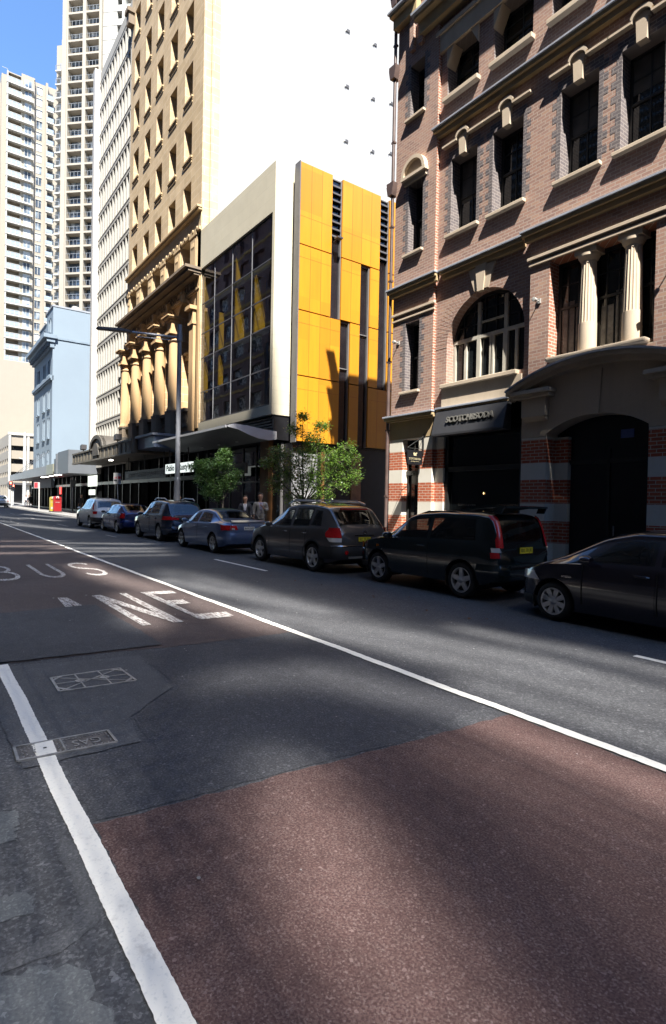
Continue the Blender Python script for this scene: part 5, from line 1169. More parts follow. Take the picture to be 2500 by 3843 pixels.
m, n, p = nodes('curtain_window'); pbr(p, .2, 0, .5); sx = N(n, 'ShaderNodeSeparateXYZ'); n.links.new(pos(n), sx.inputs[0]); t = noise(n, 2.2, 2, .5, pos(n)); r_ = ramp(n, t.outputs[0], [(.45, (.04, .05, .07)), (.55, (.45, .45, .43))]); n.links.new(r_.outputs[0], p.inputs[0])
tag(mb.build('window_band', 'curtain_window', OP), kind='stuff')

BB = thing('rear_sky_blocker', 'plain brown office block closing the street far behind the photographer, outside the picture', 'building', (-80, -4, 0))  # added block, closes the open street end to lower ambient sky light
mb = MB(); mb.box(-100, -70, -60, 40, 0, 34); mb.build('wall', 'blocker_brown', BB)
mb = MB()
for k in range(9): mb.box(-70.05, -69.95, -50, 30, 2 + k * 3.4, 3.6 + k * 3.4)
mb.build('window_band', 'window_glass', BB)
# ------------------------------------------------------------------ cars
def carpaint(name, col, met=.5, rough=.28):
    m, n, p = nodes(name); pbr(p, rough, met, .5, 1.0)
    f = noise(n, 900, 1, .5, pos(n)); d = noise(n, 3, 5, .6, pos(n))
    c = mix(n, .25, col, f.outputs[0], 'OVERLAY'); c = mix(n, ramp(n, d.outputs[0], [(.5, (0, 0, 0)), (.8, (.18,) * 3)]).outputs[0], c, (.16, .15, .14)); n.links.new(c, p.inputs[0])
carpaint('paint_bronze_grey', (.085, .078, .076)); carpaint('paint_dark_green', (.004, .012, .014), .3, .2); carpaint('paint_aubergine', (.020, .016, .024), .3, .22)
carpaint('paint_silver_blue', (.12, .175, .31), .6, .28); carpaint('paint_night_blue', (.016, .026, .050), .4, .25); carpaint('paint_royal_blue', (.012, .026, .12), .4, .25); carpaint('paint_white_car', (.62, .62, .63), 0, .3)
paint('tyre', (.014, .014, .014), .85, .2, 8); paint('alloy', (.42, .42, .43), .32, .1, 6, metal=.7); paint('alloy_bright', (.55, .55, .56), .3, .1, 6, metal=.6); paint('wheel_dark', (.012, .012, .013), .6)
paint('trim_black', (.018, .018, .019), .5, .15, 5); paint('underbody', (.008, .008, .008), .9); paint('chrome', (.6, .6, .62), .12, .03, 3, metal=1)
m, n, p = nodes('car_glass'); n.nodes.remove(p)
g1 = N(n, 'ShaderNodeBsdfGlossy'); g1.inputs['Roughness'].default_value = .015; tr = N(n, 'ShaderNodeBsdfTransparent'); tr.inputs['Color'].default_value = (.40, .43, .43, 1)
lw = N(n, 'ShaderNodeLayerWeight'); lw.inputs['Blend'].default_value = .5; pw = N(n, 'ShaderNodeMath', operation='POWER'); n.links.new(lw.outputs['Facing'], pw.inputs[0]); pw.inputs[1].default_value = 4.0
fr = N(n, 'ShaderNodeMath', operation='MULTIPLY_ADD'); n.links.new(pw.outputs[0], fr.inputs[0]); fr.inputs[1].default_value = .8; fr.inputs[2].default_value = .10
ms = N(n, 'ShaderNodeMixShader'); n.links.new(fr.outputs[0], ms.inputs[0]); n.links.new(tr.outputs[0], ms.inputs[1]); n.links.new(g1.outputs[0], ms.inputs[2]); n.links.new(ms.outputs[0], n.nodes['Material Output'].inputs[0])
paint('seat_cloth', (.03, .03, .032), .85, .2, 10)
m, n, p = nodes('tail_red'); pbr(p, .12, 0, .6, .6); p.inputs[0].default_value = (.42, .010, .012, 1)
m, n, p = nodes('tail_clear'); pbr(p, .1, 0, .6, .6); p.inputs[0].default_value = (.55, .53, .52, 1)
m, n, p = nodes('amber'); pbr(p, .15, 0, .5); p.inputs[0].default_value = (.55, .16, .02, 1)
paint('plate_yellow', (.72, .58, .03), .5, .04); paint('plate_white', (.66, .66, .62), .5, .04); paint('plate_ink', (.02, .03, .02), .6)
paint('cloth_white', (.6, .6, .62), .8)

def interp(tab):
    xs = [a for a, _ in tab]; ys = [b for _, b in tab]
    def raw(x):
        if x <= xs[0]: return ys[0]
        if x >= xs[-1]: return ys[-1]
        for i in range(len(xs) - 1):
            if xs[i] <= x <= xs[i + 1]: return ys[i] + (ys[i + 1] - ys[i]) * (x - xs[i]) / (xs[i + 1] - xs[i])
    return raw
def smoothed(tab, s=.05):
    f = interp(tab)
    def g(x):
        k = s * min(1, max(.05, min(x - tab[0][0], tab[-1][0] - x) / (2 * s)))
        return (f(x - k) + 2 * f(x - k / 2) + 2 * f(x) + 2 * f(x + k / 2) + f(x + k)) / 8
    return g
class Car:
    """x from the rear bumper (0) to the nose (L); y to the left; wheels on z = 0"""
    def __init__(s, L, W, wb, ro, wr, top, belt, bot, wid, roofw, tuck=.06):
        s.L, s.W, s.wb, s.ro, s.wr = L, W, wb, ro, wr
        s.top = smoothed(top, .07); s.belt_ = smoothed(belt, .1); s.bot = smoothed(bot, .08); s.wid = smoothed(wid, .06); s.rw = smoothed(roofw, .12); s.tuck = tuck
        s.rawtop = top
    def belt(s, x): return min(s.belt_(x), s.top(x) - .035)
    def side(s, x, z):
        """half width of the lower body at height z"""
        zb, zs = s.bot(x), s.belt(x); t = max(0, min(1, (z - zb) / max(.01, zs - zb))); w = s.wid(x)
        return w * (1 - s.tuck * (1 - min(1, t / .45)) ** 2 - .035 * max(0, (t - .62) / .38) ** 2)
    def upper(s, x, u):
        """u 0 belt -> 1 roof edge -> 2 centre line; returns (y, z)"""
        zs, zt = s.belt(x), s.top(x); w0 = s.side(x, zs); h = zt - zs; wr = min(s.rw(x), w0 * .98); hr = min(.10, h * .55)
        if u <= 1: return w0 - .012 + (wr - w0 + .012) * u ** 1.15, zs + (h - hr) * u
        a = (u - 1) * pi / 2; c = cos(a); return wr * (c ** .62 if c > 1e-6 else 0), zt - hr + hr * sin(a) ** .85
    def stations(s):
        xs = [0.0]
        while xs[-1] < s.L - 1e-4:
            x = xs[-1]; d = .06
            while d > .008 and abs(s.top(min(s.L, x + d)) - s.top(x)) + .6 * abs(s.wid(min(s.L, x + d)) - s.wid(x)) > .055: d *= .7
            xs.append(min(s.L, x + d))
        return xs
    def body(s, mat, parent, wins=(), tails=()):
        xs = s.stations(); nl, nu, nr = 14, 14, 12; arches = [(s.ro, s.wr), (s.ro + s.wb, s.wr)]; Ra = s.wr + .062
        mb = MB(); sec = []
        for x in xs:
            pts = [(0, s.bot(x)), (s.side(x, s.bot(x)) * .8, s.bot(x))]
            for j in range(nl + 1):
                z = s.bot(x) + (s.belt(x) - s.bot(x)) * j / nl; pts.append((s.side(x, z), z))
            for j in range(1, nu + 1): pts.append(s.upper(x, j / nu))
            for j in range(1, nr + 1): pts.append(s.upper(x, 1 + j / nr))
            sec.append(pts)
        n = len(sec[0])
        def glazed(i, j):
            k = j - (2 + nl)
            if k <= 0: return False
            u = k / nu if k <= nu else 1 + (k - nu) / nr; x = xs[i]
            for u0, u1, fa, fb in wins:
                if u0 + .02 < u < u1 - .02:
                    t = (u - u0) / (u1 - u0)
                    if fa(t) + .012 < x < fb(t) - .012: return True
            for xa, xb, f in tails:
                if u > 1.04 and xa + .008 < x < xb - .008 and sec[i][j][0] < s.upper(x, 1.02)[0] * f - .03: return True
            return False
        for sgn in (1, -1):
            inside = {}
            V = []
            for i, x in enumerate(xs):
                for j, (y, z) in enumerate(sec[i]):
                    px_, pz = x, z
                    if 1 <= j <= 2 + nl:
                        for ax, az in arches:
                            d = math.hypot(x - ax, z - az)
                            if d < Ra and j >= 1: inside[(i, j)] = (ax, az)
                    V.append([px_, sgn * y, pz])
            F = []
            used = set()
            for i in range(len(xs) - 1):
                for j in range(n - 1):
                    q_ = [(i, j), (i + 1, j), (i + 1, j + 1), (i, j + 1)]
                    if all(k in inside for k in q_) or all(glazed(*k) for k in q_): continue
                    if j == 0 and any(abs((xs[i] + xs[i + 1]) / 2 - a[0]) < Ra for a in arches): continue
                    F.append(tuple(a * n + b for a, b in q_)); used.update(q_)
            for k in used & set(inside):
                ax, az = inside[k]; v = V[k[0] * n + k[1]]; dx, dz = v[0] - ax, v[2] - az; d = math.hypot(dx, dz) or 1e-3
                v[0], v[2] = ax + dx / d * Ra, az + dz / d * Ra
            mb.add(V, F)
        for i in (0, len(xs) - 1):
            p = [(xs[i], y, z) for y, z in sec[i]] + [(xs[i], -y, z) for y, z in sec[i][::-1]]
            c = len(p); mb.add(p + [(xs[i], 0, (s.bot(xs[i]) + s.top(xs[i])) / 2)], [(k, (k + 1) % c, c) for k in range(c)])
        o = mb.build('body', mat, parent, smooth=True, world=False)
        # wheel wells
        mb = MB()
        for ax, az in arches:
            for sg in (1, -1):
                w = s.wid(ax); a = [(ax + (Ra - .004) * cos(t), az + (Ra - .004) * sin(t)) for t in [pi * 1.12 - pi * 1.24 * k / 16 for k in range(17)]]
                vs = [(x, sg * (w * .965), z) for x, z in a] + [(x, sg * .45, z) for x, z in a]
                mb.add(vs, [(k, k + 1, 18 + k, 17 + k) for k in range(16)]); mb.add([(x, sg * .45, z) for x, z in a], [tuple(range(17))])
        mb.box(.25, s.L - .3, -s.W * .38, s.W * .38, s.bot(s.L / 2) - .02, s.bot(s.L / 2) + .1)
        mb.build('underbody', 'underbody', parent, world=False)
        return o
    def spatch(s, name, mat, parent, ur, xa, xb, off=.006, nx=14, nz=8, sides=(1, -1), lower=False, **kw):
        """patch following the body: u (or z if lower) in ur; xa/xb give x limits as functions of t 0..1"""
        out = []
        for sg in sides:
            mb = MB(); vs = []
            for j in range(nz + 1):
                t = j / nz
                for i in range(nx + 1):
                    x0, x1 = xa(t), xb(t); x = x0 + (x1 - x0) * i / nx
                    if lower:
                        z = ur[0] + (ur[1] - ur[0]) * t; y = s.side(x, z); dy = (s.side(min(s.L, x + .02), z) - s.side(max(0, x - .02), z)) / .04
                        nn = math.hypot(1, dy); vs.append((x - dy / nn * off, sg * (y + off / nn), z))
                    else:
                        y, z = s.upper(x, ur[0] + (ur[1] - ur[0]) * t); vs.append((x, sg * (y + off), z + off * .4))
            mb.add(vs, [(j * (nx + 1) + i, j * (nx + 1) + i + 1, (j + 1) * (nx + 1) + i + 1, (j + 1) * (nx + 1) + i) for j in range(nz) for i in range(nx)])
            out.append(mb.build(name, mat, parent, smooth='all', world=False, **kw))
        return out
    def band(s, name, mat, parent, z0, z1, x1, off=.02, end='rear', nz=3, x0=0.0, cap=True, smooth=True):
        """bumper-like band wrapped round the rear (or front) end"""
        mb = MB(); rows = []
        for j in range(nz + 1):
            z = z0 + (z1 - z0) * j / nz; k = off * (1 if 0 < j < nz else .25); path = []
            N_ = 22
            for i in range(N_ + 1):
                x = x1 + (x0 - x1) * (i / N_) ** .7; X = x if end == 'rear' else s.L - x
                y = s.side(X, z); dy = (s.side(min(s.L, X + .015), z) - s.side(max(0, X - .015), z)) / .03; nn = math.hypot(1, dy)
                path.append((X - dy / nn * k, y + k / nn, z))
            e = -k if end == 'rear' else s.L + k
            row = path + [(e, path[-1][1] * f, z) for f in (.97, .6, .2)]; row = row + [(x, -y, zz) for x, y, zz in row[::-1]]; rows.append(row)
        n = len(rows[0]); mb.add([p for r in rows for p in r], [(j * n + i, j * n + i + 1, (j + 1) * n + i + 1, (j + 1) * n + i) for j in range(nz) for i in range(n - 1)])
        return mb.build(name, mat, parent, smooth=smooth, world=False)
    def tailface(s, name, mat, parent, xa, xb, fr, off=.01, ny=14, nx=10, u0=1.02):
        """patch over the back (or front) screen between stations xa, xb; fr = fraction of the width at each"""
        mb = MB(); vs = []
        for i in range(nx + 1):
            t = i / nx; x = xa + (xb - xa) * t; f = fr[0] + (fr[1] - fr[0]) * t; w = s.upper(x, u0)[0]
            dz = (s.top(x + .01) - s.top(max(0, x - .01))) / (.01 + min(.01, x)); nn = math.hypot(1, dz)
            for k in range(ny + 1):
                v = -1 + 2 * k / ny; y = w * f * v
                # height on the section at this y
                a0, a1 = 1.0, 2.0
                for _ in range(18):
                    m_ = (a0 + a1) / 2
                    if s.upper(x, m_)[0] > abs(y): a0 = m_
                    else: a1 = m_
                z = s.upper(x, (a0 + a1) / 2)[1]; vs.append((x - dz / nn * off, y, z + off / nn))
        mb.add(vs, [(i * (ny + 1) + k, i * (ny + 1) + k + 1, (i + 1) * (ny + 1) + k + 1, (i + 1) * (ny + 1) + k) for i in range(nx) for k in range(ny)])
        return mb.build(name, mat, parent, smooth='all', world=False)
    def wheels(s, parent, style='five', mat='alloy', tw=.20):
        r_ = s.wr; rr = r_ * .70
        for ax in (s.ro, s.ro + s.wb):
            for sg in (1, -1):
                w = s.wid(ax); yo = sg * (w - .015); c = (ax, 0, r_)
                mb = MB(); h = lambda d: yo - sg * d
                mb.lathe([(rr, h(.005)), (rr + .02, h(0)), (r_ - .035, h(.004)), (r_ - .008, h(.03)), (r_, h(.06)), (r_, h(tw - .05)), (r_ - .02, h(tw)), (rr, h(tw))], c, 36, axis='y')
                ty = mb.build('wheel', 'tyre', parent, smooth=True, world=False)
                mb = MB(); mb.lathe([(rr + .004, h(.006)), (rr - .018, h(.008)), (rr - .03, h(.04)), (rr - .03, h(.12))], c, 36, axis='y')
                k = {'five': 5, 'ten': 10, 'six': 6, 'seven': 7, 'twin': 5, 'eight': 8}[style]
                for i in range(k):
                    for off in ((-.16, .16) if style == 'twin' else (0,)):
                        a = 2 * pi * i / k + .3 + off; wi, wo = {'five': (.052, .036), 'twin': (.018, .018), 'ten': (.022, .036), 'six': (.035, .035), 'seven': (.03, .026), 'eight': (.026, .04)}[style]
                        da, ca = Vector((cos(a), 0, sin(a))), Vector((-sin(a), 0, cos(a)))
                        base = Vector((ax, 0, r_)); p = []
                        for rad, wd, d in ((.05, wi, .022), (rr * .55, (wi + wo) / 2 * 1.05, .014), (rr - .012, wo, .010)): p.append((base + da * rad - ca * wd, base + da * rad + ca * wd, d))
                        for (a0, b0, d0), (a1, b1, d1) in zip(p, p[1:]):
                            vs = [(a0.x, h(d0), a0.z), (b0.x, h(d0), b0.z), (b1.x, h(d1), b1.z), (a1.x, h(d1), a1.z)]; vb = [(x, h(.05), z) for x, _, z in vs]
                            mb.add(vs + vb, [(0, 1, 2, 3), (0, 4, 5, 1), (1, 5, 6, 2), (2, 6, 7, 3), (3, 7, 4, 0)])
                mb.lathe([(0, h(.012)), (.045, h(.012)), (.062, h(.025)), (.062, h(.05))], c, 16, axis='y')
                rim = mb.build('rim', mat, ty, smooth=True, world=False)
                mb = MB(); mb.lathe([(0, h(.075)), (rr - .02, h(.075))], c, 24, axis='y'); mb.lathe([(0, h(.052)), (rr * .62, h(.052)), (rr * .62, h(.07))], c, 24, axis='y'); mb.build('brake_disc', 'wheel_dark', ty, world=False)
    def mirror(s, parent, x, z, mat):
        for sg in (1, -1):
            y = s.upper(x, .1)[0]; mb = MB(); mb.lathe([(0, -.09), (.06, -.075), (.085, -.02), (.085, .05), (.07, .09), (0, .1)], (0, 0, 0), 14, axis='x')
            mb.v = [(x + a * .9, sg * (y + .13) + b * 1.15, z + .04 + c_ * .85) for a, b, c_ in mb.v]; mb.tube([(x + .04, sg * (y - .02), z), (x + .02, sg * (y + .1), z + .02)], .022); mb.build('mirror', mat, parent, smooth=True, world=False)
    def handle(s, parent, x, z, mat, sides=(1, -1)):
        for sg in sides:
            y = s.side(x, z); mb = MB(); mb.tube([(x - .095, sg * (y + .004), z), (x - .075, sg * (y + .03), z + .004), (x + .075, sg * (y + .032), z + .008), (x + .1, sg * (y + .004), z + .008)], [.012, .016, .016, .012], 8); mb.build('handle', mat, parent, smooth=True, world=False)
    def plate(s, parent, z, txt, mat, x=-.012, w=.37, h=.11, small=None):
        mb = MB(); mb.box(x - .012, x, -w / 2, w / 2, z - h / 2, z + h / 2); o = mb.build('number_plate', mat, parent, world=False)
        mb = MB(); mb.text(txt, h * .82, lambda a, b, d: (x - .013 - d, -a, z + b + (.006 if small else 0)), depth=.002, fit=w * .86)
        mb.build('lettering', 'plate_ink', o, world=False); return o
    def doors(s, parent, mat, spans, zlo, zhi):
        for a, b_ in spans:
            for o in s.spatch('door', mat, parent, (zlo, zhi), lambda t, a=a: a, lambda t, b_=b_: b_, .007, 10, 10, (1, -1), True): yield o
def cabin(c, t, xf, xr, z0=.34):
    mb = MB()
    for sg in (1, -1):
        y = sg * .36
        mb.box(xf - .05, xf + .45, y - .23, y + .23, z0, z0 + .22); mb.prism([(xf - .12, z0 + .15), (xf + .02, z0 + .15), (xf - .10, z0 + .72), (xf - .22, z0 + .70)], lambda a, b, d: (a, y + d, b), -.22, .22); mb.box(xf - .24, xf - .14, y - .11, y + .11, z0 + .76, z0 + .93)
    mb.build('front_seat', 'seat_cloth', t, world=False, bevel=.03)
    mb = MB(); mb.box(xr - .05, xr + .42, -.6, .6, z0, z0 + .22); mb.prism([(xr - .12, z0 + .15), (xr + .02, z0 + .15), (xr - .12, z0 + .68), (xr - .24, z0 + .66)], lambda a, b, d: (a, d, b), -.6, .6)
    for y in (.38, -.38): mb.box(xr - .26, xr - .17, y - .11, y + .11, z0 + .70, z0 + .86)
    mb.build('rear_seat', 'seat_cloth', t, world=False, bevel=.03)
    mb = MB(); x = xf + .95; mb.box(x - .15, x + .25, -.68, .68, z0 + .2, z0 + .62); mb.lathe([(.17, -.012), (.19, 0), (.17, .012)], (x - .28, -.36, z0 + .62), 16, axis='x'); mb.box(.5, x + .5, -.7, .7, z0 - .06, z0 + .01); mb.box(.18, xr - .2, -.68, .68, z0, z0 + .35)
    mb.build('dashboard', 'trim_black', t, world=False)
def park(c, root, X, Y, ang=0):
    """rear axle at X, centre line at Y"""
    root.location = (X - c.ro, Y, gh(X + c.wb / 2)); root.rotation_euler = (0, -.0035, ang)
def gap(c, parent, xs, z0, z1):
    mb = MB()
    for x in xs:
        for sg in (1, -1):
            vs = []
            for j in range(9):
                z = z0 + (z1 - z0) * j / 8; vs += [(x - .006, sg * (c.side(x, z) + .0085), z), (x + .006, sg * (c.side(x, z) + .0085), z)]
            mb.add(vs, [(2 * j, 2 * j + 1, 2 * j + 3, 2 * j + 2) for j in range(8)])
    mb.build('door_gap', 'underbody', parent, world=False)

# --- grey-brown crossover with roof rails
c = Car(4.57, 1.85, 2.70, .93, .352,
    [(0, .98), (.03, 1.06), (.08, 1.14), (.16, 1.24), (.50, 1.585), (.62, 1.645), (1.2, 1.70), (1.9, 1.705), (2.45, 1.64), (3.32, 1.17), (3.5, 1.12), (4.2, 1.0), (4.45, .88), (4.57, .60)],
    [(0, .97), (.5, 1.10), (1.2, 1.09), (2.4, 1.04), (3.3, 1.02), (4.0, .92), (4.57, .62)], [(0, .38), (.3, .27), (1, .24), (3.6, .24), (4.3, .28), (4.57, .40)],
    [(0, .66), (.05, .76), (.14, .85), (.4, .90), (.9, .925), (3.6, .92), (4.1, .88), (4.4, .78), (4.57, .60)], [(0, .62), (.1, .72), (.5, .70), (1.0, .68), (2.0, .66), (2.6, .66), (3.4, .74), (4.57, .6)])
t = thing('parked_car', 'grey-brown crossover with roof rails, silver trim and a yellow number plate', 'car', (0, 0, 0), 0, 'cars parked along the kerb'); PM = 'paint_bronze_grey'
c.body(PM, t, [(.06, .93, lambda u: 2.02 + .02 * u, lambda u: 3.18 - .62 * u), (.06, .93, lambda u: 1.14 - .02 * u, lambda u: 1.93), (.1, .90, lambda u: .62 + .12 * u, lambda u: 1.06 - .02 * u)], [(.13, .47, .86), (2.55, 3.28, .9)]); c.wheels(t, 'five', 'alloy_bright'); park(c, t, 11.72, -8.83); cabin(c, t, 1.95, 1.12)
c.spatch('side_window', 'car_glass', t, (.06, .93), lambda u: 2.02 + .02 * u, lambda u: 3.18 - .62 * u); c.spatch('side_window', 'car_glass', t, (.06, .93), lambda u: 1.14 - .02 * u, lambda u: 1.93); c.spatch('side_window', 'car_glass', t, (.1, .90), lambda u: .62 + .12 * u, lambda u: 1.06 - .02 * u)
c.tailface('rear_window', 'car_glass', t, .13, .47, (.93, .86)); c.tailface('windscreen', 'car_glass', t, 2.55, 3.28, (.9, .94))
for o in c.doors(t, PM, [(2.0, 3.05), (1.25, 1.95)], .36, 1.0): c.handle(o, sum(v.co.x for v in o.data.vertices) / len(o.data.vertices) - .3, .93, PM, (1 if o.data.vertices[0].co.y > 0 else -1,))
gap(c, t, [1.975, 3.06, 1.235], .4, 1.03)
c.band('bumper', 'trim_black', t, .36, .66, .62, .03); c.band('lower_trim', 'trim_black', t, .28, .50, .5, .03, 'front')
c.band('silver_strip', 'chrome', t, .665, .70, .20, .012, nz=2)
mb = MB(); mb.box(-.05, -.02, -.5, .5, .38, .43); mb.build('skid_plate', 'alloy', t, world=False)
for o in c.spatch('tail_light', 'tail_red', t, (.88, 1.12), lambda u: .015 + .03 * u, lambda u: .30 + .10 * sin(pi * min(1, u + .15)), .014, 14, 6, (1, -1), True): pass
for o in c.spatch('reversing_light', 'tail_clear', t, (.78, .875), lambda u: .012, lambda u: .24 + .1 * u, .014, 14, 4, (1, -1), True): pass
mb = MB()
for sg in (1, -1): mb.lathe([(0, -.052), (.05, -.045), (.05, -.02)], (0, sg * .56, .53), 12, axis='x')
mb.build('fog_light', 'tail_red', t, world=False)
c.plate(t, .84, 'BD 25 TU', 'plate_yellow'); mb = MB(); mb.box(-.015, .0, -.30, .30, .925, .95); mb.build('trim_bar', 'chrome', t, world=False)
mb = MB(); mb.lathe([(.040, 0), (.040, -.012), (.052, -.012), (.052, 0)], (-.004, 0, 1.0), 16, axis='x'); mb.build('emblem', 'chrome', t, world=False)
for sg in (1, -1):
    mb = MB(); mb.tube([(.75, sg * .62, 1.69), (1.0, sg * .635, 1.745), (2.2, sg * .63, 1.755), (2.5, sg * .62, 1.67)], .022); mb.build('roof_rail', 'alloy_bright', t, smooth=True, world=False)
for x in (1.15, 2.1):
    mb = MB(); mb.box(x - .03, x + .03, -.66, .66, 1.77, 1.80); mb.build('roof_bar', 'alloy', t, world=False)
mb = MB(); mb.box(.40, .46, -.42, .42, 1.555, 1.585); mb.build('brake_light', 'tail_red', t, world=False)
c.mirror(t, 2.95, 1.06, PM)
mb = MB(); mb.tube([(.22, .05, 1.235), (.235, .35, 1.25)], .011); mb.build('wiper', 'trim_black', t, world=False)
for ax in (c.ro, c.ro + c.wb):
    for sg in (1, -1):
        mb = MB(); vs = []
        for k in range(25):
            a = pi * 1.1 - pi * 1.2 * k / 24
            for rad in (.412, .46): 
                z = c.wr + rad * sin(a); x = ax + rad * cos(a); vs.append((x, sg * (c.side(x, max(z, .25)) + .008), z))
        mb.add(vs, [(2 * k, 2 * k + 1, 2 * k + 3, 2 * k + 2) for k in range(24)]); mb.build('arch_trim', 'trim_black', t, world=False)

# --- dark green boxy wagon
c = Car(4.0, 1.70, 2.36, .80, .335,
    [(0, .93), (.015, 1.0), (.07, 1.25), (.15, 1.50), (.23, 1.585), (.6, 1.625), (1.5, 1.635), (2.1, 1.59), (2.35, 1.52), (2.98, 1.09), (3.15, 1.04), (3.7, .95), (3.92, .82), (4.0, .58)],
    [(0, .92), (.4, 1.06), (2, 1.03), (3.0, 1.0), (3.7, .88), (4, .6)], [(0, .42), (.3, .30), (.8, .27), (3.3, .27), (3.8, .32), (4, .42)],
    [(0, .70), (.04, .76), (.12, .82), (.4, .845), (3.2, .85), (3.6, .82), (3.85, .74), (4, .58)], [(0, .66), (.1, .74), (.4, .70), (1.2, .66), (2.0, .65), (2.6, .67), (3.2, .72), (4, .56)])
t = thing('parked_car', 'very dark green boxy wagon with tall red tail lights and a roof spoiler', 'car', (0, 0, 0), 0, 'cars parked along the kerb'); PM = 'paint_dark_green'
c.body(PM, t, [(.06, .93, lambda u: 1.72 + .02 * u, lambda u: 2.9 - .5 * u), (.06, .93, lambda u: .50 + .06 * u, lambda u: 1.64)], [(.035, .145, .80), (2.42, 2.94, .9)]); c.wheels(t, 'five', 'alloy_bright'); park(c, t, 7.15, -9.02); cabin(c, t, 1.75, .85)
c.spatch('side_window', 'car_glass', t, (.06, .93), lambda u: 1.72 + .02 * u, lambda u: 2.9 - .5 * u); c.spatch('side_window', 'car_glass', t, (.06, .93), lambda u: .50 + .06 * u, lambda u: 1.64)
c.tailface('rear_window', 'car_glass', t, .035, .145, (.80, .80)); c.tailface('windscreen', 'car_glass', t, 2.42, 2.94, (.9, .94))
for o in c.doors(t, PM, [(1.66, 2.82)], .36, .98): c.handle(o, 1.85, .90, PM, (1 if o.data.vertices[0].co.y > 0 else -1,))
c.band('bumper', PM, t, .38, .68, .42, .035); mb = MB(); mb.box(-.05, -.03, -.45, .45, .63, .66); mb.build('step_pad', 'trim_black', t, world=False)
for lo, hi, mt, nm in ((.80, .90, 'tail_red', 'tail_light'), (.905, .985, 'tail_clear', 'reversing_light')):
    c.spatch(nm, mt, t, (lo, hi), lambda u: .006 + .02 * u, lambda u: .13 + .02 * u, .014, 10, 4, (1, -1), True)
for sg in (1, -1):
    mb = MB(); vs = []
    for k in range(13):
        z = .985 + (1.56 - .985) * k / 12
        lo_, hi_ = 0, 1.0
        for _ in range(20):
            m_ = (lo_ + hi_) / 2
            if c.top(m_) < z + .02: lo_ = m_
            else: hi_ = m_
        x = hi_; 
        for wv, xo in ((.635, 0), (.69, 0), (.735, .03), (.755, .075)): vs.append((x - .022 + xo, sg * (wv - .05 * (k / 12)), z))
    mb.add(vs, [(4 * k + i, 4 * k + i + 1, 4 * k + 5 + i, 4 * k + 4 + i) for k in range(12) for i in range(3)]); mb.build('tail_light', 'tail_red', t, smooth=True, world=False)
c.plate(t, .93, 'BX 70 JK', 'plate_yellow', x=-.02)
mb = MB(); w_ = .64
pr = [(-.02, 1.70), (-.02, 1.735), (.30, 1.745), (.42, 1.73), (.30, 1.715)]
mb.prism(pr, lambda a, b, d: (a, d, b), -w_, w_)
for sg in (1, -1): mb.prism([(1.1, 1.628), (.42, 1.735), (.30, 1.745), (-.02, 1.735), (.06, 1.60), (.22, 1.60), (.17, 1.69), (.40, 1.685), (.8, 1.63)], lambda a, b, d, sg=sg: (a, sg * (w_ + d - .03 + max(0, 1.69 - b) * .25), b), 0, .035)
mb.build('spoiler', PM, t, smooth=True, world=False)
for sg in (1, -1):
    mb = MB(); mb.tube([(1.0, sg * .57, 1.585), (1.2, sg * .575, 1.605), (1.9, sg * .57, 1.592), (2.1, sg * .565, 1.54)], .016); mb.build('roof_rail', PM, t, smooth=True, world=False)
c.mirror(t, 2.75, 1.03, PM); c.spatch('indicator', 'amber', t, (.80, .84), lambda u: 3.12, lambda u: 3.2, .012, 3, 2, (1, -1), True)
c.spatch('headlight', 'amber', t, (.74, .86), lambda u: 3.72, lambda u: 3.9, .014, 6, 3, (1, -1), True)
c.band('lower_trim', 'trim_black', t, .30, .45, .5, .02, 'front')

# --- aubergine hatchback at the right edge
c = Car(4.0, 1.695, 2.55, .66, .295,
    [(0, .95), (.04, 1.05), (.3, 1.28), (.7, 1.38), (1.6, 1.44), (2.1, 1.435), (2.5, 1.34), (3.25, .97), (3.45, .90), (3.8, .76), (3.95, .62), (4.0, .45)],
    [(0, .93), (1.5, .95), (2.6, .92), (3.3, .86), (3.7, .76), (4, .5)], [(0, .35), (.4, .22), (1, .19), (3.2, .19), (3.75, .2), (4, .3)],
    [(0, .66), (.08, .76), (.3, .82), (.7, .847), (3.2, .845), (3.55, .80), (3.8, .70), (3.95, .52), (4, .40)], [(0, .6), (.4, .62), (1.5, .60), (2.2, .61), (3.2, .70), (3.6, .66), (4, .4)])
t = thing('parked_car', 'dark aubergine hatchback cut off by the right edge of the picture', 'car', (0, 0, 0), 0, 'cars parked along the kerb'); PM = 'paint_aubergine'
c.body(PM, t, [(.07, .92, lambda u: 1.75, lambda u: 2.78 - .46 * u), (.07, .92, lambda u: .85 + .05 * u, lambda u: 1.67), (.1, .5, lambda u: 2.84 - .42 * u, lambda u: 3.12 - .5 * u)], [(.1, .35, .8), (2.42, 3.2, .9)]); c.wheels(t, 'eight', 'alloy_bright', .18); park(c, t, 5.02 - 2.55, -8.68); cabin(c, t, 1.75, .95)
c.spatch('side_window', 'car_glass', t, (.07, .92), lambda u: 1.75, lambda u: 2.78 - .46 * u); c.spatch('side_window', 'car_glass', t, (.07, .92), lambda u: .85 + .05 * u, lambda u: 1.67); c.spatch('quarter_window', 'car_glass', t, (.1, .5), lambda u: 2.84 - .42 * u, lambda u: 3.12 - .5 * u)
c.tailface('rear_window', 'car_glass', t, .1, .35, (.85, .8)); c.tailface('windscreen', 'car_glass', t, 2.42, 3.2, (.9, .94))
for o in c.doors(t, PM, [(1.72, 2.72), (.98, 1.66)], .30, .88): c.handle(o, sum(v.co.x for v in o.data.vertices) / len(o.data.vertices) - .33, .82, PM, (1 if o.data.vertices[0].co.y > 0 else -1,))
gap(c, t, [1.69, 2.74], .32, .90)
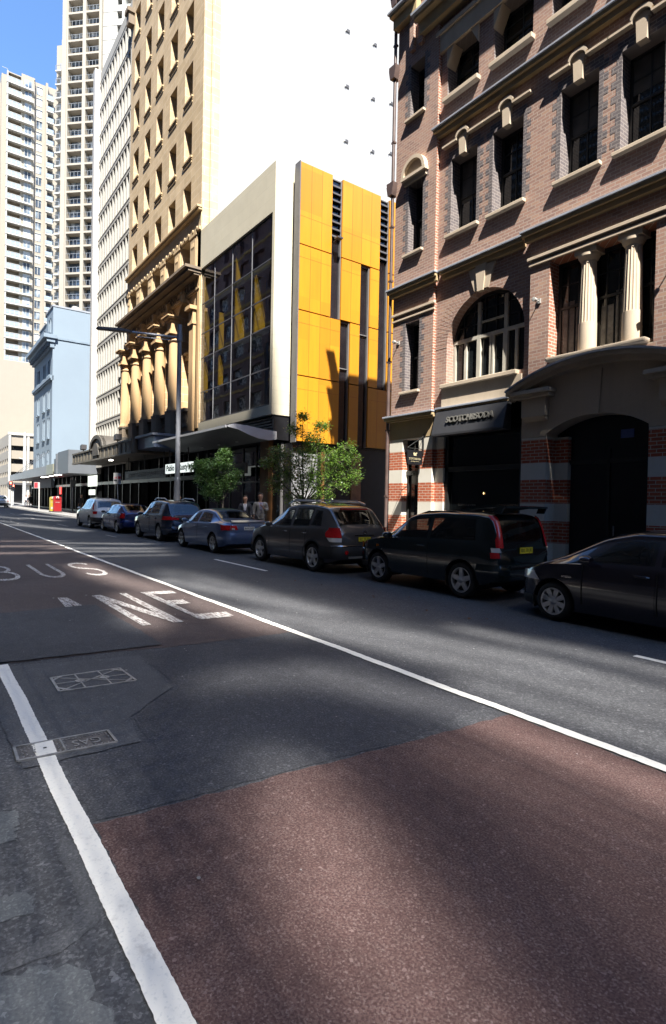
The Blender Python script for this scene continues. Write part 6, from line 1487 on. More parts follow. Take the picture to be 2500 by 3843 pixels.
c.spatch('headlight', 'tail_clear', t, (.60, .735), lambda u: 3.45 + .12 * u, lambda u: 3.90 - .10 * u, .012, 10, 5, (1, -1), True)
for sg in (1, -1):
    mb = MB(); mb.box(3.88, 3.95, sg * .55 - .04, sg * .55 + .04, .30, .35); mb.build('fog_light', 'tail_clear', t, world=False)
mb = MB(); y0 = c.side(2.98, .72) + .008; mb.text('HYBRID', .042, lambda a, b, d: (2.98 - a, y0 + d, .70 + b), depth=.004, fit=.15); mb.build('badge', 'chrome', t, world=False)
c.mirror(t, 2.62, .94, PM); c.band('lower_trim', 'trim_black', t, .20, .34, .6, .012, 'front')
mb = MB(); mb.box(1.98, 2.36, .44, .50, .95, 1.03); mb.build('sun_visor', 'cloth_white', t, world=False) if 0 else None

# --- silver-blue sedan
c = Car(4.54, 1.755, 2.70, .93, .317,
    [(0, .96), (.03, 1.02), (.3, 1.065), (.55, 1.08), (.75, 1.13), (1.35, 1.385), (1.9, 1.44), (2.35, 1.43), (2.7, 1.36), (3.5, .97), (3.75, .91), (4.3, .76), (4.5, .6), (4.54, .48)],
    [(0, .90), (.6, .98), (2, .94), (3.3, .88), (4.2, .68), (4.54, .5)], [(0, .34), (.35, .23), (1, .20), (3.6, .20), (4.3, .22), (4.54, .32)],
    [(0, .66), (.06, .75), (.2, .82), (.6, .86), (3.6, .875), (4.0, .83), (4.35, .70), (4.54, .48)], [(0, .60), (.2, .70), (.6, .68), (1.4, .60), (2.3, .60), (3.4, .70), (4.1, .66), (4.54, .44)])
t = thing('parked_car', 'silver-blue four door sedan with split red tail lights and a white number plate', 'car', (0, 0, 0), 0, 'cars parked along the kerb'); PM = 'paint_silver_blue'
c.body(PM, t, [(.07, .93, lambda u: 2.2 + .02 * u, lambda u: 3.3 - .64 * u), (.07, .93, lambda u: 1.12 + .2 * u, lambda u: 2.11)], [(.72, 1.30, .90), (2.75, 3.42, .9)]); c.wheels(t, 'twin', 'alloy'); park(c, t, 17.2, -8.55); cabin(c, t, 2.15, 1.3)
c.spatch('side_window', 'car_glass', t, (.07, .93), lambda u: 2.2 + .02 * u, lambda u: 3.3 - .64 * u); c.spatch('side_window', 'car_glass', t, (.07, .93), lambda u: 1.12 + .2 * u, lambda u: 2.11)
c.tailface('rear_window', 'car_glass', t, .72, 1.30, (.95, .90)); c.tailface('windscreen', 'car_glass', t, 2.75, 3.42, (.9, .94))
for o in c.doors(t, PM, [(2.15, 3.2), (1.3, 2.1)], .32, .90): c.handle(o, sum(v.co.x for v in o.data.vertices) / len(o.data.vertices) - .32, .82, PM, (1 if o.data.vertices[0].co.y > 0 else -1,))
gap(c, t, [2.125, 3.21], .34, .92)
c.spatch('tail_light', 'tail_red', t, (.77, .93), lambda u: .004, lambda u: .30 + .08 * u, .012, 14, 5, (1, -1), True)
mb = MB()
for sg in (1, -1): mb.prism([(sg * .40, .79), (sg * .655, .78), (sg * .64, .93), (sg * .45, .92)], lambda a, b, d: (-d, a, b), 0, .016)
mb.build('tail_light', 'tail_red', t, world=False); mb = MB()
for sg in (1, -1): mb.prism([(sg * .50, .795), (sg * .62, .79), (sg * .61, .845), (sg * .52, .845)], lambda a, b, d: (-d, a, b), .015, .02)
mb.build('reversing_light', 'tail_clear', t, world=False)
c.band('bumper', PM, t, .34, .70, .5, .03); c.plate(t, .83, 'BAV-54Y', 'plate_white', x=-.014); mb = MB(); mb.prism([(.0, 1.01), (-.01, 1.03), (.12, 1.09), (.16, 1.07)], lambda a, b, d: (a, d, b), -.6, .6); mb.build('boot_lip', PM, t, smooth=True, world=False)
mb = MB(); mb.lathe([(.03, 0), (.03, -.01), (.042, -.01), (.042, 0)], (-.002, 0, .945), 14, axis='x'); mb.build('emblem', 'chrome', t, world=False)
c.mirror(t, 3.02, .96, PM)

# --- three farther cars
def suv(label, PM, X, Y, style, rails, plate, tl):
    c = Car(4.55, 1.83, 2.65, .92, .345,
        [(0, .96), (.04, 1.05), (.12, 1.16), (.46, 1.55), (.6, 1.62), (1.3, 1.675), (2.0, 1.68), (2.5, 1.62), (3.3, 1.14), (3.5, 1.09), (4.2, .97), (4.45, .82), (4.55, .55)],
        [(0, .95), (.6, 1.10), (1.5, 1.06), (3.2, .99), (4.1, .86), (4.55, .6)], [(0, .40), (.3, .28), (1, .25), (3.6, .25), (4.3, .28), (4.55, .40)],
        [(0, .66), (.05, .75), (.16, .84), (.5, .89), (3.6, .91), (4.1, .87), (4.4, .74), (4.55, .56)], [(0, .6), (.1, .70), (.5, .67), (1.2, .64), (2.4, .63), (3.4, .72), (4.55, .52)])
    t = thing('parked_car', label, 'car', (0, 0, 0), 0, 'cars parked along the kerb'); c.body(PM, t, [(.07, .92, lambda u: 2.05, lambda u: 3.15 - .6 * u), (.07, .92, lambda u: 1.0 + .1 * u, lambda u: 1.96)], [(.12, .42, .85), (2.55, 3.22, .9)]); c.wheels(t, style); park(c, t, X, Y); cabin(c, t, 1.95, 1.1)
    c.spatch('side_window', 'car_glass', t, (.07, .92), lambda u: 2.05, lambda u: 3.15 - .6 * u); c.spatch('side_window', 'car_glass', t, (.07, .92), lambda u: 1.0 + .1 * u, lambda u: 1.96)
    c.tailface('rear_window', 'car_glass', t, .12, .42, (.92, .85)); c.tailface('windscreen', 'car_glass', t, 2.55, 3.22, (.9, .94))
    c.band('bumper', 'trim_black' if tl else PM, t, .38, .62, .5, .03); c.plate(t, .82, plate, 'plate_white'); c.mirror(t, 2.9, 1.03, PM)
    for o in c.doors(t, PM, [(2.0, 3.05), (1.25, 1.95)], .36, .98): c.handle(o, sum(v.co.x for v in o.data.vertices) / len(o.data.vertices) - .3, .9, PM, (1 if o.data.vertices[0].co.y > 0 else -1,))
    if tl:
        c.spatch('tail_light', 'tail_red', t, (.80, .95), lambda u: .02, lambda u: .2 + .1 * u, .014, 10, 4, (1, -1), True); c.spatch('tail_light', 'tail_red', t, (.02, .75), lambda u: .16 + .32 * u, lambda u: .40 + .22 * u, .012, 8, 6)
    else:
        c.spatch('tail_light', 'tail_red', t, (.88, 1.02), lambda u: .01, lambda u: .5 - .1 * u, .014, 12, 4, (1, -1), True)
        mb = MB()
        for sg in (1, -1): mb.prism([(sg * .35, .90), (sg * .66, .88), (sg * .65, 1.0), (sg * .38, .96)], lambda a, b, d: (-d, a, b), 0, .02)
        mb.build('tail_light', 'tail_red', t, world=False)
    if rails:
        for sg in (1, -1): mb = MB(); mb.tube([(.75, sg * .58, 1.65), (1.0, sg * .6, 1.73), (1.9, sg * .6, 1.74), (2.25, sg * .58, 1.66)], .022); mb.build('roof_rail', 'alloy_bright', t, smooth=True, world=False)
    return t
suv('dark navy sport utility wagon with silver roof rails and wide red tail lights', 'paint_night_blue', 22.75, -8.72, 'five', True, 'BT-36-DV', False)
suv('white sport utility wagon with tall red tail lights parked farthest along the kerb', 'paint_white_car', 33.1, -8.45, 'five', False, 'CB-48-NT', True)
wv_ = suv('white wagon driving away through the far intersection at the left edge', 'paint_white_car', 88.6, -8.95, 'five', False, 'BK-17-LS', True); wv_['group'] = 'moving traffic'
c = Car(4.27, 1.70, 2.62, .76, .30,
    [(0, .94), (.05, 1.02), (.2, 1.10), (.75, 1.38), (1.3, 1.43), (2.0, 1.435), (2.4, 1.38), (3.15, .98), (3.4, .92), (4.0, .76), (4.2, .6), (4.27, .45)],
    [(0, .90), (.8, .97), (2, .93), (3.1, .88), (3.9, .70), (4.27, .48)], [(0, .34), (.3, .22), (1, .20), (3.4, .20), (4.1, .22), (4.27, .32)],
    [(0, .64), (.06, .74), (.2, .80), (.6, .84), (3.4, .85), (3.8, .80), (4.1, .68), (4.27, .46)], [(0, .56), (.2, .64), (.8, .60), (1.6, .58), (2.4, .60), (3.3, .69), (4.27, .42)])
t = thing('parked_car', 'dark blue hatchback parked between the white wagon and the navy wagon', 'car', (0, 0, 0), 0, 'cars parked along the kerb'); PM = 'paint_royal_blue'
c.body(PM, t, [(.07, .92, lambda u: 1.9, lambda u: 3.0 - .56 * u), (.07, .92, lambda u: .9 + .2 * u, lambda u: 1.82)], [(.22, .70, .86), (2.45, 3.08, .9)]); c.wheels(t, 'seven'); park(c, t, 28.35, -8.55); cabin(c, t, 1.85, 1.0)
c.spatch('side_window', 'car_glass', t, (.07, .92), lambda u: 1.9, lambda u: 3.0 - .56 * u); c.spatch('side_window', 'car_glass', t, (.07, .92), lambda u: .9 + .2 * u, lambda u: 1.82)
c.tailface('rear_window', 'car_glass', t, .22, .70, (.93, .86)); c.tailface('windscreen', 'car_glass', t, 2.45, 3.08, (.9, .94)); c.band('bumper', PM, t, .34, .64, .5, .03); c.plate(t, .56, 'YSL-14Q', 'plate_white', x=-.045)
c.spatch('tail_light', 'tail_red', t, (.74, .98), lambda u: .008, lambda u: .26 - .04 * u, .014, 12, 5, (1, -1), True); c.mirror(t, 2.78, .95, 'trim_black')
for o in c.doors(t, PM, [(1.86, 2.9), (1.1, 1.8)], .32, .88): c.handle(o, sum(v.co.x for v in o.data.vertices) / len(o.data.vertices) - .3, .8, PM, (1 if o.data.vertices[0].co.y > 0 else -1,))
# ------------------------------------------------------------------ trees
def leafmat(name, col, col2):
    m, n, p = nodes(name); pbr(p, .33, 0, .6)
    oi = N(n, 'ShaderNodeNewGeometry'); r_ = ramp(n, oi.outputs['Random Per Island'], [(0, col), (1, col2)]); n.links.new(r_.outputs[0], p.inputs[0])
    tl = N(n, 'ShaderNodeBsdfTranslucent'); mx = N(n, 'ShaderNodeMixShader'); mx.inputs[0].default_value = .35
    c = mix(n, 1.0, r_.outputs[0], (1.3, 1.5, .5), 'MULTIPLY'); n.links.new(c, tl.inputs[0])
    o = n.nodes['Material Output']; n.links.new(p.outputs[0], mx.inputs[1]); n.links.new(tl.outputs[0], mx.inputs[2]); n.links.new(mx.outputs[0], o.inputs[0])
leafmat('leaf_green', (.045, .095, .022), (.17, .27, .05)); leafmat('leaf_pale', (.09, .17, .07), (.22, .34, .14)); paint('bark', (.09, .075, .06), .85, .3, 12, bmp=.4)
def tree(label, x, y, h0, clumps, seed, leaf=.10, n_leaf=150, lmat='leaf_green'):
    rnd = random.Random(seed); z0 = gh(x) + .16
    t = thing('street_tree', label, 'tree', (x, y, z0), 0, 'young street trees on the footpath')
    tr_ = MB(); fork = Vector((x + .03, y, z0 + h0))
    tr_.tube([(x, y, z0 - .05), (x + .02, y + .01, z0 + h0 * .5), tuple(fork)], [.06, .05, .042], 9)
    lv = MB(); lm = MB()
    for (cx, cy, cz, rr, dens) in clumps:
        ce = Vector((x + cx, y + cy, z0 + cz)); mid = (fork + ce) / 2 + Vector((rnd.uniform(-.1, .1), rnd.uniform(-.1, .1), -.12)); lm.tube([fork, mid, ce], [.028, .018, .008], 6)
        for _ in range(int(dens * n_leaf)):
            d = Vector((rnd.gauss(0, 1), rnd.gauss(0, 1), rnd.gauss(0, .8))); d = d.normalized() * rr * rnd.uniform(.25, 1) ** .6; tw = ce + d
            if rnd.random() < .35: lm.tube([ce + d * .25, tw], [.006, .003], 4)
            for _k in range(rnd.randint(4, 7)):
                c0 = tw + Vector((rnd.gauss(0, .06), rnd.gauss(0, .06), rnd.gauss(0, .05))); a = rnd.uniform(0, 2 * pi); ln = leaf * rnd.uniform(.7, 1.3); wd = ln * .24; tilt = rnd.uniform(-.9, .35)
                u = Vector((cos(a) * cos(tilt), sin(a) * cos(tilt), sin(tilt))); v = u.cross(Vector((rnd.uniform(-.4, .4), rnd.uniform(-.4, .4), 1))).normalized(); w_ = u.cross(v) * ln * .08
                lv.add([c0, c0 + u * ln * .45 + v * wd + w_, c0 + u * ln, c0 + u * ln * .45 - v * wd + w_], [(0, 1, 2), (0, 2, 3)])
    tk = tr_.build('trunk', 'bark', t, smooth='all'); lm.build('limbs', 'bark', tk); lv.build('crown', lmat, t, recalc=False)
rnd = random.Random(5)
cl = [(.0, 0, 2.2, .5, 1.4), (.5, .1, 2.5, .45, 1.2), (-.5, -.1, 2.4, .45, 1.2), (.2, 0, 3.0, .5, 1.3), (-.4, .1, 3.2, .4, 1.1), (.7, .1, 3.05, .35, .9), (-.1, -.2, 3.55, .32, .8), (-.55, .1, 3.65, .22, .4), (.35, .1, 1.95, .35, .7), (-.2, .2, 1.75, .3, .5), (.95, .2, 3.0, .22, .4), (-.95, 0, 2.75, .22, .4)]
cl = [(a * .72 + .35, a * .62 + b + .15, c_, d_, e_ * 1.1) for a, b, c_, d_, e_ in cl]
tree('rounded young street tree behind the silver-blue sedan', 22.9, -10.75, 1.55, cl, 11, .105, 125, 'leaf_pale')
cl = [(0, 0, 2.3, .5, 1.3), (.5, .2, 2.6, .45, 1.1), (-.5, -.2, 2.5, .5, 1.2), (.1, 0, 3.1, .5, 1.3), (-.7, -.2, 3.1, .45, 1.0), (.8, .3, 3.2, .4, .9), (-.2, -.2, 3.7, .4, .9), (.3, .1, 4.1, .28, .6), (-.5, -.1, 4.2, .25, .5), (.1, 0, 4.55, .2, .4), (.9, .2, 2.2, .35, .7), (-.6, -.1, 1.85, .4, .8), (.3, .1, 1.75, .35, .7), (1.2, .3, 2.9, .22, .4), (-1.2, -.3, 3.0, .45, 1.0), (-1.55, -.4, 2.6, .4, .9), (-1.3, -.3, 2.2, .4, .8), (-1.9, -.45, 3.1, .32, .6), (-2.1, -.5, 2.5, .28, .5), (-1.5, -.4, 3.5, .3, .5)]
cl = [((a if a > -1 else -1 + (a + 1) * .5) * .8, (a if a > -1 else -1 + (a + 1) * .5) * .7 + b * .4, c_, d_, e_ * (1.9 if a > -1 else .9)) for a, b, c_, d_, e_ in cl]
tree('taller street tree behind the grey-brown crossover with one sunlit side', 16.6, -10.85, 1.5, cl, 12, .09, 88)

# ------------------------------------------------------------------ people
paint('skin', (.30, .165, .115), .5, .1, 6); paint('hair_dark', (.018, .013, .010), .6, .2, 20); paint('cloth_grey', (.24, .23, .225), .85, .15, 4); paint('cloth_navy', (.014, .016, .026), .8, .2, 4); paint('cloth_black', (.012, .011, .012), .8, .2, 4); paint('shirt_white', (.40, .40, .43), .8); paint('shirt_lilac', (.38, .35, .48), .8); paint('tie_blue', (.06, .06, .14), .6); paint('shoe', (.015, .012, .01), .4)
def skin_mesh(name, joints, edges, mat, parent, sub=2):
    """one continuous skinned surface over a jointed skeleton; joints: [(x,y,z,r)]"""
    me = bpy.data.meshes.new(name); me.from_pydata([j[:3] for j in joints], edges, []); o = bpy.data.objects.new(name, me); COL.objects.link(o)
    sk = o.modifiers.new('skin', 'SKIN'); sk.use_smooth_shade = True; sk.branch_smoothing = .4
    for i, j in enumerate(joints):
        rr = j[3]; me.skin_vertices[0].data[i].radius = (rr, rr) if not isinstance(rr, tuple) else rr
        me.skin_vertices[0].data[i].use_root = i == 0
    ss = o.modifiers.new('sub', 'SUBSURF'); ss.levels = sub; ss.render_levels = sub
    dg = bpy.context.evaluated_depsgraph_get(); m2 = bpy.data.meshes.new_from_object(o.evaluated_get(dg)); bpy.data.objects.remove(o); bpy.data.meshes.remove(me)
    m2.name = name; m2.materials.clear(); m2.materials.append(MATS[mat]); m2.polygons.foreach_set('use_smooth', [True] * len(m2.polygons)); q_ = bpy.data.objects.new(name, m2); COL.objects.link(q_); q_.parent = parent; return q_
def person(label, x, y, face, H=1.78, jacket='cloth_grey', legs='cloth_grey', shirt='shirt_white', hair='hair_dark', z=None, arm='down', stride=.06, group=None, skirt=False, tie=True):
    k = H / 1.78; t = thing('person', label, 'person', (x, y, gh(x) + .18 if z is None else z), face, group); t.scale = (k, k, k)
    # local: facing +x, left +y
    if arm == 'chest': la = [(.02, .20, 1.40), (.06, .26, 1.14), (.25, .12, 1.20), (.31, .04, 1.27)]
    else: la = [(.0, .20, 1.40), (-.02, .25, 1.13), (.06, .25, .90), (.08, .25, .83)]
    ra = [(.0, -.20, 1.40), (-.02, -.25, 1.13), (.06, -.25, .90), (.08, -.25, .83)]
    J = [(0, 0, .95, .10), (0, 0, 1.15, .09), (0, 0, 1.36, .085), (0, 0, 1.45, .056), (.008, 0, 1.53, .066), (.014, 0, 1.60, .094), (.012, 0, 1.67, .110), (.004, 0, 1.745, .10)]; E_ = [(0, 1), (1, 2), (2, 3), (3, 4), (4, 5), (5, 6), (6, 7)]
    def limb(pts, rs, root):
        prev = root
        for p, r_ in zip(pts, rs): J.append((*p, r_)); E_.append((prev, len(J) - 1)); prev = len(J) - 1
        return prev
    for arm_ in (la, ra):
        h_ = limb([(arm_[0][0], arm_[0][1] * .9, 1.365)] + arm_[1:], (.024, .034, .032, .028), 2); w = Vector(arm_[3]); d = (Vector(arm_[3]) - Vector(arm_[2])).normalized(); sgn = 1 if arm_[3][1] >= 0 else -1
        sd = d.cross(Vector((1, 0, 0)) if abs(d.x) < .8 else Vector((0, 0, 1))).normalized()
        pl = w + d * .06; J.append((*pl, .024)); E_.append((h_, len(J) - 1)); pm = len(J) - 1
        for f, (o_, ln) in enumerate(((-.024, .07), (-.008, .08), (.008, .075), (.024, .058))):
            a_ = pl + d * .03 + sd * o_; b_ = a_ + d * ln * .55 + Vector((.01, 0, 0)); c_ = b_ + d * ln * .35 + Vector((.018, 0, 0))
            J.extend([(*a_, .009), (*b_, .0085), (*c_, .007)]); q_ = len(J); E_.extend([(pm, q_ - 3), (q_ - 3, q_ - 2), (q_ - 2, q_ - 1)])
        a_ = pl - d * .02 + Vector((.025, 0, 0)); b_ = a_ + d * .04 + Vector((.02, 0, 0)); J.extend([(*a_, .010), (*b_, .008)]); q_ = len(J); E_.extend([(pm, q_ - 2), (q_ - 2, q_ - 1)])
    lg = [[(sx * stride * 0, s_ * .09, .88), (sx * stride, s_ * .10, .48), (sx * stride * .6, s_ * .10, .09), (sx * stride * .6 + .13, s_ * .11, .04)] for s_, sx in ((1, 1), (-1, -1))]
    for l_ in lg: limb(l_, (.085, .058, .04, .035), 0)
    skin_mesh('body', J, E_, 'skin', t)
    # face: nose, ears, eyes, mouth
    mb = MB(); mb.lathe([(0, 0), (.012, -.03), (.016, -.045), (0, -.05)], (.108, 0, 1.675), 6)
    for s_ in (1, -1): mb.lathe([(0, -.03), (.012, -.015), (.014, .01), (0, .03)], (.01, s_ * .083, 1.655), 6)
    mb.build('nose', 'skin', t, smooth=True, world=False)
    mb = MB()
    for s_ in (1, -1): mb.lathe([(0, -.008), (.009, 0), (0, .008)], (.100, s_ * .032, 1.685), 6)
    mb.box(.094, .100, -.022, .022, 1.612, 1.619); mb.build('eyes', 'hair_dark', t, world=False)
    mb = MB(); mb.lathe([(.094, -.03), (.099, .03), (.088, .075), (.05, .10), (0, .108)], (-.005, 0, 1.705), 14)
    mb.v = [(a - (.02 if c_ < 1.74 and a > .03 else 0), b, c_ + (.035 if a > .05 and c_ < 1.74 else 0)) for a, b, c_ in mb.v]
    mb.build('hair', hair, t, smooth=True, world=False)
    # clothes grown over the same joints
    cj = [(0, 0, .84, .19), (0, 0, .98, .185), (0, 0, 1.14, .17), (0, 0, 1.34, .185), (0, 0, 1.445, .11)]; ce = [(0, 1), (1, 2), (2, 3), (3, 4)]
    for arm_ in (la, ra):
        cj += [(0, arm_[0][1] * .5, 1.365, .135)]; ce += [(3, len(cj) - 1)]; b0 = len(cj); cj += [(*arm_[0], .10), (*arm_[1], .072), (*[arm_[2][i] * .92 + arm_[1][i] * .08 for i in range(3)], .056)]; ce += [(b0 - 1, b0), (b0, b0 + 1), (b0 + 1, b0 + 2)]
    skin_mesh('jacket', cj, ce, jacket, t)
    if skirt: 
        mb = MB(); mb.lathe([(.15, .95), (.19, .7), (.2, .52)], (0, 0, 0), 16); mb.build('skirt', legs, t, smooth=True, world=False)
    else:
        cj = [(0, 0, .93, .135)]; ce = []
        for l_ in lg:
            b0 = len(cj); cj += [(*l_[0], .10), (*l_[1], .075), (l_[2][0], l_[2][1], .12, .062)]; ce += [(0, b0), (b0, b0 + 1), (b0 + 1, b0 + 2)]
        skin_mesh('trousers', cj, ce, legs, t)
    mb = MB()
    mb.prism([(-.035, 1.16), (.035, 1.16), (.085, 1.44), (-.085, 1.44)], lambda a, b, d: (.162 + d - max(0, b - 1.3) * .35, a, b), 0, .015); mb.build('shirt', shirt, t, world=False)
    if tie: mb = MB(); mb.prism([(-.02, 1.12), (.02, 1.12), (.014, 1.43), (-.014, 1.43)], lambda a, b, d: (.179 + d - max(0, b - 1.3) * .35, a, b), 0, .006); mb.build('tie', 'tie_blue', t, world=False)
    for l_ in lg:
        mb = MB(); mb.lathe([(.0, -.06), (.05, -.05), (.055, .03), (.045, .14), (0, .17)], (l_[2][0] + .02, l_[2][1], .055), 10, axis='x'); mb.v = [(a, b, max(.0, c_)) for a, b, c_ in mb.v]; mb.build('shoe', 'shoe', t, smooth=True, world=False)
    return t
person('man in a light grey suit and tie with a hand raised to his chest', 20.1, -11.05, R(160), 1.84, arm='chest', shirt='shirt_lilac')
person('bearded man in a dark navy suit and white shirt behind the silver-blue sedan', 21.5, -11.1, R(150), 1.74, 'cloth_navy', 'cloth_navy', 'shirt_white')
person('person in a white top seen behind the grey-brown crossover', 17.5, -11.4, R(185), 1.70, 'shirt_white', 'cloth_black', 'shirt_white', tie=False)
person('person half hidden behind the navy wagon near the lamp post', 29.3, -11.2, R(200), 1.72, 'cloth_black', 'cloth_black', 'cloth_navy', tie=False)
person('person in dark clothes by shop window right of post box', 56.5, -12.2, R(120), 1.75, 'cloth_black', 'cloth_black', 'cloth_black', tie=False)
person('person in a dark coat walking past the white sign post', 84.5, -12.0, R(20), 1.66, 'cloth_black', 'cloth_black', 'cloth_black', tie=False, stride=.2, skirt=True)
person('person in a pale shirt at the far corner carrying a bag', 100.5, -13.6, R(200), 1.75, 'shirt_white', 'cloth_navy', 'shirt_white', tie=False, stride=.2, z=.36)
person('second person in a dark top walking at the far corner', 98.3, -13.7, R(200), 1.7, 'cloth_navy', 'cloth_grey', 'cloth_navy', tie=False, stride=.18, z=.36)

# ------------------------------------------------------------------ street furniture
paint('pole_grey', (.30, .31, .34), .5, .12, 3, metal=.2); paint('post_red', (.24, .010, .012), .4, .1, 2); paint('post_yellow', (.33, .25, .02), .45, .1, 2); paint('sign_white', (.40, .40, .39), .5, .04); paint('sign_red', (.55, .03, .04), .5)
z0 = gh(27.4) + .15; t = thing('street_lamp', 'tall grey street lamp whose arm reaches out over the road', 'street lamp', (27.6, -10.45, z0))
mb = MB(); mb.tube([(27.6, -10.45, z0), (27.6, -10.45, z0 + 2.6)], [.17, .155], 14); mb.tube([(27.6, -10.45, z0 + 2.6), (27.6, -10.45, 10.5)], [.125, .105], 14); mb.tube([(27.6, -10.45, z0 + 2.55), (27.6, -10.45, z0 + 2.66)], [.17, .12], 14)
mb.tube([(27.6, -10.45, 9.68), (27.6, -10.45, 9.98)], [.15, .15], 14); mb.build('pole', 'pole_grey', t, smooth=True)
mb = MB(); mb.tube([(27.6, -10.45, 9.86), (27.6, -8.0, 9.68)], .055, 10); mb.tube([(27.6, -10.45, 9.70), (27.6, -8.35, 9.52)], .022, 8); mb.tube([(27.6, -8.35, 9.52), (27.6, -8.3, 9.70)], .02, 8); mb.build('arm', 'pole_grey', t, smooth=True)
mb = MB(); mb.prism([(-8.1, 9.64), (-6.6, 9.51), (-6.5, 9.56), (-6.55, 9.63), (-7.6, 9.76), (-8.1, 9.73)], lambda a, b, d: (27.6 + d, a, b), -.13, .13); mb.build('lamp_head', 'charcoal', t, smooth=True, bevel=.02)
# parking sign
x, y = 37.6, -10.4; z0 = gh(x) + .15; t = thing('parking_sign', 'white parking sign with red lettering on a thin leaning pole', 'sign', (x, y, z0))
mb = MB(); mb.tube([(x, y, z0), (x + .1, y + .14, 3.45)], .028, 8); mb.build('pole', 'pole_grey', t)
mb = MB(); mb.box(x + .02, x + .05, y - .10, y + .36, 2.72, 3.42); bd = mb.build('board', 'sign_white', t)
mb = MB(); mb.box(x + .015, x + .02, y - .08, y + .10, 3.05, 3.22); mb.text('1P', .16, camtext(x + .018, y + .24, 3.1), depth=.004, bold=.006); mb.text('8-6', .10, camtext(x + .018, y + .0, 2.95), depth=.004); mb.build('lettering', 'sign_red', bd)
mb = MB(); mb.text('TICKET', .09, camtext(x + .018, y + .13, 2.84), depth=.004); mb.box(x + .015, x + .02, y + .14, y + .34, 2.9, 3.0); mb.build('arrow', 'sign_grey', bd)
# post boxes
def post(label, x, y, mat, w=.62, h=1.55):
    z0 = gh(x) + .16; t = thing('post_box', label, 'post box', (x, y, z0), 0, 'post boxes on the kerb')
    mb = MB(); pr = [(-w / 2, .08), (w / 2, .08), (w / 2, h - .12)] + [(w / 2 * cos(a), h - .14 + .14 * sin(a)) for a in [pi * i / 10 for i in range(1, 10)]] + [(-w / 2, h - .12)]
    mb.prism(pr, lambda a, b, d: (x + d, y + a, z0 + b), -.32, .32); mb.build('body', mat, t, smooth=True, bevel=.02)
    mb = MB(); mb.box(x - .36, x + .36, y - w / 2 - .03, y + w / 2 + .03, z0, z0 + .1); mb.build('base', 'charcoal', t)
    mb = MB(); mb.box(x - .335, x - .32, y - .22, y + .22, z0 + h - .32, z0 + h - .27); mb.build('slot', 'black_paint', t)
    mb = MB(); mb.lathe([(.05, 0), (.05, -.012), (.13, -.012), (.13, 0)], (x - .322, y + .02, z0 + h - .12), 14, axis='x', a0=R(-50), a1=R(230)); mb.text('EXPRESS' if 'yellow' in label else 'POST', .12, camtext(x - .322, y, z0 + .95), depth=.006, fit=.4); mb.box(x - .326, x - .32, y - .2, y + .2, z0 + .3, z0 + .5) if 'yellow' in label else None
    mb.build('marking', 'sign_white', t); return t
post('red street post box with a white emblem and slot', 59.8, -10.75, 'post_red', .66); post('yellow express post box standing against the red one', 60.6, -10.5, 'post_yellow', .5, 1.5)
# white sign post
x = 68.0; z0 = gh(x) + .15; t = thing('sign_post', 'white post with a small pink and white sign at the kerb', 'sign', (x, -10.45, z0))
mb = MB(); mb.tube([(x, -10.45, z0), (x, -10.45, 3.4)], .07, 8); mb.build('pole', 'sign_white', t)
mb = MB(); mb.box(x - .02, x + .02, -10.5, -9.95, 2.75, 3.38); bd = mb.build('board', 'sign_white', t); mb = MB(); mb.box(x - .03, x - .021, -10.3, -9.97, 2.8, 3.34); mb.build('marking', 'sign_red', bd)
# grey post
x = 62.2; z0 = gh(x) + .15; t = thing('sign_post', 'grey post with a white notice beside the long awning', 'sign', (x, -12.6, z0)); mb = MB(); mb.tube([(x, -12.6, z0), (x, -12.6, 3.9)], .08, 8); mb.build('pole', 'pole_grey', t); mb = MB(); mb.box(x - .12, x - .08, -12.85, -12.35, 2.9, 3.6); mb.build('board', 'panel_grey', t)
# traffic light
x, y = 91.2, -10.55; z0 = gh(x) + .15; t = thing('traffic_light', 'traffic light showing red on a white pole at the corner', 'traffic light', (x, y, z0))
mb = MB(); mb.tube([(x, y, z0), (x, y, 3.9)], .11, 10); mb.build('pole', 'sign_white', t)
mb = MB(); mb.box(x - .25, x - .02, y - .05, y + .42, 2.85, 3.95); hd = mb.build('signal_head', 'black_paint', t)
emit('red_signal', (1, .05, .03), 9)
mb = MB(); mb.lathe([(0, -.262), (.13, -.255)], (x, y + .18, 3.72), 14, axis='x'); mb.build('red_lamp', 'red_signal', hd)
for zz in (3.40, 3.08):
    mb = MB(); mb.lathe([(0, -.262), (.13, -.255)], (x, y + .18, zz), 14, axis='x'); mb.build('lamp', 'charcoal', hd)
x, y = 110.5, -13.0; t = thing('traffic_light', 'second small red traffic light across the far side street', 'traffic light', (x, y, .5)); mb = MB(); mb.tube([(x, y, .4), (x, y, 4.0)], .1, 8); mb.build('pole', 'sign_white', t); mb = MB(); mb.box(x - .2, x, y - .2, y + .2, 2.9, 3.9); hd = mb.build('signal_head', 'black_paint', t); mb = MB(); mb.lathe([(0, -.22), (.12, -.215)], (x, y, 3.65), 12, axis='x'); mb.build('red_lamp', 'red_signal', hd)
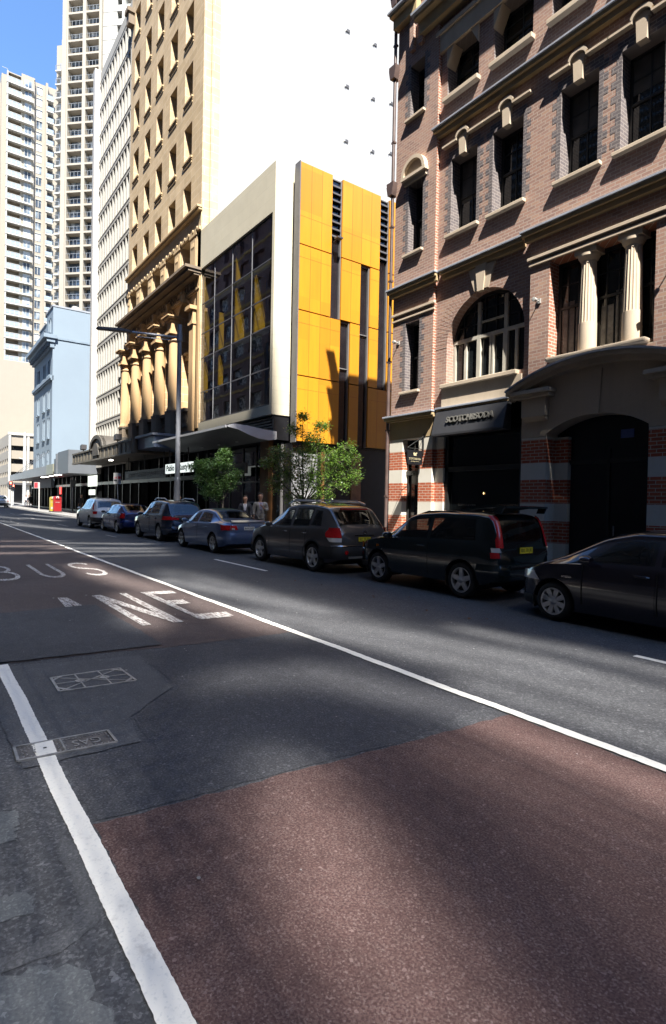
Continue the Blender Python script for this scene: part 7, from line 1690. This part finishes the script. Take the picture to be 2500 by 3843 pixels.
# far lamp poles
for x, y, h, lab in ((111.5, -10.6, 15.2, 'thick white lamp column with a long arm before the car park'), (113, -15.0, 13.2, 'second white lamp column before the car park openings')):
    t = thing('street_lamp', lab, 'street lamp', (x, y, .5)); mb = MB(); mb.tube([(x, y, .4), (x, y, h)], [.32, .22], 10); mb.build('pole', 'sign_white', t, smooth=True)
    if h > 14: mb = MB(); mb.tube([(x, y, h - .3), (x, y + 6, h - .8)], .1); mb.tube([(x, y, h - 1.8), (x, y + 4, h - 2.6)], .07); mb.build('arm', 'sign_white', t)
    else: mb = MB(); mb.tube([(x, y - .6, 8.2), (x, y + .9, 8.6)], .08); mb.build('arm', 'sign_white', t)
# hanging signs under the awnings
t = tag(MB().box(28.4, 32.3, -11.62, -11.5, 3.27, 3.80).build('light_box', 'sign_white'), 'white light box sign lettered Pablo & Rustys behind the street lamp', 'sign')
emit('lit_sign', (.80, .86, .83), .32); t.data.materials[0] = MATS['lit_sign']
paint('ink_green', (.02, .09, .08), .6)
mb = MB(); mb.text("Pablo & Rusty's", .46, streettext(30.35, -11.495, 3.55), depth=.006, bold=.012, fit=3.5); mb.build('lettering', 'ink_green', t)
t = tag(MB().box(24.2, 27.3, -12.6, -12.5, 3.1, 3.6).build('light_box', 'sign_grey'), 'dim dark sign board half hidden by the rounded street tree', 'sign')
mb = MB(); mb.text("Pablo & Rusty's", .36, streettext(25.75, -12.495, 3.35), depth=.006, fit=2.7); mb.build('lettering', 'ink_green', t)
t = tag(MB().box(32.5, 40.6, -11.72, -11.6, 3.08, 3.66).build('name_board', 'sign_grey'), 'long dark name board lettered HYDE PARK JEWELLERS under the ornate awning', 'sign')
mb = MB(); mb.text('HYDE PARK JEWELLERS', .42, streettext(36.2, -11.595, 3.36), depth=.01, fit=6.6); mb.box(39.7, 40.3, -11.6, -11.59, 3.2, 3.5); mb.build('lettering', 'panel_grey', t)
mb = MB(); 
for x in (33, 36.5, 40): mb.box(x - .02, x + .02, -11.68, -11.64, 3.66, 4.65)
mb.build('hanger', 'charcoal', t)
mb = MB()
for x in (29, 31.8): mb.box(x - .02, x + .02, -11.58, -11.54, 3.8, 4.6)
mb.build('hanger', 'charcoal', bpy.data.objects['light_box'])
# bollard-like post by the tree
